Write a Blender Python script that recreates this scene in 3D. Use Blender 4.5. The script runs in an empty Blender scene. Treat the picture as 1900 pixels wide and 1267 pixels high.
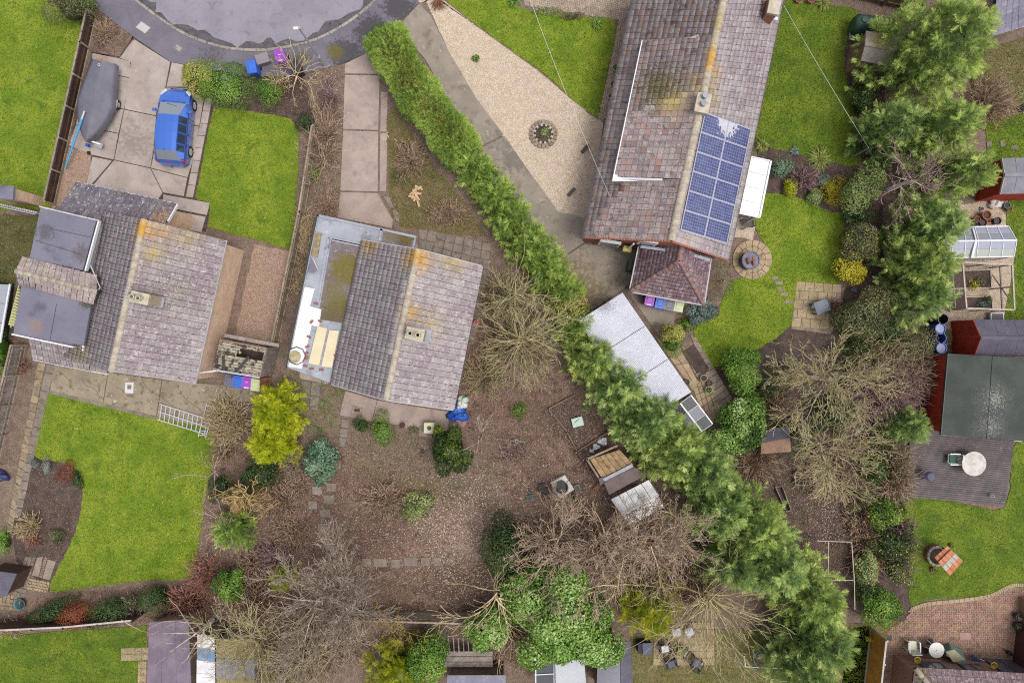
import bpy, bmesh, math, random
import numpy as np
from mathutils import Vector, Matrix
random.seed(7); RNG = np.random.default_rng(7)
SC = bpy.context.scene
COL = SC.collection
CAM_H, FPX = 38.0, 1266.667          # flying height in metres, focal length in photo pixels
# ------------------------------------------------------------ camera, sky, sun, exposure
cam = bpy.data.cameras.new('camera'); camo = bpy.data.objects.new('camera', cam); COL.objects.link(camo)
cam.sensor_width = 36; cam.lens = 24; cam.clip_start = .5; cam.clip_end = 600
camo.location = (0, 0, CAM_H); camo.rotation_euler = (0, 0, 0); SC.camera = camo
SUN_EL, SUN_AZ = math.radians(70), math.radians(-20)     # azimuth measured from +X (photo right) towards +Y
wd = bpy.data.worlds.new('World'); SC.world = wd; wd.use_nodes = True
nt = wd.node_tree; nt.nodes.clear()
sky = nt.nodes.new('ShaderNodeTexSky'); sky.sky_type = 'NISHITA'; sky.sun_disc = False
sky.sun_elevation = SUN_EL; sky.sun_rotation = math.pi/2 - SUN_AZ
sky.air_density = 1.0; sky.dust_density = 4.0; sky.ozone_density = 1.0
hs = nt.nodes.new('ShaderNodeHueSaturation'); hs.inputs['Saturation'].default_value = .32
bgn = nt.nodes.new('ShaderNodeBackground'); bgn.inputs['Strength'].default_value = .15
wo = nt.nodes.new('ShaderNodeOutputWorld')
nt.links.new(sky.outputs[0], hs.inputs['Color']); nt.links.new(hs.outputs[0], bgn.inputs['Color']); nt.links.new(bgn.outputs[0], wo.inputs[0])
sl = bpy.data.lights.new('sun', 'SUN'); sl.energy = .95; sl.angle = math.radians(24); sl.color = (1, .96, .9)
so = bpy.data.objects.new('sun', sl); COL.objects.link(so)
sd = Vector((math.cos(SUN_EL)*math.cos(SUN_AZ), math.cos(SUN_EL)*math.sin(SUN_AZ), math.sin(SUN_EL)))
so.rotation_euler = sd.to_track_quat('Z', 'Y').to_euler()
vs = SC.view_settings; vs.view_transform = 'Standard'; vs.look = 'None'; vs.exposure = 0.75; vs.gamma = 1; vs.use_curve_mapping = False
SC.cycles.max_bounces = 6; SC.cycles.diffuse_bounces = 3; SC.cycles.transparent_max_bounces = 8; SC.cycles.use_denoising = False; SC.cycles.filter_width = 1.1

# ------------------------------------------------------------ helpers: space
def P(x, y, z=0.0):
    """the world point at height z that the photograph shows at pixel x, y"""
    s = (CAM_H - z)/FPX
    return Vector(((x-950)*s, (633.5-y)*s, z))
def px_of(p):
    s = FPX/(CAM_H - p[2]); return (950 + p[0]*s, 633.5 - p[1]*s)
def inpoly(x, y, poly):
    x = np.asarray(x, float); y = np.asarray(y, float); r = np.zeros(x.shape, bool); n = len(poly)
    for i in range(n):
        x0, y0 = poly[i]; x1, y1 = poly[(i+1) % n]
        c = ((y0 > y) != (y1 > y)); 
        with np.errstate(divide='ignore', invalid='ignore'): r ^= c & (x < (x1-x0)*(y-y0)/((y1-y0) if y1 != y0 else 1e-9) + x0)
    return r
def smooth(pts, n=6, closed=True):
    out = []; m = len(pts)
    rng = range(m) if closed else range(m-1)
    for i in rng:
        if closed: a, b, c, d = (Vector(pts[(i+k) % m]) for k in (-1, 0, 1, 2))
        else: a, b, c, d = (Vector(pts[min(max(i+k, 0), m-1)]) for k in (-1, 0, 1, 2))
        for k in range(n):
            t = k/n
            out.append(tuple(.5*((2*b) + (c-a)*t + (2*a-5*b+4*c-d)*t*t + (3*b-a-3*c+d)*t**3)))
    if not closed: out.append(tuple(pts[-1]))
    return out
def wob(pts, amp=2.0, step=12, closed=True):
    """an uneven edge: points along the outline, pushed about by amp pixels"""
    out = []; m = len(pts)
    for i in range(m if closed else m-1):
        a = Vector(pts[i]); b = Vector(pts[(i+1) % m]); k = max(1, int((b-a).length/step))
        for j in range(k):
            q = a.lerp(b, j/k); out.append((q.x+random.uniform(-amp, amp), q.y+random.uniform(-amp, amp)))
    return out

# ------------------------------------------------------------ helpers: materials
def lin(v): v /= 255.; return v/12.92 if v <= .04045 else ((v+.055)/1.055)**2.4
def C(r, g, b, k=.60): return (lin(r)*k, lin(g)*k, lin(b)*k, 1)
class NT:
    def __init__(s, name):
        s.m = bpy.data.materials.new(name); s.m.use_nodes = True; s.t = s.m.node_tree; s.t.nodes.clear()
    def n(s, kind, **kw):
        nd = s.t.nodes.new('ShaderNode'+kind)
        for k, v in kw.items():
            if k[0] == '_': setattr(nd, k[1:], v)
        return nd
    def l(s, a, b): s.t.links.new(a, b)
    def math(s, op, a, b=None, c=None, clamp=False):
        nd = s.n('Math'); nd.operation = op; nd.use_clamp = clamp
        for i, v in enumerate((a, b, c)):
            if v is None: continue
            if isinstance(v, (int, float)): nd.inputs[i].default_value = v
            else: s.l(v, nd.inputs[i])
        return nd.outputs[0]
    def noise(s, vec, sc, det=4, rough=.6):
        nd = s.n('TexNoise'); nd.inputs['Scale'].default_value = sc; nd.inputs['Detail'].default_value = det; nd.inputs['Roughness'].default_value = rough
        s.l(vec, nd.inputs['Vector']); return nd.outputs['Fac']
    def smooth(s, v, lo, hi):
        nd = s.n('MapRange'); nd.interpolation_type = 'SMOOTHSTEP'; s.l(v, nd.inputs[0]); nd.inputs[1].default_value = lo; nd.inputs[2].default_value = hi
        return nd.outputs[0]
    def mix(s, f, a, b, mode='MIX'):
        nd = s.n('Mix'); nd.data_type = 'RGBA'; nd.blend_type = mode
        for v, i in ((f, 0), (a, 6), (b, 7)):
            if isinstance(v, (int, float)): nd.inputs[i].default_value = v
            elif isinstance(v, tuple): nd.inputs[i].default_value = v
            else: s.l(v, nd.inputs[i])
        return nd.outputs[2]
    def out(s, sh): o = s.n('OutputMaterial'); s.l(sh, o.inputs[0]); return s.m
def mat(name, c, c2=None, sc=1.5, specks=(), patches=(), rough=.85, bump=.25, bsc=25, grain=.25, rnd=0., spec=.3, metal=0., rib=None, brick=None, alpha=1., odd=None):
    """a weathered procedural surface: two colours in slow noise, grain, specks (col, scale, lo, hi), local patches (px, py, z, r_px, col, scale, amount)"""
    t = NT(name); pos = t.n('NewGeometry').outputs['Position']
    col = c
    if c2: col = t.mix(t.smooth(t.noise(pos, sc, 6), .36, .64), c, c2)
    else: col = t.mix(0., c, c)
    if brick:
        th, cm, bw, bh = brick
        sx = t.n('SeparateXYZ'); t.l(pos, sx.inputs[0])
        u = t.math('ADD', t.math('MULTIPLY', sx.outputs[0], math.cos(th)+math.sin(-th)), t.math('MULTIPLY', sx.outputs[1], math.sin(th)+math.cos(th)))
        cb = t.n('CombineXYZ'); t.l(u, cb.inputs[0]); t.l(sx.outputs[2], cb.inputs[1])
        bt = t.n('TexBrick'); bt.inputs['Scale'].default_value = 1; bt.inputs['Brick Width'].default_value = bw; bt.inputs['Row Height'].default_value = bh
        bt.inputs['Mortar Size'].default_value = .012; bt.inputs['Color1'].default_value = (1, 1, 1, 1); bt.inputs['Color2'].default_value = (.72, .7, .7, 1); bt.inputs['Mortar'].default_value = (0, 0, 0, 1)
        t.l(cb.outputs[0], bt.inputs['Vector'])
        col = t.mix(bt.outputs['Fac'], t.mix(.8, col, bt.outputs['Color'], 'MULTIPLY'), cm)
    for (pc, s_, lo, hi) in specks: col = t.mix(t.smooth(t.noise(pos, s_, 3, .55), lo, hi), col, pc)
    for (x, y, z, r, pc, s_, amt) in patches:
        d = t.n('VectorMath'); d.operation = 'DISTANCE'; t.l(pos, d.inputs[0]); d.inputs[1].default_value = P(x, y, z)
        f = t.math('SUBTRACT', 1., t.math('MULTIPLY', d.outputs['Value'], 1/(r*(CAM_H-z)/FPX)))
        f = t.math('MULTIPLY', t.math('MAXIMUM', f, -1.), amt)
        col = t.mix(t.math('MULTIPLY', t.smooth(t.math('ADD', t.noise(pos, s_*1.9, 8, .78), t.math('MULTIPLY', f, .8)), .57, .7), .82), col, pc)
    if grain:
        g = t.noise(pos, bsc, 5, .7)
        v = t.math('MULTIPLY_ADD', g, grain*3, 1-grain*1.5)
        cv = t.n('CombineColor'); [t.l(v, cv.inputs[i]) for i in range(3)]
        col = t.mix(1., col, cv.outputs[0], 'MULTIPLY')
    if rnd:
        at = t.n('Attribute'); at.attribute_name = 'tint'
        r_ = t.math('FRACT', t.math('ADD', t.n('ObjectInfo').outputs['Random'], at.outputs['Fac']))
        if odd: col = t.mix(t.math('MULTIPLY', t.math('GREATER_THAN', r_, odd[1]), .8), col, odd[0]); r_ = t.math('FRACT', t.math('MULTIPLY', r_, 7.31))
        v = t.math('MULTIPLY_ADD', r_, rnd*2, 1-rnd)
        cv = t.n('CombineColor'); [t.l(v, cv.inputs[i]) for i in range(3)]
        col = t.mix(1., col, cv.outputs[0], 'MULTIPLY')
    b = t.n('BsdfPrincipled'); t.l(col, b.inputs['Base Color']); b.inputs['Roughness'].default_value = rough
    b.inputs['Specular IOR Level'].default_value = spec; b.inputs['Metallic'].default_value = metal; b.inputs['Alpha'].default_value = alpha
    if bump:
        bp = t.n('Bump'); bp.inputs['Strength'].default_value = bump; bp.inputs['Distance'].default_value = .03
        t.l(t.noise(pos, bsc, 4, .65), bp.inputs['Height']); t.l(bp.outputs[0], b.inputs['Normal'])
    return t.out(b.outputs[0])
def leafmat(name, cols, rough=.55, trans=.25, k=.62, spec=.35):
    t = NT(name); at = t.n('Attribute'); at.attribute_name = 'tint'
    cr = t.n('ValToRGB'); e = cr.color_ramp.elements; n = len(cols)
    while len(e) < n: e.new(.5)
    for i, c_ in enumerate(cols): e[i].position = i/(n-1) if n > 1 else 0; e[i].color = C(*c_, k=k)
    t.l(at.outputs['Fac'], cr.inputs[0])
    b = t.n('BsdfPrincipled'); t.l(cr.outputs[0], b.inputs['Base Color']); b.inputs['Roughness'].default_value = rough; b.inputs['Specular IOR Level'].default_value = spec
    if not trans: return t.out(b.outputs[0])
    tr = t.n('BsdfTranslucent'); t.l(cr.outputs[0], tr.inputs[0]); mx = t.n('MixShader'); mx.inputs[0].default_value = trans
    t.l(b.outputs[0], mx.inputs[1]); t.l(tr.outputs[0], mx.inputs[2]); return t.out(mx.outputs[0])
def plain(name, c, rough=.5, spec=.4, metal=0., grain=.06, bump=.05, coat=0.):
    m = mat(name, c, None, rough=rough, spec=spec, metal=metal, grain=grain, bump=bump, bsc=18)
    if coat:
        b = next(n for n in m.node_tree.nodes if n.type == 'BSDF_PRINCIPLED'); b.inputs['Coat Weight'].default_value = coat; b.inputs['Coat Roughness'].default_value = .08
    return m
def glassmat(name, c, alpha=.45, rough=.08):
    t = NT(name); b = t.n('BsdfPrincipled'); b.inputs['Base Color'].default_value = c; b.inputs['Roughness'].default_value = rough; b.inputs['Specular IOR Level'].default_value = .7
    b.inputs['Alpha'].default_value = alpha; return t.out(b.outputs[0])

# ------------------------------------------------------------ helpers: meshes
class MB:
    def __init__(s): s.v = []; s.f = []; s.sm = []
    def add(s, vs, fs, sm=False):
        o = len(s.v); s.v += [tuple(v) for v in vs]; s.f += [tuple(i+o for i in f) for f in fs]; s.sm += [sm]*len(fs); return s
    def box(s, c, d, rz=0., M=None):
        M = M or (Matrix.Translation(c) @ Matrix.Rotation(rz, 4, 'Z'))
        vs = [M @ Vector((x*d[0]/2, y*d[1]/2, z*d[2]/2)) for x in (-1, 1) for y in (-1, 1) for z in (-1, 1)]
        return s.add(vs, [(0, 1, 3, 2), (4, 6, 7, 5), (0, 4, 5, 1), (2, 3, 7, 6), (0, 2, 6, 4), (1, 5, 7, 3)])
    def beam(s, a, b, w, h, up=(0, 0, 1)):
        a = Vector(a); b = Vector(b); x = (b-a); L = x.length
        if L < 1e-6: return s
        x /= L; up = Vector(up)
        if abs(x.dot(up)) > .98: up = Vector((0, 1, 0))
        y = up.cross(x).normalized(); z = x.cross(y)
        M = Matrix((x, y, z)).transposed().to_4x4(); M.translation = (a+b)/2
        return s.box(None, (L, w, h), M=M)
    def prism(s, pts, z0, z1, ch=0.):
        """closed upright prism over plan points (x, y); ch chamfers the top edge"""
        n = len(pts); pts = [Vector((p[0], p[1])) for p in pts]
        if sum(pts[i].x*pts[(i+1) % n].y - pts[(i+1) % n].x*pts[i].y for i in range(n)) < 0: pts.reverse()
        rings = [[(p.x, p.y, z0) for p in pts]]
        if ch:
            ins = []
            for i in range(n):
                a = (pts[i]-pts[i-1]).normalized(); b = (pts[(i+1) % n]-pts[i]).normalized()
                q = (Vector((-a.y, a.x))+Vector((-b.y, b.x))); q = q.normalized() if q.length > 1e-6 else Vector((0, 0)); ins.append(pts[i]+q*ch)
            rings += [[(p.x, p.y, z1-ch) for p in pts], [(p.x, p.y, z1) for p in ins]]
        else: rings += [[(p.x, p.y, z1) for p in pts]]
        vs = [v for r in rings for v in r]; fs = [tuple(reversed(range(n)))]
        for k in range(len(rings)-1):
            for i in range(n): j = (i+1) % n; fs.append((k*n+i, k*n+j, (k+1)*n+j, (k+1)*n+i))
        fs.append(tuple((len(rings)-1)*n+i for i in range(n)))
        return s.add(vs, fs)
    def hull(s, bot, top):
        """solid between two rings of 3-D points of equal length"""
        n = len(bot); fs = [tuple(reversed(range(n))), tuple(range(n, 2*n))]+[(i, (i+1) % n, n+(i+1) % n, n+i) for i in range(n)]
        return s.add(list(bot)+list(top), fs)
    def tube(s, a, b, r0, r1=None, n=8, caps=True, sm=True):
        r1 = r0 if r1 is None else r1; a = Vector(a); b = Vector(b); x = (b-a).normalized()
        u = x.orthogonal().normalized(); w = x.cross(u); vs = []
        for p, r in ((a, r0), (b, r1)):
            for i in range(n): t = 2*math.pi*i/n; vs.append(p+(u*math.cos(t)+w*math.sin(t))*r)
        s.add(vs, [(i, (i+1) % n, n+(i+1) % n, n+i) for i in range(n)], sm)
        if caps: s.add(vs, [tuple(reversed(range(n))), tuple(range(n, 2*n))])
        return s
    def lathe(s, prof, c=(0, 0, 0), n=16, sm=False, M=None):
        """prof: (radius, z) from outside bottom round to inside"""
        vs = []; M = M or Matrix.Translation(c)
        for r, z in prof:
            for i in range(n): t = 2*math.pi*i/n; vs.append(M @ Vector((r*math.cos(t), r*math.sin(t), z)))
        fs = []
        for k in range(len(prof)-1):
            for i in range(n): j = (i+1) % n; fs.append((k*n+i, k*n+j, (k+1)*n+j, (k+1)*n+i))
        return s.add(vs, fs, sm)
    def grid(s, rows, sm=True, flip=False):
        """rows of equal numbers of points"""
        m = len(rows[0]); vs = [p for r in rows for p in r]; fs = []
        for k in range(len(rows)-1):
            for i in range(m-1):
                q = (k*m+i, k*m+i+1, (k+1)*m+i+1, (k+1)*m+i); fs.append(q[::-1] if flip else q)
        return s.add(vs, fs, sm)
    def mesh(s, name, m=None):
        me = bpy.data.meshes.new(name); me.from_pydata(s.v, [], s.f)
        if m: me.materials.append(m)
        me.polygons.foreach_set('use_smooth', s.sm); me.update(); return me
    def build(s, name, m=None, parent=None, world=False): return obj(name, s.mesh(name, m), parent, world)
def obj(name, data, parent=None, world=False):
    """world=True: data is in world coordinates although the parent Empty stands elsewhere"""
    o = bpy.data.objects.new(name, data); COL.objects.link(o)
    if parent:
        o.parent = parent
        if world: o.matrix_parent_inverse = wmat(parent).inverted()
    return o
def wmat(o):
    m = o.matrix_basis.copy()
    while o.parent: m = o.matrix_parent_inverse @ m; o = o.parent; m = o.matrix_basis @ m
    return m
def tag(o, label=None, cat=None, group=None, kind=None):
    if label: o['label'] = label
    if cat: o['category'] = cat
    if group: o['group'] = group
    if kind: o['kind'] = kind
    return o
def thing(name, label, cat, loc=(0, 0, 0), rz=0., group=None):
    o = bpy.data.objects.new(name, None); COL.objects.link(o); o.empty_display_size = .2
    o.location = loc; o.rotation_euler = (0, 0, rz); return tag(o, label, cat, group)
def dup(root, label, loc, rz=0., group=None):
    def cp(o, par):
        c = o.copy(); COL.objects.link(c); c.parent = par
        for ch in o.children: cp(ch, c)
        return c
    c = cp(root, None); c.location = loc; c.rotation_euler = (0, 0, rz); return tag(c, label, None, group)
def W(pts, z=0.): return [P(x, y, z) for x, y in pts]
def sheet(name, pts, z, m, label=None, th=.06, kind='structure', parent=None, ch=0.):
    o = MB().prism(W(pts, z), z-th, z, ch).build(name, m, parent)
    if parent is None: o['kind'] = kind
    if label: o['label'] = label
    return o
def shrink(pts, g):
    """plan outline moved inwards by g metres"""
    p = [Vector(q[:2]) for q in pts]; n = len(p); sg = 1 if sum(p[i].x*p[(i+1) % n].y-p[(i+1) % n].x*p[i].y for i in range(n)) > 0 else -1; out = []
    for i in range(n):
        a = (p[i]-p[i-1]).normalized(); b = (p[(i+1) % n]-p[i]).normalized(); m1 = Vector((-a.y, a.x))*sg; m2 = Vector((-b.y, b.x))*sg; k = 1+m1.dot(m2); out.append(p[i]+(m1+m2)*(g/max(k, .35)))
    return out
def slab(parent, pts, z, m, name='slab', th=.08, g=.012, ch=.012):
    return MB().prism(shrink(W(pts, z), g), z-th, z, ch).build(name, m, parent, True)
def slabs(parent, quad, nu, nv, z, m, name='slab', g=.014, jit=.0, stagger=False, th=.08, skip=0., dz=.006):
    """quad: four pixel corners; a nu x nv bond of separate slabs"""
    a, b, c, d = (Vector(q) for q in quad)
    f = lambda u, v: tuple((a*(1-u)+b*u)*(1-v)+(d*(1-u)+c*u)*v)
    for j in range(nv):
        us = [i/nu for i in range(nu+1)]
        if stagger and j % 2: us = [0]+[(i+.5)/nu for i in range(nu)]+[1]
        for u0, u1 in zip(us[:-1], us[1:]):
            if random.random() < skip: continue
            q = [f(u0, j/nv), f(u1, j/nv), f(u1, (j+1)/nv), f(u0, (j+1)/nv)]
            q = [(x+random.uniform(-jit, jit), y+random.uniform(-jit, jit)) for x, y in q]
            slab(parent, q, z+random.uniform(-dz, dz), m, name, th, g)
def np_mesh(name, V, F, m, tint=None, sm=False):
    me = bpy.data.meshes.new(name); V = np.asarray(V, np.float32); F = np.asarray(F, np.int32); k = F.shape[1]
    me.vertices.add(len(V)); me.vertices.foreach_set('co', V.ravel())
    me.loops.add(F.size); me.loops.foreach_set('vertex_index', F.ravel())
    me.polygons.add(len(F)); me.polygons.foreach_set('loop_start', np.arange(0, F.size, k, dtype=np.int32))
    if sm: me.polygons.foreach_set('use_smooth', np.ones(len(F), bool))
    me.materials.append(m); me.update(calc_edges=True)
    if tint is not None: me.attributes.new('tint', 'FLOAT', 'FACE').data.foreach_set('value', np.asarray(tint, np.float32))
    return me

# ------------------------------------------------------------ helpers: roofs of separate tiles
def tile_mesh(name, prof, m, over=.14, th=.03):
    """unit tile: x 0..1 across, y -over..1 up the slope, z in metres; prof = (x, z) across"""
    vs = []
    for y, lift in ((-over, .034), (1., .004)):
        for x, z in prof: vs.append((x, y, z+lift))
    for x, z in prof: vs.append((x, -over, z+.034-th))
    n = len(prof); fs = [(i, i+1, n+i+1, n+i) for i in range(n-1)]+[(2*n+i, 2*n+i+1, i+1, i) for i in range(n-1)]
    me = bpy.data.meshes.new(name); me.from_pydata(vs, [], fs); me.materials.append(m); me.update(); return me
ROLL = [(.026, 0), (.08, .013), (.2, .018), (.32, .013), (.4, 0), (.52, 0), (.58, .013), (.7, .018), (.82, .013), (.9, 0), (.974, 0)]
FLAT = [(.024, 0), (.1, .008), (.2, .0), (.5, .003), (.8, 0), (.976, .0)]
class Tiles:
    def __init__(s, root, part, me, stuff_mat): s.root = root; s.part = part; s.me = me; s.items = []; s.m = stuff_mat
    def slope(s, quad, w, g, clip=None, hole=None, jit=.004, under=None, lift=.05):
        A, B, Cc, D = quad
        if (B-A).cross(D-A).z < 0: A, B, Cc, D = B, A, D, Cc
        nu = max(1, round(((B-A).length+(Cc-D).length)/2/w)); nv = max(1, round((D-A).length/g))
        f = lambda u, v: (A*(1-u)+B*u)*(1-v)+(D*(1-u)+Cc*u)*v
        for j in range(nv):
            for i in range(nu):
                o = f(i/nu, j/nv); x = f((i+1)/nu, j/nv)-o; y = f(i/nu, (j+1)/nv)-o; n = x.cross(y).normalized(); c = o+x/2+y/2
                q = px_of(c)
                if clip and not any(bool(inpoly(q[0], q[1], p)) for p in clip): continue
                if hole and any(bool(inpoly(q[0], q[1], p)) for p in hole): continue
                o = o+n*(lift+random.uniform(0, jit)); y = y+n*random.uniform(-jit, jit)
                M = Matrix(((x.x, y.x, n.x, o.x), (x.y, y.y, n.y, o.y), (x.z, y.z, n.z, o.z), (0, 0, 0, 1)))
                v = Vector((0, 0, CAM_H))-c
                vis = max(0., n.dot(v.normalized()))/v.length_squared*(1. if -10 < q[0] < 1910 and -10 < q[1] < 1277 else .0)
                s.items.append((vis, M))
    def finish(s, most=300):
        s.items.sort(key=lambda t: -t[0])
        for v, M in s.items[:most]:
            o = obj('tile', s.me, s.part); o.matrix_basis = M
        rest = s.items[most:]
        if rest:
            V0 = np.array([v.co for v in s.me.vertices]); F0 = np.array([list(p.vertices) for p in s.me.polygons])
            Ms = np.array([M for _, M in rest]); V = np.einsum('nij,vj->nvi', Ms[:, :3, :3], V0)+Ms[:, None, :3, 3]
            F = F0[None]+(np.arange(len(rest))*len(V0))[:, None, None]
            me = np_mesh('roof_tiles', V.reshape(-1, 3), F.reshape(-1, 4), s.m, np.repeat(RNG.random(len(rest)), len(F0)))
            tag(obj('roof_tiles', me, s.part), kind='stuff')
def deck(mb, quad, th=.12):
    n = (quad[1]-quad[0]).cross(quad[3]-quad[0]).normalized()
    if n.z < 0: n = -n
    return mb.hull([q-n*th for q in quad], list(quad))
def caps(part, a, b, m, n, r=.13, name='ridge_tile', lift=.06):
    """half-round ridge or hip tiles, one object each"""
    a = Vector(a); b = Vector(b); x = (b-a)/n; L = x.length; xu = x.normalized(); y = Vector((0, 0, 1)).cross(xu).normalized(); z = xu.cross(y)
    rows = []
    for t, rr in ((0, 1.06), (1.02, .96)): rows.append([(t*L, math.cos(k*math.pi/6)*r*rr, math.sin(k*math.pi/6)*r*rr*.8) for k in range(7)])
    rows = [[(0, p[1]*.86, p[2]*.86) for p in rows[0]]]+rows
    me = MB().grid(rows, True, True).mesh(name, m)
    for i in range(n):
        o = obj(name, me, part); M = Matrix((xu, y, z)).transposed().to_4x4(); M.translation = a+x*i+z*(lift-.03+random.uniform(-.006, .006)); o.matrix_basis = M
# ============================================================ materials of the ground
m_soil = mat('soil', C(124, 104, 92), C(146, 124, 110), 2.2, specks=[(C(92, 76, 66), 14., .52, .66), (C(176, 154, 136), 24., .58, .68), (C(116, 110, 76), 1.6, .56, .75)], grain=.5, bsc=22, bump=.8)
m_litter = mat('leaf_litter_soil', C(124, 100, 88), C(152, 126, 112), .45, specks=[(C(108, 104, 68), .7, .57, .68), (C(90, 70, 62), .9, .56, .66), (C(96, 74, 64), 1.6, .5, .68), (C(86, 68, 60), 12., .5, .66), (C(178, 150, 130), 22., .58, .7), (C(196, 176, 160), 20., .66, .74)], grain=.5, bsc=26, bump=.9, patches=[(860, 1000, 0, 110, C(172, 148, 134), 2., .3), (690, 1000, 0, 90, C(96, 74, 66), 1.6, .32), (850, 1090, 0, 80, C(84, 66, 60), 1.6, .36), (790, 880, 0, 100, C(122, 114, 76), 2., .32), (690, 840, 0, 60, C(150, 132, 104), 2., .34), (955, 832, 0, 36, C(70, 58, 54), 2.5, .45), (1010, 780, 0, 80, C(100, 80, 70), 1.6, .3), (600, 930, 0, 70, C(110, 84, 74), 2., .3)])
m_dirt = mat('dark_soil', C(78, 64, 58), C(104, 86, 78), 2., specks=[(C(62, 50, 46), 14., .52, .68), (C(142, 122, 108), 22., .6, .72)], grain=.5, bsc=26, bump=.9)
m_lawn = mat('lawn_grass', C(110, 138, 22), C(142, 158, 42), .6, specks=[(C(92, 120, 18), 1.4, .52, .75), (C(168, 172, 84), 3., .6, .8)], grain=.4, bsc=34, bump=.8)
m_lawn2 = mat('dark_lawn_grass', C(90, 118, 20), C(122, 140, 34), .8, specks=[(C(74, 100, 16), 1.5, .52, .75), (C(150, 154, 66), 3., .6, .8)], grain=.4, bsc=34, bump=.8)
m_dry = mat('dry_lawn', C(134, 118, 84), C(116, 108, 62), .9, specks=[(C(98, 78, 60), 3., .55, .7), (C(160, 146, 104), 9., .58, .72), (C(112, 118, 58), 1.6, .58, .7)], grain=.5, bsc=30, bump=.8)
m_rough = mat('rough_grass', C(104, 104, 56), C(84, 82, 46), 1.1, specks=[(C(140, 138, 84), 6., .57, .7), (C(66, 56, 40), 3., .58, .72)], grain=.5, bsc=30, bump=.9)
m_road = mat('road_asphalt', C(158, 152, 162), C(144, 139, 149), .5, specks=[(C(130, 125, 136), 2., .56, .75)], grain=.14, bsc=60, rough=.8)
m_wet = mat('wet_asphalt', C(88, 84, 90), C(104, 99, 105), 3., specks=[(C(128, 112, 96), 12., .6, .7), (C(66, 62, 66), 4., .55, .7)], grain=.25, bsc=50, rough=.45)
m_foot = mat('footway_asphalt', C(128, 122, 134), C(116, 111, 122), .8, specks=[(C(150, 144, 154), 14., .62, .75)], grain=.14, bsc=60, rough=.8,
    patches=[(640, 100, 0, 40, C(74, 70, 74), 3., .5), (690, 60, 0, 46, C(70, 66, 70), 2.6, .5), (740, 12, 0, 44, C(72, 68, 70), 2.6, .5), (622, 98, 0, 22, C(112, 104, 50), 5., .5), (560, 110, 0, 30, C(100, 96, 66), 5., .35), (395, 108, 0, 40, C(96, 90, 98), 3., .3)])
m_conc = mat('driveway_concrete', C(192, 178, 170), C(174, 160, 152), .8, specks=[(C(158, 145, 136), 1.3, .5, .78), (C(204, 192, 182), 5., .6, .8)], grain=.14, bsc=40, bump=.1, rnd=.06, patches=[(250, 262, 0, 60, C(150, 140, 132), 2.5, .25)])
m_conc2 = mat('pinkish_concrete', C(188, 168, 158), C(170, 152, 143), .9, specks=[(C(152, 134, 126), 1.2, .5, .78), (C(202, 188, 178), 5., .6, .8), (C(128, 108, 98), 14., .66, .74)], grain=.14, bsc=40, bump=.1, rnd=.06)
m_conc3 = mat('grey_driveway_concrete', C(168, 156, 142), C(150, 140, 128), .6, specks=[(C(128, 118, 108), 1.6, .52, .74), (C(190, 178, 160), 4., .6, .76)], grain=.14, bsc=40, bump=.1, patches=[(1060, 545, 0, 110, C(132, 116, 84), 2., .35), (960, 290, 0, 60, C(126, 118, 110), 1.5, .3)])
m_patio = mat('old_patio_concrete', C(170, 156, 134), C(150, 138, 118), .9, specks=[(C(126, 114, 98), 2.5, .54, .7), (C(200, 188, 168), 5., .62, .74), (C(116, 112, 74), 3., .6, .72)], grain=.25, bsc=40, rnd=.05)
m_gravel = mat('golden_gravel', C(218, 200, 182), C(200, 181, 162), 3., specks=[(C(228, 212, 186), 26., .56, .66), (C(160, 130, 98), 30., .58, .68)], grain=.5, bsc=34, bump=1.)
m_gravel2 = mat('brown_gravel', C(178, 148, 128), C(162, 134, 116), 3., specks=[(C(206, 182, 162), 26., .56, .66), (C(124, 98, 84), 30., .58, .68)], grain=.5, bsc=34, bump=1.)
m_gravel3 = mat('pale_gravel', C(198, 178, 154), C(178, 158, 134), 3., specks=[(C(224, 210, 190), 22., .56, .66), (C(144, 122, 100), 26., .58, .68)], grain=.5, bsc=30, bump=1.)
m_kerb = mat('kerb_concrete', C(176, 168, 158), C(156, 148, 138), 2., specks=[(C(120, 110, 98), 6., .56, .7)], grain=.25, rnd=.08)
m_slab = mat('paving_slab', C(168, 150, 136), C(150, 134, 122), 1.6, specks=[(C(128, 114, 100), 4., .55, .7), (C(192, 178, 164), 8., .6, .74)], grain=.25, rnd=.1)
m_slabg = mat('grey_paving_slab', C(150, 138, 126), C(132, 120, 110), 1.6, specks=[(C(108, 96, 86), 4., .55, .7), (C(176, 164, 150), 8., .6, .74)], grain=.3, rnd=.1)
m_slaby = mat('buff_paving_slab', C(190, 168, 136), C(172, 150, 120), 1.6, specks=[(C(142, 124, 98), 4., .55, .7), (C(206, 190, 160), 8., .6, .74)], grain=.25, rnd=.1)
m_path = mat('path_brick', C(172, 152, 124), C(150, 132, 110), 2., specks=[(C(120, 108, 84), 6., .54, .7)], grain=.3, rnd=.14)
m_edge = mat('edging_stone', C(140, 126, 112), C(168, 152, 132), 4., grain=.3, rnd=.15)
m_cover = plain('cover_metal', C(200, 196, 196), .6)
m_crack = plain('crack_filler', C(84, 76, 70), .9)

NTH = ['first', 'second', 'third', 'fourth', 'fifth', 'sixth', 'seventh', 'eighth', 'ninth', 'tenth', 'eleventh', 'twelfth', 'thirteenth']
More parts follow.
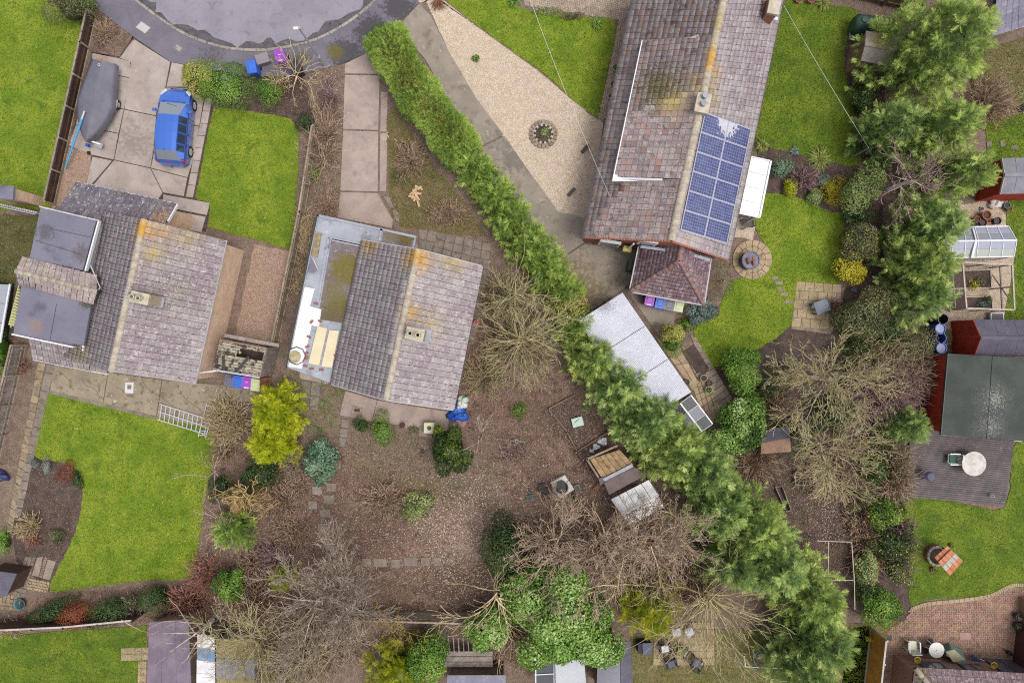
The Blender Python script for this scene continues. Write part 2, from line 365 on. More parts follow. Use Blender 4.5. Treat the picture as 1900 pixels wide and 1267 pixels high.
# ============================================================ ground and roads
o = MB().prism([(-120, -120), (120, -120), (120, 120), (-120, 120)], -.4, 0.).build('ground', m_soil); tag(o, 'brown garden soil lying between the lawns and houses', kind='structure')
kerb = smooth([(236, -60), (240, -20), (251, 0), (272, 18), (299, 36), (339, 61), (380, 78), (428, 90), (480, 93), (514, 90), (565, 80), (606, 64), (646, 41), (680, 15), (704, -8), (740, -60)], 4, False)
sheet('road', kerb, .012, m_road, 'grey asphalt turning head of the street', .05)
kin = [Vector(k) for k in kerb[8:-4]]; cc = Vector((478, -140))
inn = [k+(cc-k).normalized()*(10+6*math.sin(i*.55)+4*math.sin(i*1.7+1)+7*random.random()) for i, k in enumerate(kin)]
o = MB().grid([[P(*(k+(cc-k).normalized()*2.5), .0165) for k in kin], [P(*k, .0165) for k in inn]], False, True).build('gutter_silt', m_wet); tag(o, 'dark wet silt band along the inner side of the kerb', kind='structure')
back = [(775, -60), (775, 7), (731, 51), (687, 95), (633, 119), (545, 142), (455, 142), (343, 120), (316, 115), (244, 66), (178, 14), (165, -60)]
sheet('pavement', kerb+back, .06, m_foot, 'dark asphalt footway curving round the turning head', .07)
kb = thing('kerb', 'curved row of pale concrete kerb stones between road and footway', 'kerb'); kb['kind'] = 'structure'
k2 = smooth([(251, 0), (299, 36), (339, 61), (380, 78), (428, 90), (480, 93), (514, 90), (565, 80), (606, 64), (646, 41), (680, 15), (704, -8)], 9, False)
acc = 0; pts = [Vector(k2[0])]
for a, b in zip(k2[:-1], k2[1:]):
    acc += (Vector(b)-Vector(a)).length
    if acc > 20: pts.append(Vector(b)); acc = 0
for a, b in zip(pts[:-1], pts[1:]):
    d = (b-a).normalized(); n = Vector((-d.y, d.x))*2.6; e = d*.35
    slab(kb, [a+e-n, b-e-n, b-e+n, a+e+n], .1+random.uniform(-.004, .004), m_kerb, 'kerb_stone', .12, 0, .015)
for i, (q, lb) in enumerate([([(254, 52), (263, 42), (280, 53), (270, 63)], 'white square utility cover in the footway beside the soil bed'), ([(325, 89), (330, 85), (338, 91), (333, 96)], 'small grey utility cover in the footway near the driveway')]):
    t = thing('utility_cover', lb, 'utility cover', P(*q[0])); c_ = MB().prism(W(q), .05, .072, .006).build('cover_plate', m_cover if i == 0 else m_kerb, t, True)
    MB().prism(shrink(W(q), -.03), .04, .066).build('frame', m_kerb, t, True)

# ============================================================ lawns with real blades
m_blade = leafmat('grass_blades', [(78, 104, 22), (112, 138, 36), (140, 158, 50), (178, 182, 92)], .6, .3)
m_blade2 = leafmat('dark_grass_blades', [(66, 92, 20), (94, 120, 28), (122, 140, 42), (160, 162, 80)], .6, .3)
m_blade3 = leafmat('dry_grass_blades', [(120, 108, 66), (146, 132, 88), (112, 114, 56), (170, 156, 116)], .7, .2)
def scatter_px(poly, n):
    poly = [tuple(p[:2]) for p in poly]; xs = [p[0] for p in poly]; ys = [p[1] for p in poly]; out = []; got = 0
    x0, x1, y0, y1 = max(min(xs), -30), min(max(xs), 1930), max(min(ys), -30), min(max(ys), 1300)
    area = (x1-x0)*(y1-y0)
    while got < n:
        x = RNG.uniform(x0, x1, n*2); y = RNG.uniform(y0, y1, n*2); k = inpoly(x, y, poly); x, y = x[k], y[k]; out.append(np.stack([x, y], 1)); got += len(x)
        if len(x) == 0: break
    return np.concatenate(out)[:n]
def poly_area(poly): return abs(sum(poly[i][0]*poly[(i+1) % len(poly)][1]-poly[(i+1) % len(poly)][0]*poly[i][1] for i in range(len(poly))))/2
def blades(poly, dens, m, parent, z=.03, h=.05, w=.016, name='grass'):
    n = int(poly_area([(min(max(x, -30), 1930), min(max(y, -30), 1300)) for x, y in [p[:2] for p in poly]])/1111.*dens)
    q = scatter_px(poly, n); n = len(q); s = CAM_H/FPX
    X = (q[:, 0]-950)*s; Y = (633.5-q[:, 1])*s; a = RNG.uniform(0, 2*np.pi, n); hh = h*RNG.uniform(.6, 1.4, n); ww = w*RNG.uniform(.7, 1.4, n); le = RNG.uniform(.4, 1.5, n)*hh
    b = a+RNG.uniform(1, 2, n)
    V = np.empty((n, 3, 3)); V[:, 0] = np.stack([X-np.cos(a)*ww, Y-np.sin(a)*ww, np.full(n, z)], 1); V[:, 1] = np.stack([X+np.cos(a)*ww, Y+np.sin(a)*ww, np.full(n, z)], 1)
    V[:, 2] = np.stack([X+np.cos(b)*le, Y+np.sin(b)*le, z+hh], 1)
    t = np.clip(RNG.normal(.5, .13, n)+.15*np.sin(X*1.3+2*np.sin(Y*.9))*np.cos(Y*1.1+1.5*np.sin(X*.7))+.09*np.sin(X*3.1+2*np.sin(Y*2.3+1))*np.sin(Y*2.7+2*np.sin(X*1.9)), 0, 1)
    return tag(obj(name, np_mesh(name, V.reshape(-1, 3), np.arange(n*3).reshape(-1, 3), m, t), parent), kind='stuff')
def lawn(pts, label, m=m_lawn, mb=m_blade, dens=330, z=.035, name='lawn', h=.045):
    o = sheet(name, wob(pts, 1.3, 7), z, m, label); blades(pts, dens, mb, o, z, h); return o
lawn([(-60, -60), (95, -60), (120, 20), (158, 40), (148, 95), (92, 390), (-60, 390)], 'bright green lawn beyond the open timber fence, beside the boat')
lawn(smooth([(402, 201), (440, 205), (500, 212), (538, 222), (552, 246), (553, 300), (549, 380), (543, 440), (541, 461), (500, 452), (440, 436), (396, 424), (386, 418), (390, 380), (376, 373), (364, 366), (376, 300), (392, 220)], 3), 'square front lawn beside the blue car')
lawn(smooth([(84, 730), (200, 745), (290, 772), (395, 795), (400, 840), (385, 900), (372, 980), (360, 1060), (345, 1074), (250, 1078), (150, 1092), (92, 1096), (110, 1050), (140, 985), (153, 925), (150, 890), (136, 866), (110, 856), (62, 846), (72, 790)], 3), 'large back lawn with a curved bed, behind the left house')
lawn([(-60, 1182), (60, 1175), (150, 1168), (272, 1160), (272, 1200), (268, 1300), (-60, 1300)], 'dark green lawn behind the white capped fence', m_lawn2, m_blade2)
lawn(smooth([(826, -30), (829, 2), (900, 58), (1000, 130), (1060, 182), (1106, 220), (1116, 190), (1128, 130), (1142, 44), (1100, 34), (1000, 22), (960, 12), (930, -30)], 3), 'wedge shaped front lawn beside the golden gravel')
lawn(smooth([(1450, 6), (1520, 12), (1590, 18), (1575, 60), (1566, 120), (1578, 180), (1596, 260), (1592, 306), (1540, 300), (1480, 286), (1410, 268), (1404, 240), (1425, 140)], 3), 'narrow back lawn under the clothes line', m_lawn2, m_blade2)
lawn(smooth([(1402, 366), (1450, 360), (1500, 374), (1540, 394), (1564, 400), (1562, 470), (1556, 526), (1540, 540), (1490, 560), (1470, 600), (1420, 640), (1330, 680), (1312, 666), (1286, 612), (1330, 580), (1360, 520), (1420, 510), (1430, 470), (1410, 440), (1396, 410)], 3), 'curving back lawn beside the round brick plinth', m_lawn, m_blade)
lawn([(1830, 225), (1930, 205), (1930, 310), (1860, 305), (1832, 296)], 'patch of lawn with stepping stones above the red shed', m_lawn2, m_blade2)
lawn([(1872, 372), (1930, 368), (1930, 600), (1862, 600), (1868, 560), (1884, 480), (1866, 420)], 'strip of lawn beside the greenhouse', m_lawn2, m_blade2)
lawn(smooth([(1684, 925), (1780, 932), (1866, 940), (1880, 830), (1930, 820), (1930, 1086), (1880, 1086), (1850, 1100), (1790, 1108), (1720, 1112), (1690, 1122), (1686, 1040)], 3), 'lawn round the little tiled wishing well', m_lawn2, m_blade)
lawn([(1170, 1176), (1700, 1150), (1612, 1300), (1176, 1300)], 'yellowish lawn round the buff slab terrace', m_dry, m_blade, 300)
lawn([(1572, 1166), (1614, 1160), (1604, 1300), (1560, 1300)], 'narrow strip of lawn beside the new timber fence', m_lawn2, m_blade2)
# rougher ground
def patch(name, pts, z, m, label, bl=None, dens=200, amp=3, h=.06):
    o = sheet(name, wob(pts, amp), z, m, label)
    if bl: blades(pts, dens, bl, o, z, h)
    return o
patch('rough_grass', [(-30, 396), (74, 400), (62, 470), (36, 500), (28, 530), (-30, 530)], .012, m_rough, 'dark rough grass beside the left house', m_blade3, 260)
patch('dry_grass', [(716, 215), (735, 200), (800, 300), (870, 390), (905, 440), (830, 434), (745, 420), (724, 400), (720, 300)], .014, m_dry, 'dry brown grass beside the clipped hedge', m_blade3, 300)
blades([(650, 800), (700, 790), (800, 815), (900, 860), (960, 890), (890, 940), (760, 915), (650, 880)], 170, m_blade3, None, .01, .06)['label'] = 'thin worn grass in the middle of the leafy garden'
patch('leaf_bed', [(560, 830), (640, 840), (900, 930), (1000, 980), (960, 1150), (780, 1160), (560, 1160), (430, 1100), (500, 960)], .010, m_litter, 'brown leaf covered soil of the neglected garden', None, 0, 6)
patch('leaf_bed', [(880, 560), (1060, 690), (1180, 800), (1230, 940), (1300, 1040), (1000, 1060), (930, 900), (850, 800), (860, 690)], .008, m_litter, 'brown leaf covered soil beside the conifer row', None, 0, 6)
patch('leaf_bed', [(395, 800), (560, 800), (560, 1000), (420, 1110), (340, 1140), (260, 1160), (0, 1170), (60, 1110), (330, 1084), (380, 1000)], .006, m_litter, 'brown leafy border round the back lawn', None, 0, 5)
patch('soil_bed', [(176, 12), (246, 66), (222, 108), (170, 98), (160, 60)], .02, m_litter, 'three cornered bed of brown soil beside the footway', None)
patch('soil_bed', [(345, 122), (450, 142), (560, 138), (590, 240), (566, 232), (553, 236), (535, 222), (440, 204), (400, 200), (360, 172)], .016, m_dirt, 'dark soil bed between front lawn and footway', None)
patch('soil_bed', [(566, 232), (590, 130), (634, 118), (638, 400), (590, 400), (560, 560), (530, 640), (560, 420)], .013, m_soil, 'weedy strip of soil beside the pink concrete drive', None)
patch('soil_bed', [(62, 848), (110, 858), (138, 868), (152, 892), (154, 925), (141, 985), (112, 1048), (92, 1098), (30, 1040), (20, 960), (44, 880)], .024, m_dirt, 'curved dark soil bed at the edge of the back lawn', None, amp=1.5)
patch('soil_bed', [(1400, 262), (1480, 284), (1596, 306), (1610, 380), (1560, 400), (1500, 376), (1450, 362), (1400, 360), (1410, 300)], .02, m_dirt, 'dark planted bed between the two back lawns', None)
patch('soil_bed', [(1560, 60), (1640, 60), (1640, 600), (1560, 600), (1600, 300)], .017, m_dirt, 'dark soil under the shrubs beside the tall conifers', None)
patch('soil_bed', [(1290, 600), (1480, 600), (1690, 620), (1690, 1180), (1500, 1100), (1330, 850), (1320, 700)], .011, m_dirt, 'dark soil under the bare trees', None)
patch('soil_bed', [(1000, 760), (1060, 735), (1130, 800), (1190, 850), (1100, 880), (1058, 840)], .018, m_dirt, 'dark vegetable plot framed by old boards', None)
patch('rough_ground', [(1800, 100), (1930, 60), (1930, 230), (1840, 245), (1800, 240)], .012, m_dry, 'rough dry ground behind the tall conifers', m_blade3, 260)
patch('gravel_patch', [(120, 272), (172, 276), (166, 350), (120, 380), (96, 390)], .03, m_gravel2, 'brown gravel strip beside the open fence', None)
patch('gravel_strip', [(472, 452), (540, 468), (540, 520), (520, 640), (440, 640), (440, 600), (462, 500)], .022, m_gravel2, 'brown gravel strip beside the left house', None, amp=1.5)
sheet('gravel_field', smooth([(776, -30), (777, 5), (800, -2), (829, 4), (900, 60), (1000, 132), (1060, 184), (1112, 222), (1118, 240), (1104, 320), (1086, 402), (1060, 398), (1034, 392), (980, 320), (930, 250), (880, 180), (830, 90)], 3), .03, m_gravel, 'broad field of golden gravel before the right house')
sheet('gravel_yard', wob([(1760, 380), (1846, 372), (1880, 420), (1880, 580), (1800, 640), (1740, 640), (1730, 560), (1745, 470)], 3), .02, m_gravel3, 'pale gravel yard round the greenhouse and the fruit cage')
# gravel stones, small real ones, on the big field
def pebbles(poly, n, m, parent, z, r=.022):
    q = scatter_px(poly, n); n = len(q); s = CAM_H/FPX
    X = (q[:, 0]-950)*s; Y = (633.5-q[:, 1])*s; rr = r*RNG.uniform(.6, 1.5, n); a = RNG.uniform(0, 6.28, n)
    V = np.empty((n, 4, 3))
    for k in range(3): V[:, k] = np.stack([X+np.cos(a+k*2.1)*rr, Y+np.sin(a+k*2.1)*rr, np.full(n, z-.004)], 1)
    V[:, 3] = np.stack([X+RNG.uniform(-.3, .3, n)*rr, Y+RNG.uniform(-.3, .3, n)*rr, z+rr*.8], 1)
    F = (np.array([[0, 1, 3], [1, 2, 3], [2, 0, 3]])[None]+4*np.arange(n)[:, None, None]).reshape(-1, 3)
    return tag(obj('pebbles', np_mesh('pebbles', V.reshape(-1, 3), F, m, np.repeat(RNG.random(n), 3)), parent), kind='stuff')
m_peb = leafmat('gravel_stones', [(176, 148, 120), (214, 190, 160), (230, 212, 186), (242, 232, 216), (206, 172, 138)], .8, 0)
m_peb2 = leafmat('brown_gravel_stones', [(120, 92, 78), (166, 136, 116), (190, 164, 146), (206, 186, 170)], .8, 0)
for o in list(COL.objects):
    if o.name == 'gravel_field': pebbles([(790, 5), (829, 8), (1000, 136), (1108, 226), (1084, 398), (1034, 388), (930, 248), (830, 90)], 26000, m_peb, o, .032)
    if o.name == 'gravel_strip': pebbles([(474, 456), (538, 470), (518, 636), (444, 630), (462, 500)], 4500, m_peb2, o, .024)
    if o.name == 'gravel_patch': pebbles([(124, 276), (168, 280), (162, 346), (112, 380)], 2200, m_peb2, o, .032)
    if o.name == 'gravel_yard': pebbles([(1762, 384), (1844, 376), (1876, 420), (1876, 578), (1800, 636), (1745, 636), (1748, 470)], 7000, m_peb, o, .022)
m_lead_edge = mat('lawn_edge_timber', C(150, 134, 112), C(120, 104, 86), 3., grain=.3)
e = thing('lawn_edging', 'thin timber edging between the wedge lawn and the gravel', 'edging', P(829, 4)); e['kind'] = 'structure'
ep = smooth([(829, 4), (900, 60), (1000, 132), (1060, 184), (1110, 222)], 2, False)
for a, b in zip(ep[:-1], ep[1:]): MB().beam(P(*a, .03), P(*b, .03), .035, .08).build('edging_board', m_lead_edge, e, True)

# ============================================================ driveways and paths of separate slabs
d1 = thing('driveway', 'pale concrete slab driveway under the boat and the blue car', 'driveway', P(260, 200)); d1['kind'] = 'structure'
MB().prism(W([(172, 98), (222, 106), (247, 68), (318, 113), (345, 122), (398, 190), (362, 366), (392, 372), (382, 430), (330, 420), (165, 360), (172, 276), (118, 270)]), 0., .02).build('base', m_dirt, d1, True)
Z1 = .055
for q in [[(248, 72), (316, 115), (297, 217), (230, 203)], [(230, 203), (297, 217), (279, 312), (211, 297)], [(211, 297), (279, 312), (302, 358), (288, 378), (165, 352)], [(171, 98), (221, 108), (242, 114), (241, 145), (168, 130)], [(221, 108), (246, 74), (253, 78), (250, 100), (247, 118)],
          [(168, 130), (241, 145), (230, 203), (152, 188)], [(152, 188), (230, 203), (220, 248), (140, 232)], [(140, 232), (220, 248), (211, 297), (170, 288), (126, 270)], [(318, 115), (342, 120), (347, 162), (308, 162)], [(308, 162), (348, 163), (378, 185), (370, 235), (297, 217)],
          [(297, 217), (370, 235), (362, 285), (288, 268)], [(288, 268), (362, 285), (348, 330), (279, 312)], [(279, 312), (348, 330), (341, 365), (302, 358)], [(302, 360), (390, 376), (384, 400), (302, 384)], [(302, 386), (382, 402), (374, 432), (300, 420)], [(171, 290), (209, 298), (164, 350), (160, 340)]]:
    slab(d1, q, Z1+random.uniform(-.006, .006), m_conc, g=.02)
for k in range(8):
    f = lambda t: (Vector((394, 183)).lerp(Vector((358, 366)), t)); a = f(k/8); b = f((k+1)/8); slab(d1, [(a.x-14, a.y), (a.x, a.y+1), (b.x, b.y+1), (b.x-14, b.y)], Z1, m_conc, g=.012)
d2 = thing('driveway', 'straight pinkish concrete drive with four long bays', 'driveway', P(670, 250)); d2['kind'] = 'structure'
for q in [[(639, 119), (684, 96), (703, 130), (705, 138), (639, 137)], [(639, 139), (705, 140), (702, 242), (636, 240)], [(636, 242), (702, 244), (701, 356), (631, 354)], [(631, 356), (701, 358), (729, 408), (727, 424), (626, 404)]]: slab(d2, q, .05, m_conc2, g=.01)
for a, b in (((714, 60+110), 245), ((713, 247), 356)): slab(d2, [(a[0]-8, a[1]), (a[0]+6, a[1]), (a[0]+4, b), (a[0]-9, b)], .03, m_conc2, 'edge_strip')
for q in [[(709, 362), (724, 366), (733, 392), (722, 384)], [(726, 384), (742, 396), (740, 414), (731, 404)]]: slab(d2, q, .05, m_slabg, 'broken_slab')
d3 = thing('driveway', 'long grey concrete drive between conifer hedge and gravel', 'driveway', P(900, 250)); d3['kind'] = 'structure'
for q in [[(778, 6), (800, 30), (833, 95), (884, 182), (935, 250), (892, 272), (840, 200), (788, 110), (736, 52)], [(936, 252), (985, 322), (1036, 393), (1088, 404), (1084, 450), (1036, 482), (980, 420), (930, 340), (893, 274)],
          [(1037, 484), (1085, 452), (1190, 462), (1182, 520), (1160, 534), (1086, 584), (1060, 560), (1040, 520)], [(1160, 536), (1183, 522), (1320, 560), (1258, 570), (1240, 640), (1214, 612)]]: slab(d3, q, .045+random.uniform(-.004, .004), m_conc3, g=.012)
pa = thing('patio', 'old cracked concrete patio behind the left house', 'patio', P(250, 710)); pa['kind'] = 'structure'
for q in [[(100, 672), (200, 690), (190, 752), (92, 728)], [(201, 690), (300, 705), (290, 772), (191, 753)], [(301, 705), (420, 715), (410, 800), (291, 773)], [(421, 715), (500, 720), (492, 742), (416, 748)]]: slab(pa, q, .05, m_patio, g=.008)
for pth in ([(215, 718), (228, 724), (236, 733), (250, 738)], [(150, 700), (160, 715), (176, 722), (186, 740)], [(262, 700), (275, 722), (300, 738), (330, 760)], [(330, 720), (345, 740), (372, 760)], [(110, 690), (128, 705), (130, 722)]):
    mb = MB(); pth = smooth(pth, 4, False)
    for a, b in zip(pth[:-1], pth[1:]): mb.beam(P(a[0]+random.uniform(-1, 1), a[1], .0512), P(b[0], b[1], .0512), .02, .004)
    mb.build('crack', m_crack, pa, True)
slab(pa, [(232, 709), (248, 709), (247, 730), (231, 729)], .075, plain('white_cover', C(226, 224, 226), .6), 'drain_cover', .03, 0)
slab(pa, [(236, 714), (244, 714), (243, 722), (236, 722)], .084, m_slabg, 'cover_grip', .01, 0)
sw = thing('path', 'brick and slab edging path along the back lawn, left side', 'path', P(60, 800)); sw['kind'] = 'structure'
slabs(sw, [(70, 672), (84, 674), (18, 1010), (8, 1000)], 1, 22, .045, m_path, 'paver', .015, .7)
slabs(sw, [(86, 674), (102, 678), (38, 960), (24, 958)], 1, 17, .05, m_slabg, 'paver', .015, .7)
slabs(sw, [(84, 728), (190, 754), (290, 776), (292, 782)], 12, 1, .045, m_path, 'paver', .015, .3) if False else None
for k in range(10):
    a = Vector((86, 722)).lerp(Vector((290, 772)), k/10); b = Vector((86, 722)).lerp(Vector((290, 772)), (k+1)/10); slab(sw, [a, b, b+Vector((-1, 7)), a+Vector((-1, 7))], .06, m_slabg, 'edging_slab', .06, .012)
for q in [[(68, 1034), (80, 1031), (72, 1070), (58, 1068)], [(88, 1037), (104, 1041), (92, 1076), (78, 1073)]]: slab(sw, q, .06, m_slab, 'slab')
slabs(sw, [(54, 1072), (92, 1080), (88, 1100), (46, 1092)], 8, 4, .05, m_slaby, 'paver', .01, .4, True)
slabs(sw, [(46, 1032), (66, 1034), (44, 1110), (22, 1104)], 3, 9, .05, m_slabg, 'paver', .012, .8)
slabs(sw, [(82, 1032), (88, 1034), (78, 1072), (72, 1070)], 1, 9, .05, m_path, 'paver', .01, .2)
slabs(sw, [(0, 1100), (40, 1106), (36, 1134), (-6, 1130)], 6, 4, .045, m_path, 'paver', .012, .8)
fp = thing('path', 'slab paving at the front corner of the middle house', 'path', P(840, 450)); fp['kind'] = 'structure'
slabs(fp, [(776, 424), (812, 430), (800, 470), (776, 462)], 2, 2, .045, m_slabg, g=.015, jit=1)
slabs(fp, [(812, 430), (912, 452), (906, 500), (800, 472)], 6, 3, .045, m_slabg, g=.018, jit=1)
slabs(fp, [(886, 500), (906, 502), (880, 640), (862, 640)], 1, 8, .04, m_slabg, g=.02, jit=1)
bp_ = thing('path', 'line of square slabs leading down the neglected garden', 'path', P(600, 900)); bp_['kind'] = 'structure'
slabs(bp_, [(560, 705), (596, 710), (590, 762), (556, 756)], 2, 2, .045, m_slabg, g=.02)
slabs(bp_, [(634, 776), (650, 778), (640, 830), (626, 828)], 1, 3, .062, m_slabg, g=.02)
for x, y, r in [(622, 862, 11), (614, 904, 10), (610, 926, 11), (603, 952, 11), (598, 979, 9), (588, 910, 10), (580, 937, 9), (680, 1043, 9), (705, 1044, 13), (734, 1045, 9), (762, 1042, 13), (789, 1042, 9), (812, 1041, 8), (513, 932, 8)]:
    slab(bp_, [(x-r, y-8), (x+r-1, y-8), (x+r, y+8), (x-r+1, y+8)], .062, m_slabg)
ap = thing('patio', 'stained concrete apron behind the middle house', 'patio', P(690, 760)); ap['kind'] = 'structure'
for q in [[(556, 686), (612, 698), (608, 714), (555, 702)], [(640, 724), (700, 742), (690, 782), (630, 770)], [(700, 742), (836, 764), (830, 800), (690, 782)]]: slab(ap, q, .05, m_conc2, g=.01)
cp = thing('patio', 'small slab terrace along the planted bed beside the white garage', 'patio', P(1290, 680)); cp['kind'] = 'structure'
slabs(cp, [(1218, 628), (1258, 636), (1296, 710), (1286, 726)], 2, 2, .045, m_slaby, g=.01)
slabs(cp, [(1280, 620), (1292, 626), (1360, 740), (1336, 762)], 1, 12, .05, m_slab, g=.012)
slabs(cp, [(1262, 640), (1270, 644), (1310, 706), (1298, 710)], 1, 8, .05, m_path, g=.012)
slabs(cp, [(1282, 706), (1318, 704), (1336, 760), (1310, 800)], 4, 7, .045, m_slaby, g=.012)
slabs(cp, [(1310, 760), (1350, 738), (1350, 800), (1320, 830)], 3, 4, .04, m_slab, g=.012)
patch('soil_bed', [(1264, 652), (1288, 640), (1316, 684), (1300, 702)], .055, m_dirt, 'dark oblong bed set in the slab terrace', None, amp=1)
sq = thing('patio', 'square buff slab patio under the small bench on the lawn', 'patio', P(1515, 560)); sq['kind'] = 'structure'
MB().prism(W([(1478, 522), (1560, 528), (1556, 596), (1540, 620), (1468, 610)]), 0, .03).build('mortar_bed', m_edge, sq, True)
slabs(sq, [(1478, 522), (1562, 528), (1556, 612), (1468, 606)], 5, 5, .06, m_slaby, g=.012, stagger=True)
for i, (x, y) in enumerate([(1438, 516), (1446, 525), (1449, 536), (1456, 546), (1464, 560)]):
    st = slab(None, [(x-8, y-3), (x+6, y-4), (x+7, y+3), (x-7, y+4)], .05, m_slab, 'stepping_stone'); tag(st, f'oblong stepping stone in the curving lawn, {NTH[i]} from the round paved ring', 'stepping stone', 'stepping stones across the curving lawn')
for i, (x, y) in enumerate([(1836, 268), (1861, 267), (1883, 275)]):
    st = slab(None, [(x-6, y-5), (x+4, y-7), (x+6, y+4), (x-4, y+6)], .05, m_slabg, 'stepping_stone'); tag(st, f'rough grey stepping stone above the red shed, {NTH[i]} from the conifers', 'stepping stone', 'stepping stones above the red shed')
tr = thing('patio', 'buff slab terrace with dark garden chairs at the bottom fence', 'patio', P(1268, 1195)); tr['kind'] = 'structure'
bl = thing('path', 'buff slab step and strip at the edge of the dark bottom lawn', 'path', P(250, 1212)); bl['kind'] = 'structure'
slabs(bl, [(224, 1202), (276, 1200), (276, 1224), (224, 1226)], 4, 2, .05, m_slaby, g=.008)
slabs(bl, [(256, 1226), (272, 1226), (270, 1290), (254, 1290)], 1, 5, .05, m_slaby, g=.008)
slabs(tr, [(1214, 1154), (1324, 1154), (1326, 1234), (1212, 1234)], 8, 6, .05, m_slaby, g=.006)
# block paving laid as real blocks
m_block = mat('block_paving', C(184, 148, 128), C(166, 132, 116), 1.1, specks=[(C(136, 108, 94), 5., .56, .7), (C(150, 138, 100), 1.3, .58, .72)], grain=.25, rnd=.16)
m_block2 = mat('front_block_paving', C(186, 168, 148), C(166, 148, 130), 1.3, specks=[(C(140, 124, 106), 5., .56, .7)], grain=.25, rnd=.14)
def herring(poly, z, m, parent, ang=0., s=.1, name='blocks'):
    ws = [P(x, y) for x, y in poly]; xs = [p.x for p in ws]; ys = [p.y for p in ws]; cx, cy = sum(xs)/len(xs), sum(ys)/len(ys); R = max(max(xs)-min(xs), max(ys)-min(ys))*.75; n = int(R/s)
    Vs = []; ca, sa = math.cos(ang), math.sin(ang); wp = [(p.x, p.y) for p in ws]; g = .006
    for i in range(-n, n):
        for j in range(-n, n):
            k = (i-j) % 4
            if k == 0: r = (i*s, j*s, (i+2)*s, (j+1)*s)
            elif k == 3: r = (i*s, j*s, (i+1)*s, (j+2)*s)
            else: continue
            mx, my = (r[0]+r[2])/2, (r[1]+r[3])/2; X, Y = cx+mx*ca-my*sa, cy+mx*sa+my*ca
            if not bool(inpoly(X, Y, wp)): continue
            zz = z+random.uniform(-.003, .003); ch = .008; bx = []
            for e_, h in ((0, zz-.03), (0, zz-.008), (ch, zz)):
                for (a, b) in ((r[0]+g+e_, r[1]+g+e_), (r[2]-g-e_, r[1]+g+e_), (r[2]-g-e_, r[3]-g-e_), (r[0]+g+e_, r[3]-g-e_)): bx.append((cx+a*ca-b*sa, cy+a*sa+b*ca, h))
            Vs.append(bx)
    F0 = np.array([(4, 5, 9, 8), (5, 6, 10, 9), (6, 7, 11, 10), (7, 4, 8, 11), (8, 9, 10, 11), (0, 1, 5, 4), (1, 2, 6, 5), (2, 3, 7, 6), (3, 0, 4, 7)]); n = len(Vs)
    F = (F0[None]+12*np.arange(n)[:, None, None]).reshape(-1, 4)
    tag(obj(name, np_mesh(name, np.array(Vs).reshape(-1, 3), F, m, np.repeat(RNG.random(n), 9)), parent), kind='stuff')
pt = sheet('patio', [(1700, 1122), (1760, 1112), (1830, 1104), (1858, 1096), (1880, 1084), (1930, 1084), (1930, 1300), (1630, 1300), (1646, 1168), (1680, 1150)], .03, m_edge, 'red herringbone block patio with white chairs beside the corner house')
herring([(1688, 1128), (1760, 1116), (1832, 1108), (1860, 1098), (1882, 1090), (1930, 1090), (1930, 1300), (1632, 1300), (1646, 1168), (1680, 1150)], .055, m_block, pt)
ep = smooth([(1690, 1128), (1720, 1118), (1780, 1112), (1832, 1104), (1856, 1094), (1876, 1084), (1900, 1083), (1925, 1084)], 12, False)
for k in range(0, len(ep)-1, 2):
    a = Vector(ep[k]); b = Vector(ep[min(k+2, len(ep)-1)]); d = (b-a)
    if d.length < 1: continue
    nn = Vector((-d.y, d.x)).normalized()*6; slab(pt, [a-nn*.2, b-nn*.2, b+nn, a+nn], .07, m_slaby, 'edging_block', .05, .006)
bpv = sheet('path', [(955, -40), (975, 12), (1040, 22), (1148, 38), (1130, 130), (1108, 222), (1122, 226), (1152, 120), (1182, -40)], .028, m_edge, 'block paved path along the front of the right house')
herring([(958, -40), (978, 10), (1040, 20), (1150, 36), (1132, 130), (1110, 218), (1120, 226), (1152, 120), (1182, -40)], .05, m_block2, bpv, -.2, .11)
# deck boards
m_deck = mat('deck_board', C(112, 102, 102), C(94, 86, 88), 1.2, specks=[(C(138, 128, 130), 6., .6, .72)], grain=.2, rnd=.1, rough=.7)
dk = thing('deck', 'dark grey timber deck with the round table', 'deck', P(1780, 860)); dk['kind'] = 'structure'
A, B, Cc, D = Vector((1690, 780)), Vector((1886, 800)), Vector((1866, 938)), Vector((1682, 922))
for k in range(36):
    t0, t1 = k/36, (k+1)/36; a, b, c_, d = A.lerp(D, t0), B.lerp(Cc, t0), B.lerp(Cc, t1), A.lerp(D, t1)
    slab(dk, [a, b, c_, d], .2+random.uniform(-.002, .002), m_deck, 'plank', .03, .009, .004)
MB().prism(W([(1692, 784), (1884, 803), (1864, 934), (1684, 919)], .2), 0., .16).build('joists', m_dirt, dk, True)
# ============================================================ materials of the houses
def roofmat(name, c, c2, w=.6, patches=(), extra=(), rnd=.14, odd=None):
    return mat(name, c, c2, 1.0, specks=[(C(206, 198, 200), 11., .62-.03*w, .68), (C(176, 168, 170), 5., .56, .72), (C(84, 76, 76), 9., .62, .72), (C(150, 140, 92), 6., .66, .74)]+list(extra), patches=patches, grain=.3, bsc=45, rnd=rnd, bump=.4, odd=odd)
OR = C(214, 160, 40); YL = C(190, 166, 84); MOSS = C(104, 98, 34); WH = C(216, 208, 208)
m_t1 = roofmat('weathered_concrete_tile', C(169, 160, 158), C(154, 138, 144), .8, [(268, 428, 4.5, 34, OR, 5., 0.29), (300, 430, 4.2, 34, OR, 6., 0.21), (285, 470, 4.4, 40, YL, 5., 0.22), (345, 440, 4., 50, YL, 6., 0.20), (330, 540, 3.9, 80, MOSS, 7., 0.14), (150, 655, 3.5, 60, YL, 8., 0.19)], [(C(196, 187, 190), 5., .55, .72)])
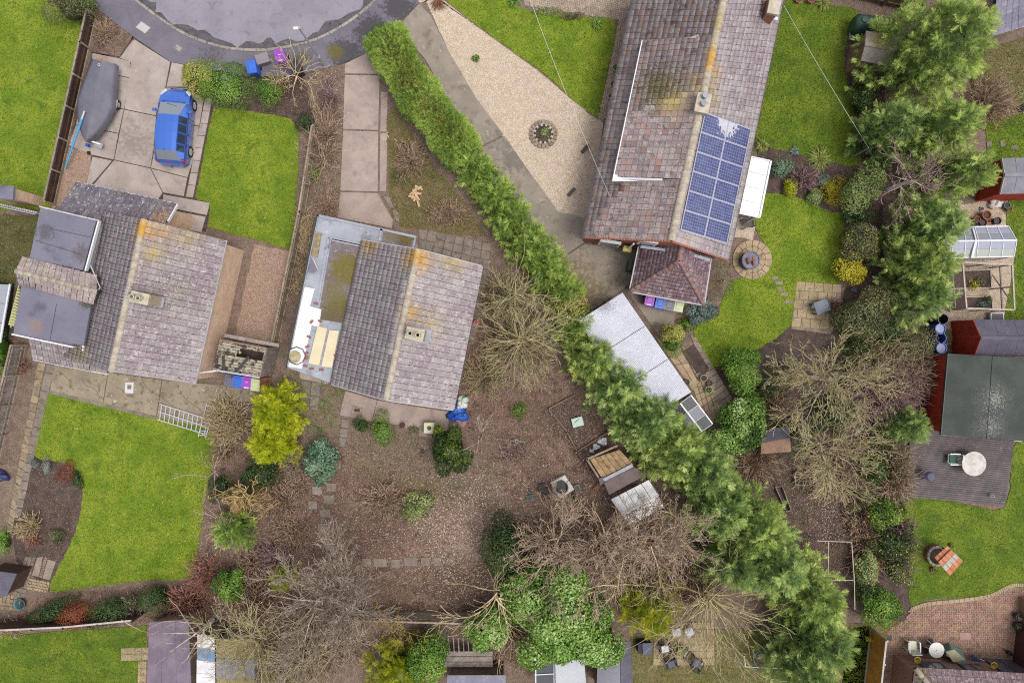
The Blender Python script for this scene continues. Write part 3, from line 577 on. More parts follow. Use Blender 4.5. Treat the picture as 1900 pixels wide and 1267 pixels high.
m_t1d = roofmat('dark_front_tile', C(125, 120, 127), C(110, 101, 113), .3, [(300, 404, 3., 30, OR, 7., 0.19)])
m_t1p = roofmat('pink_ridge_wing_tile', C(174, 158, 150), C(156, 140, 140), .5)
m_t2 = roofmat('grey_concrete_tile', C(178, 169, 167), C(160, 146, 152), .9, [(772, 480, 4.4, 46, OR, 5., 0.30), (690, 452, 3., 40, OR, 6., 0.26), (840, 475, 3.6, 60, YL, 6., 0.24), (760, 580, 4.3, 40, OR, 6., 0.23), (800, 600, 4., 60, YL, 6., 0.17)], [(C(204, 194, 195), 5., .54, .74)])
m_t3 = roofmat('brown_red_concrete_tile', C(168, 154, 148), C(152, 136, 138), .25, [(1222, 160, 4.6, 70, MOSS, 5., 0.30), (1300, 165, 4.8, 40, YL, 5., 0.30), (1318, 110, 4.7, 26, OR, 5., 0.36), (1250, 190, 5., 50, YL, 6., 0.26)], [(C(123, 103, 103), 3., .54, .7), (C(172, 142, 130), 2., .56, .7)], .2, odd=(C(160, 128, 120), .9))
m_t3r = roofmat('pale_lichened_tile', C(185, 175, 175), C(167, 151, 157), 1., [(1300, 180, 4.8, 60, YL, 5., 0.29), (1330, 130, 5., 36, OR, 7., 0.20), (1285, 452, 5., 30, OR, 6., 0.26)], [(C(206, 196, 197), 5., .54, .74)])
m_t3h = roofmat('plum_hip_tile', C(154, 125, 125), C(132, 105, 116), .7, [], [(C(193, 165, 167), 3., .55, .7)], .2)
m_t5 = roofmat('corner_house_tile', C(141, 120, 120), C(123, 101, 109), .3, [(1712, 1258, 2.6, 30, MOSS, 6., 0.29)])
m_ridge = mat('ridge_mortar_tile', C(206, 194, 176), C(186, 172, 154), 3., specks=[(C(160, 148, 120), 8., .57, .7)], patches=[(266, 425, 4.7, 26, OR, 5., 0.45), (1318, 110, 5.1, 40, OR, 4., 0.36), (1328, 40, 5.1, 40, YL, 4., 0.25), (774, 476, 4.5, 26, OR, 5., 0.36)], grain=.25, rnd=.06)
m_ridger = mat('red_ridge_tile', C(164, 128, 122), C(140, 110, 106), 4., specks=[(C(190, 176, 170), 9., .58, .7)], grain=.3, rnd=.1)
m_under = plain('roof_underlay', C(70, 64, 62), .9)
m_brick1 = mat('brown_brickwork', C(244, 208, 178, .85), C(228, 192, 164, .85), 1.5, brick=(-.2, C(200, 178, 156), .225, .075), grain=.2)
m_brick3 = mat('orange_brickwork', C(182, 100, 70), C(164, 88, 62), 1.5, brick=(-.2, C(176, 140, 120), .225, .075), grain=.2)
m_brick5 = mat('red_brown_brickwork', C(166, 124, 106), C(150, 110, 94), 1.5, brick=(.12, C(160, 136, 122), .225, .075), grain=.2)
m_felt = mat('grey_roofing_felt', C(132, 130, 146), C(122, 120, 136), .7, specks=[(C(104, 100, 112), 1., .57, .75), (C(160, 158, 168), 14., .66, .74)], patches=[(85, 430, 3.95, 26, C(98, 92, 98), 2., .42), (150, 470, 3.95, 24, C(108, 98, 102), 2.5, .4), (66, 605, 3.93, 22, C(146, 126, 124), 2.5, .5), (160, 560, 3.93, 18, C(72, 66, 42), 7., .5)], grain=.12, bsc=60, rough=.7)
m_memb = mat('pale_grey_membrane', C(176, 180, 188), C(160, 164, 174), .9, specks=[(C(136, 138, 146), 1.5, .58, .75), (C(196, 198, 202), 4., .6, .75)], grain=.1, rough=.6, patches=[(560, 410, 2.7, 20, C(176, 164, 140), 4., .4), (680, 440, 2.7, 18, C(132, 132, 140), 3., .4)])
m_mossfelt = mat('mossy_felt', C(124, 112, 118), C(146, 134, 136), 1.3, specks=[(C(160, 150, 150), 5., .56, .7)], patches=[(645, 500, 2.5, 44, C(122, 112, 24), 3., .52), (630, 570, 2.5, 40, C(112, 104, 30), 3.5, .5), (615, 600, 2.5, 40, C(110, 98, 70), 5., .52), (620, 540, 2.5, 36, C(126, 116, 80), 5., .4), (752, 438, 2.6, 26, C(108, 100, 30), 4., .55), (725, 432, 2.6, 22, C(128, 116, 92), 5., .5)], grain=.4, bsc=40, bump=.8)
m_white = plain('white_upvc', C(240, 240, 244), .4)
m_trim = mat('pale_trim', C(210, 206, 208), C(190, 186, 190), 3., grain=.15)
m_lead = mat('lead_flashing', C(176, 178, 190), C(158, 160, 172), 2., grain=.15, rough=.5)
m_black = plain('black_plastic', C(48, 46, 50), .5)
m_gutter = plain('dark_gutter', C(60, 56, 60), .5)
m_pot = mat('buff_chimney_pot', C(214, 204, 184), C(194, 182, 160), 4., grain=.2)
m_stack = mat('buff_chimney_stack', C(196, 178, 150), C(170, 152, 128), 3., specks=[(C(206, 166, 90), 5., .62, .72)], brick=(-.2, C(200, 186, 160), .225, .075), grain=.2)
m_soot = plain('chimney_soot', C(44, 38, 34), .95)
m_glass = plain('window_glass', C(92, 96, 108), .08, .8, grain=0, bump=0)
m_wframe = plain('dark_window_frame', C(86, 52, 50), .5)

def chimney(parent, x, y, z0, z1, lx, ly, rz, pots, mstack=None, name='chimney'):
    """a brick stack whose top centre shows at pixel x, y"""
    p = P(x, y, z1); M = Matrix.Translation((p.x, p.y, 0)) @ Matrix.Rotation(rz, 4, 'Z')
    def bx(mb, c, d): return mb.box(None, d, M=M @ Matrix.Translation(c))
    st = bx(MB(), (0, 0, (z0+z1)/2), (lx, ly, z1-z0)).build(name, mstack or m_stack, parent, True)
    bx(bx(MB(), (0, 0, z1+.03), (lx+.08, ly+.08, .06)), (0, 0, z1-.09), (lx+.05, ly+.05, .07)).build('capping', m_pot, st)
    for px_ in pots:
        c = M @ Vector((px_, 0, z1+.06)); MB().lathe([(.13, 0), (.13, .08), (.105, .3), (.125, .32), (.125, .36), (.085, .36), (.08, .1)], c, 14).build('chimney_pot', m_pot, st)
        MB().lathe([(.082, .12), (.0, .12)], c, 14).build('flue', m_soot, st)
    bx(MB(), (0, 0, z0+.32), (lx+.5, ly+.16, .02)).build('flashing', m_lead, st) if False else None
    return st

# ============================================================ the left house
h1 = thing('bungalow', 'grey tiled chalet bungalow with two flat felt dormers, behind the blue car', 'house', P(230, 560))
A, B, Cc, D = P(360, 712, 3.0), P(418, 446, 3.0), P(268, 407, 4.6), P(207, 690, 4.6)
def mir(r, e): v = 2*r-e; v.z = e.z; return v
A2, B2 = mir(D, A), mir(Cc, B)
rp = deck(deck(MB(), [A, B, Cc, D]), [B2, A2, D, Cc]).build('roof', m_under, h1, True)
t = Tiles(h1, rp, tile_mesh('tile', ROLL, m_t1), m_t1)
t.slope([A, B, Cc, D], .31, .31); t.slope([B2, A2, D, Cc], .31, .31)
# cross wing to the left
Gn0, Gn1, Gs0, Gs1, K0, K1 = P(141, 340, 2.8), P(329, 381, 2.8), P(62, 665, 2.8), P(200, 692, 2.8), P(30, 503, 4.1), P(182, 542, 4.1)
K1n = K0+(Gn1-Gn0); K1s = K0+(Gs1-Gs0)
front = [(100, 330), (335, 370), (318, 416), (188, 392), (186, 414), (70, 386)]
deck(MB(), [P(62, 665, 2.8), P(200, 692, 2.8), K1s, K0]).build('wing_roof', m_under, h1, True)
mbq = deck(MB(), [Gn0, Gn1, P(311, 412, 2.93), P(190, 391, 3.02), P(109, 386, 3.2)][:4]); wr = mbq.build('wing_roof', m_under, h1, True)
tf = Tiles(h1, wr, tile_mesh('tile', ROLL, m_t1d), m_t1d)
tf.slope([Gn0, Gn1, K1n, K0], .31, .31, [front])
t.slope([Gs0, Gs1, K1s, K0], .31, .31, [[(20, 600), (160, 640), (205, 700), (50, 680)]])
tf.items += []
for k, it in enumerate(tf.items): pass
tf.finish(90)
t.finish(300)
tp = Tiles(h1, wr, tile_mesh('tile', ROLL, m_t1p), m_t1p)
Kn0, Kn1 = P(42, 478, 3.92), P(182, 512, 3.92); Ks0, Ks1 = P(36, 527, 3.9), P(176, 562, 3.9)
tp.slope([Kn0, Kn1, K1, K0], .3, .3); tp.slope([Ks0, Ks1, K1, K0], .3, .3); tp.finish(60)
deck(deck(MB(), [Kn0, Kn1, K1, K0], .3), [Ks0, Ks1, K1, K0], .3).build('wing_ridge', m_under, h1, True)
caps(rp, D, Cc, m_ridge, 18, .16); caps(rp, K0+(K1-K0)*.0, K1, m_ridge, 10, .13)
def felt(parent, pts, z, m, base, over=.12, seams=(), trim=()):
    o = MB().prism(W(pts, z), z-.16, z, .02).build('flat_roof', m, parent, True)
    MB().prism(shrink(W(pts, z), over), base, z-.16).build('dormer_wall', m_brick1 if base < 1 else m_trim, parent, True)
    for a, b in seams: MB().beam(P(*a, z+.003), P(*b, z+.003), .02, .012).build('felt_seam', m_gutter, o)
    for a, b, mm in trim: MB().beam(P(*a, z-.05), P(*b, z-.05), .07, .2).build('fascia', mm, o)
    return o
felt(h1, [(75, 384), (185, 410), (160, 503), (54, 480)], 3.95, m_felt, 2.9, .12, [((92, 424), (176, 442)), ((66, 446), (150, 472))], [((185, 410), (160, 503), m_white), ((75, 384), (185, 410), m_trim)])
MB().beam(P(181, 410, 3.97), P(156, 502, 3.97), .1, .05).build('lead_strip', m_gutter, h1, True)
felt(h1, [(40, 524), (172, 549), (155, 641), (24, 620)], 3.93, m_felt, 2.9, .12, [((105, 564), (93, 630))], [((24, 620), (138, 644), m_white)])
# walls
def shr3(ps, d): return shrink(ps, d)
MB().prism(shrink([A, B, B2, A2], .18), 0, 2.95).build('wall', m_brick1, h1, True)
MB().hull([A.lerp(D, .06)*1, D, A2.lerp(D, .06)], [v+(Cc-D).normalized()*.2 for v in (A.lerp(D, .06), D, A2.lerp(D, .06))]).build('gable', m_brick1, h1, True)
MB().hull([B.lerp(Cc, .06)*1, Cc, B2.lerp(Cc, .06)], [v-(Cc-D).normalized()*.2 for v in (B.lerp(Cc, .06), Cc, B2.lerp(Cc, .06))]).build('gable', m_brick1, h1, True)
MB().prism(shrink([Gs0, Gs1, Gn1, Gn0], .25), 0, 2.75).build('wall', m_brick1, h1, True)
for a, b, mm in ((A, B, m_trim), (Gn0, Gn1, m_white), (Gs0, Gs1, m_white)):
    n = (b-a).cross(Vector((0, 0, 1))).normalized(); c0 = sum((A, B2), Vector())/2
    if (a+b).dot(n)/2 < c0.dot(n): n = -n
    MB().beam(a+n*.05-Vector((0, 0, .02)), b+n*.05-Vector((0, 0, .02)), .1, .08).build('gutter', mm, h1, True)
MB().beam(Gn1+Vector((.02, 0, 0)), P(312, 412, 3.3), .06, .16).build('barge_board', m_white, h1, True)
MB().tube(P(168, 492, 4.0), P(186, 534, 4.0), .03).tube(P(186, 534, 4.0), P(172, 548, 3.95), .035).build('waste_pipe', m_trim, h1, True)
chimney(h1, 260, 553, 3.8, 5.35, .8, .46, -.22, (-.2, .1))
MB().box(P(294, 560, 4.12), (.55, .5, .06), -.22).build('flashing', m_lead, h1, True)
ar = MB().beam(P(241, 528, 5.2), P(233, 556, 5.2), .03, .03)
for k in range(6): q = Vector((241, 528)).lerp(Vector((233, 556)), k/5); ar.beam(P(q.x-4-k, q.y-2, 5.2), P(q.x+4+k, q.y+2, 5.2), .02, .02)
ar.tube(P(240, 548, 4.5), P(238, 542, 5.2), .02).build('aerial', m_trim, h1, True)
mb = MB()
for i in range(5): mb.box(P(156+i % 2*5, 637+i*3, 3.6), (.14, .12, .12), i)
mb.build('flue_terminal', m_white, h1, True)
# lichen and moss clumps in the felt corner
o = tag(MB().beam(P(366, 692, 2.2), P(402, 688, 2.2), .06, .06).build('waste_pipe', m_white, h1, True))
# yellow slatted canopy and neighbour's glass house on the far left
cn = thing('lean_to_canopy', 'pale yellow ribbed canopy on the outer side of the left house', 'canopy', P(24, 570))
for k in range(14):
    a = Vector((34, 528)).lerp(Vector((15, 603)), k/14); b = Vector((34, 528)).lerp(Vector((15, 603)), (k+.92)/14)
    MB().hull([P(a.x, a.y, 2.6), P(b.x, b.y, 2.6), P(b.x+14-k*.2, b.y+3, 2.8), P(a.x+5+k*.4, a.y+3, 2.8)], [P(a.x, a.y, 2.64), P(b.x, b.y, 2.64), P(b.x+14-k*.2, b.y+3, 2.84), P(a.x+5+k*.4, a.y+3, 2.84)]).build('slat', plain('canopy_yellow', C(206, 204, 140), .6) if k == 0 else bpy.data.materials['canopy_yellow'], cn, True)
for x, y in ((20, 606), (36, 532)): MB().tube(P(x, y), P(x, y, 2.6), .04).build('post', m_trim, cn, True)
gh = thing('glasshouse', 'dark green framed glass lean-to at the far left edge', 'greenhouse', P(8, 580))
m_gl1 = glassmat('pale_glass', C(200, 206, 216), .55); m_dkgreen = plain('dark_green_paint', C(36, 62, 52), .5)
for k in range(3): MB().hull(*[[P(x, y, z+dz) for x, y, z in ((-30, 526+k*36, 2.2), (18-k*5, 528+k*36, 2.), (13-k*5, 563+k*36, 2.), (-30, 561+k*36, 2.2))] for dz in (0, .02)]).build('pane', m_gl1, gh, True)
MB().beam(P(19, 527, 2.02), P(0, 636, 2.02), .08, .08).build('eaves_bar', m_white, gh, True)
MB().prism(W([(-30, 524), (27, 527), (14, 640), (-30, 640)]), 0, 1.5).build('wall', m_dkgreen, gh, True)
ob = thing('outbuilding', 'corner of a brick outbuilding with grey felt roof at the far left', 'outbuilding', P(5, 360))
MB().prism(W([(-40, 340), (26, 345), (24, 371), (-40, 366)], 2.4), 2.3, 2.42, .02).build('roof', m_felt, ob, True); MB().prism(shrink(W([(-40, 340), (26, 345), (24, 371), (-40, 366)], 2.4), .1), 0, 2.3).build('wall', m_brick1, ob, True)
sgt = thing('picket_gate', 'pale picket gate between the outbuilding and the left house', 'gate', P(35, 390))
m_picket = mat('pale_picket', C(196, 190, 198), C(176, 168, 178), 4., grain=.2)
for k in range(17):
    q = Vector((2, 380)).lerp(Vector((66, 394)), k/16); MB().box(P(q.x, q.y, 1.6)-Vector((0, 0, .8)), (.085, .1, 1.6), -.21).build('slat', m_picket, sgt, True)
for z in (.4, 1.3): MB().beam(P(2, 384, z), P(66, 398, z), .05, .09).build('rail', m_picket, sgt, True)

# ============================================================ the middle house
h2 = thing('bungalow', 'grey tiled bungalow with mossy flat roof side extension, in the middle', 'house', P(750, 600))
A, B, Cc, D = P(840, 760, 2.8), P(894, 494, 2.8), P(776, 463, 4.5), P(716, 742, 4.5)
A2, B2 = P(616, 713, 2.8), P(674, 446, 2.8)
rp = deck(deck(MB(), [A, B, Cc, D]), [B2, A2, D, Cc]).build('roof', m_under, h2, True)
t = Tiles(h2, rp, tile_mesh('tile', ROLL, m_t2), m_t2); t.slope([A, B, Cc, D], .31, .31); t.slope([B2, A2, D, Cc], .31, .31); t.finish(300)
caps(rp, D, Cc, m_ridge, 18, .16)
MB().prism(shrink([A, B, B2, A2], .18), 0, 2.75).build('wall', m_brick1, h2, True)
for e0, r0, e1, r1 in ((A, D, A2, D), (B, Cc, B2, Cc)):
    dv = (Cc-D).normalized()*(.2 if r0 is D else -.2); tri = [e0.lerp(r0, .06), r0, e1.lerp(r0, .06)]; MB().hull(tri, [v+dv for v in tri]).build('gable', m_brick1, h2, True)
for a, b in ((A, B), (A2, B2)):
    n = Vector((1, .2, 0))*(1 if a is A else -1); MB().beam(a+n*.06, b+n*.06, .11, .08).build('gutter', m_gutter, h2, True)
for a, b in ((A, D), (A2, D), (B, Cc), (B2, Cc)): MB().beam(a, b, .08, .1).build('verge', m_trim, h2, True)
st = chimney(h2, 770, 620, 3.4, 5.3, .8, .52, -.22, (-.19, .19))
MB().box(P(776, 621, 4.28), (1.25, .75, .05), -.22).build('flashing', m_lead, h2, True)
# flat roofed extension
zf = 2.6
ext = [(590, 398), (773, 438), (768, 462), (676, 446), (617, 712), (533, 682)]
MB().prism(W(ext, zf), zf-.2, zf, .02).build('flat_roof', m_memb, h2, True)
MB().prism(shrink(W([(592, 402), (770, 440), (766, 464), (674, 450), (624, 690), (536, 678)], zf), .15), 0, zf-.2).build('wall', m_brick1, h2, True)
MB().prism(W([(615, 446), (668, 457), (640, 600), (590, 592)], zf), zf, zf+.03).build('mossy_roof', m_mossfelt, h2, True)
MB().prism(W([(712, 428), (769, 440), (764, 462), (708, 450)], zf), zf, zf+.03).build('mossy_roof', m_mossfelt, h2, True)
for a, b in (((610, 441), (671, 454)), ((610, 441), (590, 560)), ((590, 400), (772, 440)), ((616, 445), (668, 456)), ((708, 425), (704, 448)), ((590, 398), (533, 680)), ((671, 454), (640, 602))): MB().beam(P(*a, zf+.03), P(*b, zf+.03), .12, .07).build('upstand', m_memb, h2, True)
MB().beam(P(589, 398, zf+.05), P(531, 682, zf+.05), .06, .2).build('fascia', m_gutter, h2, True)
m_wmem = plain('white_membrane', C(250, 248, 252), .5); m_board = mat('cream_insulation', C(240, 224, 190), C(232, 214, 178), 1., grain=.08)
MB().prism(W([(565, 532), (584, 536), (575, 568), (596, 574), (592, 606), (578, 604), (560, 684), (533, 680)], zf+.06), zf+.02, zf+.06, .01).build('white_sheet', m_wmem, h2, True)
MB().prism(W([(592, 604), (634, 600), (616, 692), (558, 684), (574, 606)], zf+.045), zf+.015, zf+.045).build('white_sheet', m_memb, h2, True)
for i, q in enumerate(([(589, 605), (607, 609), (592, 678), (572, 674)], [(611, 612), (629, 614), (616, 682), (596, 680)])):
    b_ = MB().prism(W(q, zf+.14), zf+.06, zf+.14, .006).build('insulation_board', m_board); tag(b_, ('cream insulation board lying on the flat roof, farther from the ridge', 'cream insulation board lying on the flat roof, against the tiles')[i], 'board', 'insulation boards on the flat roof')
m_rbrick = mat('loose_red_brick', C(176, 110, 92), C(150, 92, 80), 6., grain=.2, rnd=.15)
for i, (x, y, a) in enumerate([(578, 597, .9), (573, 625, -.5), (570, 643, .4), (568, 655, .3), (569, 664, 1.), (566, 679, -.2), (586, 563, -.3), (594, 596, -.4), (622, 661, -1.2), (578, 684, .1), (596, 686, -.1)]):
    b_ = MB().box(P(x, y, zf+.13), (.215, .1025, .07), a).build('loose_brick', m_rbrick); tag(b_, 'loose red brick on the flat roof, '+('by the top corner of the insulation boards', 'third below the small grey hatch', 'beside the upper rim of the octagonal tray', 'touching the tray on its inner side, upper', 'touching the tray on its inner side, lower', 'below the octagonal tray', 'at the notch of the white sheet', 'above the outer insulation board', 'between the inner board and the tiles', 'at the lower edge near the outer board', 'at the lower edge near the inner board')[i], 'brick', 'loose bricks on the flat roof')
p = P(551, 660, zf+.06); oc = thing('octagonal_tray', 'octagonal dark rimmed tray of sand on the flat roof', 'tray', p)
MB().lathe([(.46, 0), (.48, .1), (.44, .1), (.43, .03)], n=8, sm=False).build('rim', m_gutter, oc); MB().lathe([(.44, .04), (0, .04)], n=8, sm=False).build('base_panel', m_wmem, oc)
MB().lathe([(.34, .04), (.2, .09), (0, .1)], (-.1, -.04, 0), 9).build('sand', mat('damp_sand', C(196, 184, 150), C(168, 150, 110), 5., grain=.3), oc)
b_ = MB().prism(W([(585, 430), (596, 433), (589, 477), (577, 474)], zf+.12), zf+.03, zf+.12, .01).build('timber_offcut', mat('old_timber_block', C(176, 158, 124), C(140, 124, 96), 4., grain=.3)); tag(b_, 'weathered timber block lying along the edge of the flat roof', 'timber')
sl_ = thing('folded_felt', 'triangular flap of torn grey felt on the flat roof edge', 'roofing felt', P(583, 490, zf+.03))
MB().hull(W([(578, 478), (591, 500), (581, 507), (571, 504)], zf+.04), W([(578, 478), (591, 500), (581, 507), (571, 504)], zf+.1)).build('flap', m_felt, sl_, True); MB().beam(P(580, 478, zf+.12), P(591, 502, zf+.12), .06, .05).build('batten', m_trim, sl_, True)
# ladder hooked at the gutter end
# ============================================================ the right house
h3 = thing('bungalow', 'long brown tiled bungalow with solar panels and wide dormer, right of the gravel', 'house', P(1240, 240))
def lx(p0, p1, y): f = (y-p0[1])/(p1[1]-p0[1]); return p0[0]+(p1[0]-p0[0])*f
ze, zr = 2.8, 5.1
eL0, eL1 = P(1184, -45, ze), P(1083, 440, ze); eR0, eR1 = P(1460, -45, ze), P(1349, 481, ze); r0_, r1_ = P(1352, -45, zr), P(1245, 447, zr)
rp = deck(deck(MB(), [eL1, eL0, r0_, r1_]), [eR0, eR1, r1_, r0_]).build('roof', m_under, h3, True)
dq = [(1192, 76), (1140, 326), (1262, 336), (1326, 60)]
tL = Tiles(h3, rp, tile_mesh('tile', FLAT, m_t3), m_t3); tL.slope([eL1, eL0, r0_, r1_], .3, .29, hole=[[(1204, 84), (1150, 320), (1246, 330), (1310, 80)]])
dz0, dz1 = 4.05, 5.13
dA, dB, dC, dD = P(1139, 328, dz0), P(1192, 76, dz0), P(1324, 66, dz1), P(1266, 332, dz1)
deck(MB(), [dA, dB, dC, dD], .16).build('dormer_roof', m_under, h3, True); tL.slope([dA, dB, dC, dD], .3, .29, lift=.02); tL.finish(300)
tR = Tiles(h3, rp, tile_mesh('tile', FLAT, m_t3r), m_t3r); tR.slope([eR0, eR1, r1_, r0_], .3, .29); tR.finish(120)
caps(rp, r1_, r0_, m_ridge, 38, .19)
dn = (dA-dB).cross(Vector((0, 0, 1))).normalized(); dn = -dn if dn.x > 0 else dn
MB().hull([dA-Vector((0, 0, 1.2)), dB-Vector((0, 0, 1.2)), dB-Vector((0, 0, 1.2))-dn*.1, dA-Vector((0, 0, 1.2))-dn*.1], [dA-Vector((0, 0, .12)), dB-Vector((0, 0, .12)), dB-Vector((0, 0, .12))-dn*.1, dA-Vector((0, 0, .12))-dn*.1]).build('dormer_front', m_trim, h3, True)
MB().beam(dA+dn*.02, dB+dn*.02, .05, .12).build('dormer_gutter', m_white, h3, True)
MB().hull([dA-Vector((0, 0, 1.2)), dA+Vector((0, 0, -.05)), dD.lerp(dA, .28)+Vector((0, 0, -.05)), dD.lerp(dA, .28)-Vector((0, 0, .5))], [v+Vector((.0, -.1, 0)) for v in (dA-Vector((0, 0, 1.2)), dA+Vector((0, 0, -.05)), dD.lerp(dA, .28)+Vector((0, 0, -.05)), dD.lerp(dA, .28)-Vector((0, 0, .5)))]).build('dormer_cheek', m_white, h3, True)
MB().hull(W([(1136, 336), (1138, 324), (1230, 331), (1230, 337)], 4.1), W([(1136, 336), (1138, 324), (1230, 331), (1230, 337)], 4.14)).build('lead_apron', m_white, h3, True)
MB().hull(W([(1276, 71), (1297, 64), (1296, 71)], 4.85), W([(1276, 71), (1297, 64), (1296, 71)], 4.92)).build('lead_apron', m_lead, h3, True)
MB().prism(shrink([eL0, eL1, eR1, eR0], .22), 0, 2.7).build('wall', m_brick3, h3, True)
tri = [eL1.lerp(r1_, .05), r1_, eR1.lerp(r1_, .05)]; dv = (r0_-r1_).normalized()*.22; MB().hull([v+dv*.5 for v in tri], [v+dv*1.5 for v in tri]).build('gable', m_brick3, h3, True)
for a, b, sx in ((eL0, eL1, -1), (eR0, eR1, 1)): MB().beam(a+Vector((sx*.06, 0, 0)), b+Vector((sx*.06, 0, 0)), .12, .1).build('gutter', m_gutter, h3, True)
for a, b in ((eL1, r1_), (eR1, r1_)): MB().beam(a-dv*.1, b-dv*.1, .1, .12).build('verge', m_brick3, h3, True)
# gable windows and pipes
gd = (eR1-eL1).normalized(); gn = Vector((gd.y, -gd.x, 0)).normalized()
if gn.y > 0: gn = -gn
def on_gable(u, z): q = eL1.lerp(eR1, u); return Vector((q.x, q.y, z))+gn*-.08
for u, w_, z0, z1 in ((.2, 1.1, 1.0, 2.2), (.42, .9, 3.1, 4.2)):
    f = MB().box(None, (w_, .16, z1-z0), M=Matrix.Translation(on_gable(u, (z0+z1)/2)) @ Matrix.Rotation(math.atan2(gd.y, gd.x), 4, 'Z')).build('window', m_white, h3, True)
    MB().box(None, (w_-.16, .18, z1-z0-.16), M=Matrix.Translation(on_gable(u, (z0+z1)/2)) @ Matrix.Rotation(math.atan2(gd.y, gd.x), 4, 'Z')).build('pane', m_glass, f)
MB().tube(on_gable(.34, .1)+gn*.1, on_gable(.34, 3.2)+gn*.1, .05).build('soil_pipe', m_white, h3, True)
# chimneys
st = chimney(h3, 1304, 192, 4.2, 5.6, .6, .85, -.2, (), mat('lichened_render_stack', C(190, 182, 172), C(168, 158, 146), 3., specks=[(C(206, 160, 60), 4., .6, .68)], grain=.25))
for dx, dy in ((3, -12), (0, 2)): p = P(1304+dx, 192+dy, 5.66); MB().lathe([(.13, 0), (.12, .18), (.14, .2), (.14, .24), (.07, .24)], p, 12).lathe([(.07, .23), (0, .23)], p, 12).build('chimney_cowl', m_lead, st)
MB().box(P(1289, 190, 4.95), (.3, .9, .05), -.2).build('flashing', m_lead, h3, True)
st = chimney(h3, 1437, 8, 2.6, 4.3, .5, .95, -.2, (), m_brick3); MB().box(P(1432, 34, 3.1), (.6, .16, .08), -.2).build('flashing', m_white, h3, True)
# solar panels
def panelmat():
    t = NT('solar_cells'); uv = t.n('UVMap').outputs[0]; sx = t.n('SeparateXYZ'); t.l(uv, sx.inputs[0]); fs = []
    for i, n in ((0, 10), (1, 6)):
        f = t.math('FRACT', t.math('MULTIPLY', sx.outputs[i], float(n))); fs.append(t.math('GREATER_THAN', t.math('ABSOLUTE', t.math('SUBTRACT', f, .5)), .455))
    g = t.math('MAXIMUM', fs[0], fs[1]); pos = t.n('NewGeometry').outputs['Position']
    c = t.mix(t.smooth(t.noise(pos, 3.), .4, .65), C(70, 75, 122), C(90, 95, 142)); c = t.mix(g, c, C(150, 155, 188))
    f = t.math('SUBTRACT', 1., t.math('MULTIPLY', (lambda d: (t.l(pos, d.inputs[0]), setattr(d.inputs[1], 'default_value', P(1352, 222, 4.2)), d.outputs['Value'])[2])((lambda n: (setattr(n, 'operation', 'DISTANCE'), n)[1])(t.n('VectorMath'))), 1/1.0))
    c = t.mix(t.smooth(t.math('ADD', t.noise(pos, 7., 3), t.math('MULTIPLY', t.math('MAXIMUM', f, -1.), .55)), .6, .72), c, C(206, 204, 214))
    b = t.n('BsdfPrincipled'); t.l(c, b.inputs['Base Color']); b.inputs['Roughness'].default_value = .25; b.inputs['Specular IOR Level'].default_value = .5; return t.out(b.outputs[0])
m_cell = panelmat(); m_alu = plain('aluminium', C(214, 214, 222), .4, metal=.3)
sa = thing('solar_array', 'array of twelve blue solar panels in pale frames on the right roof slope', 'solar panels', P(1330, 330))
rn = (eR1-eR0).cross(r0_-eR0).normalized(); rn = -rn if rn.z < 0 else rn
def on_roof(x, y):   # pixel on the plane of the right slope, lifted 0.12 m
    o = Vector((0, 0, CAM_H)); d = P(x, y, 0)-o; q = eR0+rn*.14; return o+d*((q-o).dot(rn)/d.dot(rn))
q4 = [on_roof(1308, 209), on_roof(1394, 240), on_roof(1349, 452), on_roof(1263, 426)]
f = lambda u, v: (q4[0]*(1-u)+q4[1]*u)*(1-v)+(q4[3]*(1-u)+q4[2]*u)*v
for i in range(2):
    for j in range(6):
        c = [f((i+a)/2, (j+b)/6) for a, b in ((.004, .006), (.996, .006), (.996, .994), (.004, .994))]
        pn = MB().hull([v-rn*.035 for v in c], c).build('solar_panel', m_alu, sa, True)
        ci = [f((i+a)/2, (j+b)/6)+rn*.004 for a, b in ((.025, .035), (.975, .035), (.975, .965), (.025, .965))]
        cell = MB().add(ci, [(0, 3, 2, 1)]).build('cells', m_cell, pn); uvl = cell.data.uv_layers.new()
        for lp, uvv in zip(uvl.data, ((0, 0), (0, 1), (1, 1), (1, 0))): lp.uv = uvv
        if (cell.data.polygons[0].normal).dot(rn) < 0: cell.data.flip_normals()
for j in range(7): MB().beam(f(0, j/6)-rn*.06, f(1, j/6)-rn*.06, .05, .05).build('mounting_rail', m_alu, sa, True)
# hipped extension
ez, az = 2.35, 3.75
c0, c1, c2, c3 = P(1185, 458, ez), P(1168, 541, ez), P(1306, 566, ez), P(1319, 480, ez); ap_, rt = P(1260, 484, az), P(1266, 452, az)
rp = MB().add([c0, c1, ap_, rt], [(0, 1, 2, 3)]).add([c1, c2, ap_], [(0, 1, 2)]).add([c2, c3, rt, ap_], [(0, 1, 2, 3)]).build('hip_roof', m_under, h3, True)
def planar(A, B, T, poly, tt):
    x = (B-A); up = T-A; u = x.normalized(); n = x.cross(up).normalized(); n = -n if n.z < 0 else n; v = n.cross(u); v = -v if v.z < 0 else v
    h = (T-A).dot(v); s0 = min((p-A).dot(u) for p in poly); s1 = max((p-A).dot(u) for p in poly)
    tt.slope([A+u*s0, A+u*s1, A+u*s1+v*h, A+u*s0+v*h], .22, .2, clip=[[px_of(p) for p in poly]], lift=.0)
tH = Tiles(h3, rp, tile_mesh('tile', FLAT, m_t3h), m_t3h)
planar(c0, c1, ap_, [c0, c1, ap_, rt], tH); planar(c1, c2, ap_, [c1, c2, ap_], tH); planar(c2, c3, ap_, [c2, c3, rt, ap_], tH); tH.finish(0)
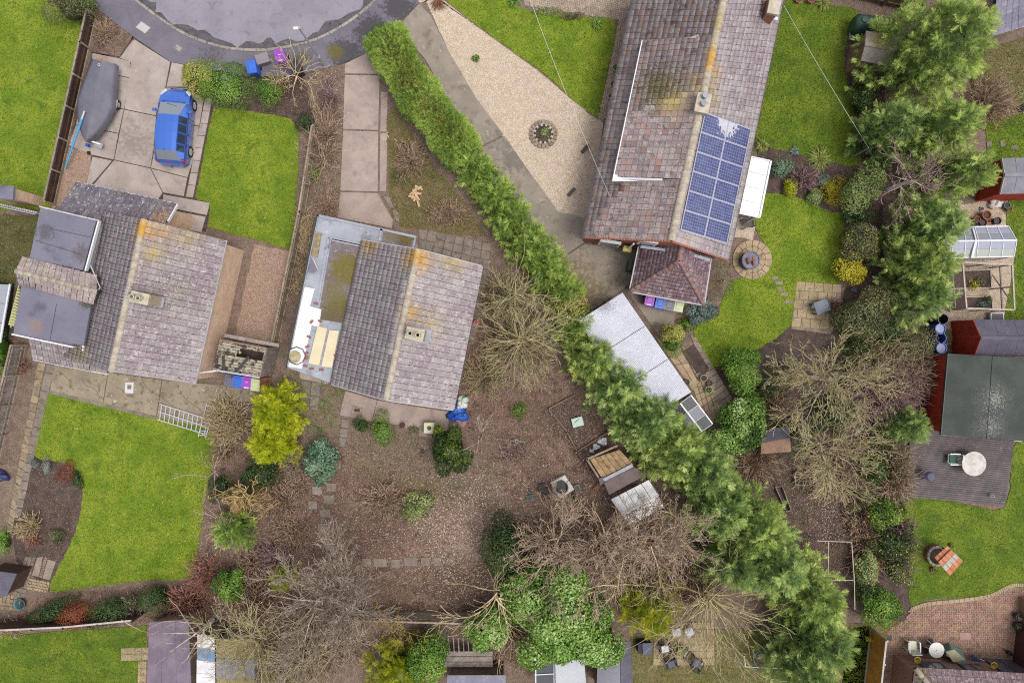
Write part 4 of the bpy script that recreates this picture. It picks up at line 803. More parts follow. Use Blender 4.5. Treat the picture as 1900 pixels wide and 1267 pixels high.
caps(rp, c1, ap_, m_ridger, 9, .12); caps(rp, c2, ap_, m_ridger, 8, .1); caps(rp, ap_, rt, m_ridger, 3, .13)
MB().prism(shrink([c0, c1, c2, c3], .25), 0, ez).build('extension_wall', m_brick3, h3, True)
for a, b in ((c0, c1), (c1, c2), (c2, c3)): MB().beam(a, b, .1, .09).build('extension_gutter', m_trim, h3, True)
MB().hull(W([(1190, 455), (1262, 466), (1261, 470), (1188, 460)], 3.2), W([(1190, 455), (1262, 466), (1261, 470), (1188, 460)], 3.26)).build('lead_flashing', m_lead, h3, True)
MB().hull(W([(1270, 466), (1318, 480), (1316, 485), (1268, 471)], 3.1), W([(1270, 466), (1318, 480), (1316, 485), (1268, 471)], 3.16)).build('lead_flashing', m_lead, h3, True)
MB().box(P(1171, 494, 1.2), (.35, .55, 1.1), -.2).build('meter_box', m_dkgreen, h3, True); MB().box(P(1163, 463, 1.4), (.45, .3, .5), -.2).build('boiler_cover', plain('yellowish_plastic', C(206, 196, 110), .5), h3, True)
# white veranda
vr = thing('veranda', 'white framed polycarbonate veranda beside the solar roof', 'veranda', P(1397, 345))
m_poly = glassmat('cream_polycarbonate', C(250, 246, 236), .93, .3)
for k in range(4):
    a, b = Vector((1389, 290)).lerp(Vector((1367, 395)), k/4), Vector((1430, 299)).lerp(Vector((1409, 404)), k/4); a2, b2 = Vector((1389, 290)).lerp(Vector((1367, 395)), (k+.97)/4), Vector((1430, 299)).lerp(Vector((1409, 404)), (k+.97)/4)
    MB().hull(W([a, b, b2, a2], 2.3), W([a, b, b2, a2], 2.33)).build('roof_panel', m_poly, vr, True)
for k in range(5):
    a, b = Vector((1389, 290)).lerp(Vector((1367, 395)), k/4), Vector((1430, 299)).lerp(Vector((1409, 404)), k/4); MB().beam(P(*a, 2.35), P(*b, 2.35), .06, .06).build('glazing_bar', m_white, vr, True)
MB().beam(P(1430, 299, 2.32), P(1409, 404, 2.32), .1, .12).build('eaves_beam', m_white, vr, True); MB().beam(P(1389, 290, 2.36), P(1367, 395, 2.36), .08, .1).build('wall_plate', m_white, vr, True)
for x, y in ((1428, 302), (1408, 400), (1370, 396)): q = P(x, y, 2.3); MB().beam(Vector((q.x, q.y, 0)), Vector((q.x, q.y, 2.3)), .09, .09).build('post', m_white, vr, True)

# ============================================================ the corner house, bottom right
h5 = thing('corner_house', 'corner of a brown brick house with dark windows, behind the white chairs', 'house', P(1800, 1250))
w0, w1 = P(1668, 1212, 0), P(1935, 1262, 0)
e0, e1, e2 = P(1698, 1239, 2.3), P(1940, 1252, 2.3), P(1688, 1330, 2.3)
q0 = Vector((e0.x+.12, e0.y-.3, 0)); q1 = Vector((e1.x, e1.y-.3, 0)); q2 = Vector((e2.x+.12, e2.y, 0)); q3 = Vector((q1.x, q2.y, 0))
MB().prism([q0, q1, q3, q2], 0, 2.25).build('wall', m_brick5, h5, True)
d5 = (q1-q0).normalized(); n5 = Vector((-d5.y, d5.x, 0))
for s0, ww, z0, z1 in ((.75, 1.3, .9, 2.), (3., 1.2, .9, 2.), (4.9, 1.6, .1, 2.1)):
    c = q0+d5*(s0+ww/2)+n5*.01; R5 = Matrix.Rotation(math.atan2(d5.y, d5.x), 4, 'Z'); wf = MB().box(None, (ww, .12, z1-z0), M=Matrix.Translation(c+Vector((0, 0, (z0+z1)/2))) @ R5).build('window', m_wframe, h5, True)
    for k in (-1, 1): MB().box(None, (ww/2-.12, .14, z1-z0-.16), M=Matrix.Translation(c+d5*(k*ww/4)+Vector((0, 0, (z0+z1)/2))) @ R5).build('pane', m_glass, wf)
    MB().box(None, (ww+.2, .22, .06), M=Matrix.Translation(c+n5*.05+Vector((0, 0, z0-.05))) @ R5).build('window_sill', m_brick5, h5, True)
rp = MB().hull([e0, e1, e1+Vector((0, -3, 1.4)), e0+Vector((1.6, -2.2, 1.)), ], [v+Vector((0, 0, .05)) for v in (e0, e1, e1+Vector((0, -3, 1.4)), e0+Vector((1.6, -2.2, 1.)))]).build('roof', m_under, h5, True)
t5 = Tiles(h5, rp, tile_mesh('tile', ROLL, m_t5), m_t5); t5.slope([e0, e1, e1+Vector((0, -3, 1.4)), e0+Vector((0, -3, 1.4))], .33, .33, clip=[[px_of(v) for v in (e0, e1, e1+Vector((0, -3, 1.4)), e0+Vector((2.2, -3, 1.4)))]]); t5.slope([e2, e0, e0+Vector((3, 0, 1.4)), e2+Vector((3, 0, 1.4))], .33, .33, clip=[[px_of(v) for v in (e2, e0, e0+Vector((2.2, -3, 1.4)), e2+Vector((3, 0, 1.4)))]]); t5.finish(60)
caps(rp, e0, e0+Vector((2.2, -3, 1.4)), m_ridge, 8, .14)
MB().beam(e0, e1, .12, .1).build('gutter', m_wframe, h5, True); MB().beam(e0, e2, .12, .1).build('gutter', m_wframe, h5, True)
# side wing at the right edge
MB().prism([P(1888, 1105), P(1930, 1105), P(1930, 1170), P(1892, 1172)], 0, 1.0).build('low_wall', m_brick5, h5, True)
MB().prism([P(1886, 1152), P(1930, 1150), P(1930, 1256), P(1876, 1236)], 0, 2.2).build('conservatory_wall', m_wframe, h5, True)
for k in range(2): MB().hull(W([(1888, 1162+k*28), (1940, 1170+k*40), (1940, 1200+k*40), (1890, 1184+k*30)], 1.5), W([(1888, 1162+k*28), (1940, 1170+k*40), (1940, 1200+k*40), (1890, 1184+k*30)], 1.53)).build('conservatory_pane', m_glass, h5, True) if False else None
# slate roof, top right corner
h6 = thing('slate_house', 'corner of a purple slate roof beyond the tall conifer, top right', 'house', P(1890, 20))
m_slate = mat('purple_slate', C(148, 144, 160), C(128, 124, 142), 1., specks=[(C(172, 168, 182), 6., .6, .72)], grain=.15, rnd=.12, rough=.6)
a, b, c_, d = P(1838, 66, 2.6), P(1960, 30, 2.6), P(1950, -60, 4.4), P(1852, -40, 4.4)
rp = deck(MB(), [a, b, c_, d]).build('roof', m_under, h6, True); ts = Tiles(h6, rp, tile_mesh('tile', [(.01, 0), (.5, .002), (.99, 0)], m_slate), m_slate); ts.slope([a, b, c_, d], .3, .24); ts.finish(140)
MB().beam(a, b, .12, .1).build('gutter', m_white, h6, True); MB().prism([P(1852, 60), P(1960, 40), P(1960, -60), P(1852, -60)], 0, 2.3).build('wall', m_trim, h6, True)
# ============================================================ fences, sheds, glasshouses
m_wood = mat('weathered_fence_wood', C(176, 158, 138), C(150, 134, 116), 2., specks=[(C(120, 106, 92), 6., .56, .7), (C(196, 182, 162), 9., .6, .72)], grain=.3, rnd=.12)
m_woodd = mat('dark_brown_fence_wood', C(92, 66, 54), C(74, 54, 46), 2., grain=.35, rnd=.14)
m_woodg = mat('grey_timber', C(168, 156, 148), C(140, 128, 120), 3., specks=[(C(104, 94, 88), 7., .56, .7)], grain=.3, rnd=.12)
m_woodo = mat('new_orange_timber', C(206, 146, 62), C(186, 128, 50), 2., grain=.25, rnd=.1)
m_woodr = mat('red_stained_timber', C(190, 66, 42), C(170, 56, 36), 2., grain=.2, rnd=.08)
m_woodb = mat('brown_shed_timber', C(150, 126, 106), C(126, 104, 88), 2., grain=.3, rnd=.12)
m_concp = mat('concrete_post', C(206, 200, 190), C(186, 180, 170), 2., grain=.2)
m_feltg = mat('grey_shed_felt', C(152, 150, 158), C(138, 136, 146), 1., specks=[(C(172, 170, 178), 7., .6, .74)], grain=.2, bsc=60)
m_feltd = mat('dark_shed_felt', C(108, 104, 118), C(94, 90, 104), 1., specks=[(C(128, 122, 134), 7., .6, .74)], grain=.2, bsc=60)
m_feltgr = mat('green_grey_felt', C(78, 84, 80), C(66, 72, 68), 1., specks=[(C(66, 72, 66), 8., .6, .72)], patches=[(1842, 740, 2.6, 40, C(196, 190, 176), 9., .16), (1835, 790, 2.6, 36, C(196, 190, 176), 9., .14)], grain=.3, bsc=60)
def boards(root, p0, p1, zf, w, m, th=.022, name='board', gap=.006, part=None, z0=.02):
    """upright boards along p0-p1 (world), zf(u) the height of each"""
    p0 = Vector((p0[0], p0[1], 0)); p1 = Vector((p1[0], p1[1], 0)); L = (p1-p0).length; n = max(1, round(L/w)); d = (p1-p0)/n; ang = math.atan2(d.y, d.x)
    for i in range(n):
        c = p0+d*(i+.5); h = zf((i+.5)/n)+random.uniform(-.006, .006); MB().box(Vector((c.x, c.y, (h+z0)/2)), (d.length-gap, th+random.uniform(0, .006), h-z0), ang).build(name, m, part or root, True)
def fence(label, pts, h, m, bw=.15, post=1.8, mp=None, rails=(.3, .9), rail_side=1, cap=None, gravel=None, cat='fence', name='timber_fence', mr=None, open_=False):
    W_ = [P(x, y) for x, y in pts]; root = thing(name, label, cat, W_[0])
    for a, b in zip(W_[:-1], W_[1:]):
        d = (b-a).normalized(); n = Vector((-d.y, d.x, 0))*rail_side; L = (b-a).length; k = max(1, round(L/post))
        boards(root, a, b, lambda u: h, bw, m)
        for i in range(k+1): q = a.lerp(b, i/k)+n*.06; MB().box(q+Vector((0, 0, (h+.05)/2)), (.09, .09, h+.05), math.atan2(d.y, d.x)).build('post', mp or m, root, True)
        for r in rails:
            for i in range(k): MB().beam(a.lerp(b, i/k)+n*.045+Vector((0, 0, r*h)), a.lerp(b, (i+1)/k)+n*.045+Vector((0, 0, r*h)), .045, .08).build('rail', mr or m, root, True)
        if cap:
            for i in range(k): MB().beam(a.lerp(b, i/k)+Vector((0, 0, h+.02)), a.lerp(b, (i+1)/k)+Vector((0, 0, h+.02)), .09, .04).build('capping', cap, root, True)
        if gravel:
            for i in range(k): MB().beam(a.lerp(b, i/k)+n*.02+Vector((0, 0, .1)), a.lerp(b, (i+1)/k)+n*.02+Vector((0, 0, .1)), .07, .2).build('gravel_board', gravel, root, True)
    return root
fence('low brown fence with pale rails between the lawn and the boat', [(180, 34), (167, 92), (103, 380)], .95, m_woodd, .14, 1.7, m_wood, (.5, .92), 1, m_woodg, m_wood)
fence('low weathered panel fence between the left and middle houses', [(590, 245), (566, 400), (517, 636)], 1.15, m_wood, .16, 1.45, m_wood, (.2, .85), 1, m_wood)
fence('grey timber fence at the far left edge with white battens', [(52, 640), (0, 860)], 1.3, m_woodg, .14, 1.7, m_wood, (.35, .9), 1, m_wood, m_wood)
fence('white capped fence along the dark bottom lawn', [(-20, 1150), (150, 1142), (272, 1130)], 1.5, m_woodd, .15, 1.8, m_woodd, (.3, .8), -1, m_concp)
fence('new orange timber fence with pale concrete posts beside the block patio', [(1614, 1164), (1600, 1290)], 1.65, m_woodo, .13, 1.35, m_concp, (.5,), 1, m_concp, m_concp)
fence('plain timber panel fence at the bottom of the neglected garden', [(660, 1130), (880, 1136)], 1.5, m_wood, .16, 1.8, m_woodg, (.3, .8), 1, m_wood)
fence('brown panel fence at the top behind the oil tank', [(1530, -14), (1690, 22)], 1.5, m_woodb, .15, 1.8, m_woodb, (.3, .8), -1, m_woodb)
# shared gabled shed
def shed(name, label, cat, eave, ridge, ze, zr, mroof, mwall, bw=.14, over=.1, walls=(0, 1, 2, 3), seams=0, trim=None):
    """eave: four pixel corners at eave height in order a b c d, ridge: two pixels; ridge[0] lies between a and d, ridge[1] between b and c"""
    a, b, c, d = (P(x, y, ze) for x, y in eave); r0, r1 = (P(x, y, zr) for x, y in ridge); cen = (a+b+c+d)/4; root = thing(name, label, cat, (cen.x, cen.y, 0))
    for q in ([a, b, r1, r0], [c, d, r0, r1]):
        n = (q[1]-q[0]).cross(q[3]-q[0]).normalized(); n = -n if n.z < 0 else n; rf = MB().hull([v-n*.03 for v in q], [v+n*.015 for v in q]).build('roof', mroof, root, True)
        for k in range(1, seams+1):
            t = k/(seams+1); MB().beam(q[0].lerp(q[1], t)+n*.018, q[3].lerp(q[2], t)+n*.018, .05, .012).build('felt_seam', mroof, rf)
    MB().beam(r0+Vector((0, 0, .02)), r1+Vector((0, 0, .02)), .2, .03).build('ridge_strip', mroof, root, True)
    for p, q in ((a, r0), (r0, d), (b, r1), (r1, c)): MB().beam(p-Vector((0, 0, .03)), q-Vector((0, 0, .03)), .03, .1).build('barge_board', trim or mwall, root, True)
    ins = [v+(cen-v).normalized()*over for v in (a, b, c, d)]
    for i in walls:
        p, q = ins[i], ins[(i+1) % 4]
        if i % 2 == 0: boards(root, p, q, lambda u: ze-.03, bw, mwall)
        else: boards(root, p, q, lambda u: ze-.05+(zr-ze)*(1-abs(u-.5)*2), bw, mwall)
    return root
shed('garden_shed', 'small weathered grey shed with yellow lichen beside the huge conifer', 'shed', [(1607, 58), (1668, 66), (1658, 126), (1597, 113)], [(1605, 82), (1664, 92)], 1.9, 2.35, mat('lichened_shed_felt', C(170, 162, 152), C(150, 142, 134), 1., patches=[(1635, 75, 2.2, 30, C(186, 164, 84), 5., .4)], grain=.2), m_woodb, .14, .08, seams=0)
shed('red_shed', 'red stained shed with grey felt roof above the greenhouse', 'shed', [(1859, 294), (1960, 292), (1958, 358), (1856, 360)], [(1864, 325), (1962, 324)], 2.0, 2.6, m_feltg, m_woodr, .14, .06, seams=3, trim=m_concp)
rs = shed('red_shed', 'red stained shed with open plank door beside the blue barrels', 'shed', [(1805, 593), (1960, 594), (1958, 662), (1807, 661)], [(1820, 627), (1962, 628)], 1.9, 2.5, m_feltd, m_woodr, .14, .06, seams=3)
MB().box(P(1793, 622, .95), (.06, .8, 1.75), .0).build('door', mat('greenish_timber', C(156, 144, 100), C(134, 124, 84), 3., grain=.3), rs, True)
rmp = thing('door_ramp', 'short plank ramp before the red shed door', 'ramp', P(1768, 622))
for k in range(4): MB().box(P(1768, 613+k*6, .08), (.75, .17, .05), 0).build('plank', bpy.data.materials['greenish_timber'], rmp, True)
shed('dark_shed', 'dark plum felt shed roof under the fallen dead tree', 'shed', [(278, 1152), (352, 1150), (356, 1290), (272, 1292)], [(310, 1151), (308, 1291)], 2.0, 2.2, mat('plum_felt', C(132, 118, 132), C(114, 102, 116), 1., grain=.25, specks=[(C(150, 124, 106), 6., .62, .74)]), m_woodb, .15, .08) if False else None
# flat single slopes with planks or sheets
def slope_roof(name, label, cat, quad, zs, m, mwall=None, wall_h=None, strips=0, sname='sheet', m2=None, pick=(), ridges=0, ramp=.02):
    q = [P(x, y, z) for (x, y), z in zip(quad, zs)]; cen = sum(q, Vector())/4; root = thing(name, label, cat, (cen.x, cen.y, 0)); f = lambda u, v: (q[0]*(1-u)+q[1]*u)*(1-v)+(q[3]*(1-u)+q[2]*u)*v
    n = (q[1]-q[0]).cross(q[3]-q[0]).normalized(); n = -n if n.z < 0 else n
    for k in range(max(1, strips)):
        v0, v1 = k/max(1, strips), (k+.985)/max(1, strips)
        if ridges:
            rows = []
            for i in range(ridges*4+1):
                u = i/(ridges*4); w = n*(math.sin(i*math.pi/2)*ramp); rows.append([f(u, v0)+w, f(u, v1)+w])
            MB().grid(rows, True).build(sname, m2 if k in pick else m, root, True)
        else:
            c = [f(0, v0), f(1, v0), f(1, v1), f(0, v1)]; MB().hull([p-n*.03 for p in c], [p+n*random.uniform(.0, .012) for p in c]).build(sname, m2 if k in pick else m, root, True)
    if mwall: MB().prism(shrink(q, .12), 0, min(zs)-.05).build('wall', mwall, root, True)
    return root
m_white_r = mat('white_corrugated', C(222, 223, 233), C(212, 213, 225), 1., specks=[(C(150, 148, 156), 12., .68, .74)], patches=[(1120, 565, 2.4, 30, C(150, 150, 158), 6., .3)], grain=.06, rough=.5)
slope_roof('garage', 'white corrugated roof garage behind the diagonal conifers', 'garage', [(1072, 596), (1155, 543), (1283, 728), (1200, 781)], (2.3, 2.5, 2.5, 2.3), m_white_r, m_brick3, None, 3, 'roof_sheet', None, (), 34, .02)
m_plum = mat('plum_felt', C(142, 128, 142), C(122, 110, 124), 1., grain=.25, specks=[(C(150, 120, 104), 5., .6, .74)])
slope_roof('dark_shed', 'plum felt shed roof under the fallen dead tree', 'shed', [(272, 1290), (277, 1154), (350, 1148), (356, 1290)], (2., 2., 2.2, 2.2), m_plum, m_woodb, None, 3, 'felt_strip')
m_wpoly = mat('white_ribbed_sheet', C(236, 234, 236), C(218, 214, 218), 2., grain=.1, rough=.4); m_bpoly = mat('blue_ribbed_sheet', C(120, 150, 190), C(104, 134, 176), 2., grain=.1, rough=.4)
slope_roof('lean_to_workshop', 'white and blue ribbed sheet roof beside the plum shed', 'shed', [(366, 1176), (398, 1182), (400, 1296), (364, 1296)], (2.1, 1.9, 1.9, 2.1), m_wpoly, m_woodg, None, 5, 'roof_sheet', m_bpoly, (1, 4), 0)
m_mosscor = mat('mossy_corrugated', C(168, 152, 108), C(146, 132, 92), 1.2, specks=[(C(112, 104, 66), 4., .55, .7)], grain=.3)
slope_roof('lean_to_workshop', 'mossy tan corrugated roof at the bottom edge under bare twigs', 'shed', [(400, 1184), (470, 1186), (474, 1296), (402, 1296)], (2., 2.1, 2.1, 2.), m_mosscor, m_woodg, None, 3, 'roof_sheet', m_feltg, (1,), 14, .02)
slope_roof('felt_shed', 'grey felt shed with pale ridge strip beside the yellowish lawn', 'shed', [(1106, 1300), (1110, 1200), (1150, 1192), (1152, 1300)], (2.1, 2.1, 2.4, 2.4), m_feltg, m_woodb, None, 1, 'roof')
slope_roof('felt_shed', 'dark half of the grey felt shed at the bottom edge', 'shed', [(1176, 1300), (1170, 1188), (1150, 1192), (1152, 1300)], (2.1, 2.1, 2.4, 2.4), m_feltd, None, None, 1, 'roof')
slope_roof('pale_shed', 'pale grey flat shed roof at the bottom below the huge evergreen', 'shed', [(1030, 1224), (1084, 1224), (1090, 1300), (1032, 1300)], (2.2, 2.2, 2.2, 2.2), mat('pale_grey_sheet', C(206, 208, 214), C(192, 194, 200), 1., grain=.08), m_woodb, None, 1, 'roof')
gf = thing('glass_lean_to', 'dark glass lean-to beside the pale grey shed at the bottom', 'greenhouse', P(1010, 1250))
m_dglass = glassmat('dark_glass', C(70, 76, 84), .75)
for k in range(3): MB().hull(*[[P(x, y, z) for x, y in ((994, 1230+k*22), (1028, 1228+k*22), (1028, 1249+k*22), (994, 1251+k*22))] for z in (1.9, 1.92)]).build('pane', m_dglass, gf, True)
for k in range(4): MB().beam(P(992, 1229+k*22, 1.95), P(1030, 1227+k*22, 1.95), .05, .05).build('glazing_bar', m_alu, gf, True)
for x in (994, 1028): MB().beam(P(x, 1229, 1.95), P(x, 1300, 1.95), .06, .06).build('rafter', m_alu, gf, True)
for x, y in ((994, 1232), (1028, 1230)): q = P(x, y, 1.9); MB().beam((q.x, q.y, 0), (q.x, q.y, 1.9), .05, .05).build('post', m_alu, gf, True)
pg = thing('timber_store', 'old timber bench and slatted rack below the plain panel fence', 'garden bench', P(870, 1200))
for k in range(3): MB().box(P(868, 1212+k*10, 1.), (2.7, .26, .05), .0).build('plank', m_woodg, pg, True)
for k in range(9): MB().beam(P(805+k*9, 1182, 1.3), P(807+k*9, 1210, 1.3), .05, .04).build('slat', m_woodg, pg, True)
for x, y in ((832, 1216), (905, 1216), (832, 1234), (905, 1234)): q = P(x, y, 1.); MB().beam((q.x, q.y, 0), (q.x, q.y, 1.), .08, .08).build('leg', m_woodg, pg, True)
slope_roof('lean_to_workshop', 'grey slate toned roof edge at the bottom below the timber bench', 'shed', [(830, 1252), (938, 1252), (940, 1300), (828, 1300)], (1.9, 1.9, 2.1, 2.1), m_slate, m_woodb, None, 3, 'roof_strip')
# cabin
cb = thing('cabin', 'red stained garden cabin with dark green felt roof beside the deck', 'cabin', P(1820, 740))
c4 = [P(1759, 656, 2.5), P(1960, 666, 2.5), P(1955, 822, 2.5), P(1746, 806, 2.5)]; r0, r1 = P(1846, 661, 2.75), P(1835, 814, 2.75)
for q in ([c4[0], r0, r1, c4[3]], [r0, c4[1], c4[2], r1]): MB().hull([v-Vector((0, 0, .06)) for v in q], q).build('roof', m_feltgr, cb, True)
MB().beam(r0, r1, .25, .03).build('ridge_strip', m_feltgr, cb, True)
ins = [v+(sum(c4, Vector())/4-v).normalized()*.22 for v in c4]
for i in range(4): boards(cb, ins[i], ins[(i+1) % 4], lambda u: 2.46, .15, m_woodr)
for a, b in ((c4[0], c4[3]), (c4[3], c4[2])): MB().beam(a-Vector((0, 0, .05)), b-Vector((0, 0, .05)), .04, .14).build('fascia', m_gutter, cb, True)
MB().prism(W([(1884, 806), (1897, 802), (1896, 820), (1882, 818)], 2.62), 2.58, 2.62).build('patch', m_concp, cb, True)
# greenhouse
def greenhouse(label, eave, ridge, ze, zr, cols, mg, mf, sub=2):
    a, b, c, d = (P(x, y, ze) for x, y in eave); r0, r1 = (P(x, y, zr) for x, y in ridge); cen = (a+b+c+d)/4; root = thing('greenhouse', label, 'greenhouse', (cen.x, cen.y, 0))
    for q in ([a, b, r1, r0], [d, c, r1, r0]):
        f = lambda u, v: (q[0]*(1-u)+q[1]*u)*(1-v)+(q[3]*(1-u)+q[2]*u)*v
        for i in range(cols):
            for j in range(sub): cc = [f((i+.03)/cols, (j+.01)/sub), f((i+.97)/cols, (j+.01)/sub), f((i+.97)/cols, (j+.99)/sub), f((i+.03)/cols, (j+.99)/sub)]; MB().hull(cc, [v+Vector((0, 0, .012)) for v in cc]).build('pane', mg[(i*3+j*5+int(q[0] is d)) % len(mg)], root, True)
        for i in range(cols+1): MB().beam(f(i/cols, 0)+Vector((0, 0, .015)), f(i/cols, 1)+Vector((0, 0, .015)), .04, .04).build('glazing_bar', mf, root, True)
        MB().beam(q[0], q[1], .06, .06).build('eaves_bar', mf, root, True)
    MB().beam(r0+Vector((0, 0, .02)), r1+Vector((0, 0, .02)), .08, .07).build('ridge_bar', mf, root, True)
    for p, q, r in ((a, d, r0), (b, c, r1)):
        MB().beam(p, r, .05, .05).build('gable_bar', mf, root, True); MB().beam(q, r, .05, .05).build('gable_bar', mf, root, True)
        MB().hull([Vector((p.x, p.y, .05)), Vector((q.x, q.y, .05)), q, r, p], [v+(cen-v)*.004 for v in (Vector((p.x, p.y, .05)), Vector((q.x, q.y, .05)), q, r, p)]).build('gable_pane', mg[0], root, True)
    for p in (a, b, c, d): MB().beam((p.x, p.y, 0), p, .05, .05).build('post', mf, root, True)
    for p, q in ((a, b), (d, c)):
        k = cols
        for i in range(k): u, v = p.lerp(q, (i+.03)/k), p.lerp(q, (i+.97)/k); MB().hull([Vector((u.x, u.y, .05)), Vector((v.x, v.y, .05)), v, u], [w+(cen-w)*.004 for w in (Vector((u.x, u.y, .05)), Vector((v.x, v.y, .05)), v, u)]).build('side_pane', mg[0], root, True)
    return root
g1 = [glassmat('lilac_glass', C(206, 208, 230), .72), glassmat('green_white_glass', C(214, 224, 214), .7), glassmat('clear_glass', C(196, 202, 214), .55)]
greenhouse('white framed greenhouse with lilac tinted panes beside the gravel yard', [(1745, 422), (1871, 420), (1881, 476), (1742, 479)], [(1744, 448), (1886, 446)], 1.6, 2.25, 6, g1, m_white)
MB().beam(P(1805, 424, 1.75), P(1811, 446, 2.3), .08, .05).beam(P(1811, 446, 2.3), P(1803, 478, 1.7), .14, .06).build('roof_brace', m_white, COL.objects['greenhouse'], True)
g2 = [glassmat('dim_glass', C(128, 130, 130), .62, .2), glassmat('dim_glass_light', C(176, 176, 182), .72, .2)]
greenhouse('small aluminium greenhouse at the end of the white garage', [(1254, 752), (1284, 730), (1320, 784), (1290, 806)], [(1269, 741), (1305, 796)], 1.5, 1.9, 2, g2, m_alu, 1) if False else None
def quad_greenhouse():
    root = thing('greenhouse', 'small aluminium greenhouse at the end of the white garage', 'greenhouse', P(1280, 768)); e = [P(1242, 762, 1.5), P(1282, 733, 1.5), P(1322, 786, 1.5), P(1282, 815, 1.5)]; r0, r1 = P(1262, 748, 1.95), P(1302, 800, 1.95)
    for q in ([e[1], e[2], r1, r0], [e[0], e[3], r1, r0]):
        f = lambda u, v: (q[0]*(1-u)+q[1]*u)*(1-v)+(q[3]*(1-u)+q[2]*u)*v
        for i in range(3): cc = [f((i+.03)/3, .01), f((i+.97)/3, .01), f((i+.97)/3, .99), f((i+.03)/3, .99)]; MB().hull(cc, [v+Vector((0, 0, .012)) for v in cc]).build('pane', g2[i % 2], root, True)
        for i in range(4): MB().beam(f(i/3, 0)+Vector((0, 0, .02)), f(i/3, 1)+Vector((0, 0, .02)), .045, .04).build('glazing_bar', m_alu, root, True)
        MB().beam(q[0], q[1], .06, .06).build('eaves_bar', m_white, root, True)
    MB().beam(r0, r1, .07, .07).build('ridge_bar', m_white, root, True)
    for p in e: MB().beam((p.x, p.y, 0), p, .05, .05).build('post', m_alu, root, True)
    for p, q in ((e[1], e[2]), (e[2], e[3])): MB().hull([Vector((p.x, p.y, .05)), Vector((q.x, q.y, .05)), q, p], [w+Vector((-.01, .01, 0)) for w in (Vector((p.x, p.y, .05)), Vector((q.x, q.y, .05)), q, p)]).build('side_pane', g2[0], root, True)
    MB().box(P(1290, 765, .5), (.6, 1.2, .06), .66).build('staging', m_woodg, root, True)
quad_greenhouse()
# old lean-to, boards and glass in the neglected garden
ls = thing('old_lean_to', 'old boarded shed roof with grey felt beside the conifer row', 'shed', P(1140, 870))
f = lambda q, u, v: (Vector(q[0])*(1-u)+Vector(q[1])*u)*(1-v)+(Vector(q[3])*(1-u)+Vector(q[2])*u)*v
qd = [(1094, 852), (1150, 834), (1176, 862), (1118, 890)]; m_rotb = mat('mossy_yellow_boards', C(182, 152, 112), C(150, 124, 92), 2., specks=[(C(128, 104, 60), 5., .55, .7)], grain=.35, rnd=.15)
for i in range(6): slab(ls, [f(qd, (i+.03)/6, 0), f(qd, (i+.97)/6, 0), f(qd, (i+.97)/6, 1), f(qd, (i+.03)/6, 1)], 1.5+random.uniform(-.02, .02), m_rotb, 'plank', .03, .004)
slab(ls, [(1118, 888), (1172, 860), (1176, 866), (1122, 893)], 1.62, m_lead, 'ridge_strip', .04, 0); slab(ls, [(1110, 888), (1120, 884), (1124, 894), (1114, 900)], 1.6, m_feltd, 'felt_patch', .03, 0)
slab(ls, [(1120, 894), (1178, 866), (1198, 882), (1130, 918)], 1.6, mat('brown_felt', C(128, 112, 108), C(110, 96, 94), 1.5, grain=.25), 'felt_sheet', .03, 0)
MB().prism(shrink(W([(1094, 852), (1150, 834), (1198, 882), (1130, 918)], 1.5), .12), 0, 1.45).build('wall', m_woodb, ls, True)
for a, b in (((1088, 852), (1146, 826)), ((1088, 850), (1116, 894))): MB().beam(P(*a, 1.4), P(*b, 1.4), .1, .12).build('edge_beam', m_woodo if False else m_wood, ls, True)
og = thing('cold_greenhouse', 'old grey glass roof with a row of panes beside the lean-to', 'greenhouse', P(1180, 925))
for z, qd, n_, mg in ((1.7, [(1134, 926), (1204, 890), (1222, 918), (1154, 956)], 5, g2[1]), (1.5, [(1154, 957), (1222, 919), (1232, 940), (1164, 978)], 4, glassmat('brownish_glass', C(150, 138, 132), .75))):
    for i in range(n_): c = [f(qd, (i+.04)/n_, 0), f(qd, (i+.96)/n_, 0), f(qd, (i+.96)/n_, 1), f(qd, (i+.04)/n_, 1)]; MB().hull(W(c, z), W(c, z+.012)).build('pane', mg, og, True)
    for i in range(n_+1): MB().beam(P(*f(qd, i/n_, 0), z), P(*f(qd, i/n_, 1), z), .03, .04).build('glazing_bar', m_woodg, og, True)
MB().beam(P(1154, 956, 1.72), P(1222, 918, 1.72), .05, .05).build('ridge_bar', m_white, og, True)
for x, y in ((1136, 928), (1204, 892), (1162, 974), (1230, 938)): q = P(x, y, 1.5); MB().beam((q.x, q.y, 0), (q.x, q.y, 1.5), .06, .06).build('post', m_woodg, og, True)
for i, (q, lb) in enumerate([([(1120, 918), (1128, 913), (1138, 932), (1130, 937)], 'empty window sash leaning at the lean-to corner'), ([(1136, 952), (1146, 948), (1156, 966), (1150, 970)], 'empty window sash lying below the old glass roof')]):
    fr = thing('window_sash', lb, 'window frame', P(*q[0]))
    for a, b in zip(q, q[1:]+q[:1]): MB().beam(P(*a, .1+.3*i), P(*b, .1+.3*i), .05, .04).build('frame', m_woodg, fr, True)
pb = thing('plot_board', 'rough boards edging the dark vegetable plot', 'boards', P(1040, 800))
for a, b in (((1018, 760), (1052, 800)), ((1052, 802), (1078, 850)), ((1018, 758), (1066, 732)), ((1066, 840), (1130, 800)), ((1086, 858), (1100, 890)), ((1092, 872), (1116, 890))): MB().beam(P(*a, .1), P(*b, .1), .06, .2).build('board', m_woodb, pb, True)
ts_ = thing('stacked_timber', 'reddish timber offcuts propped at the lean-to corner', 'timber', P(1108, 902))
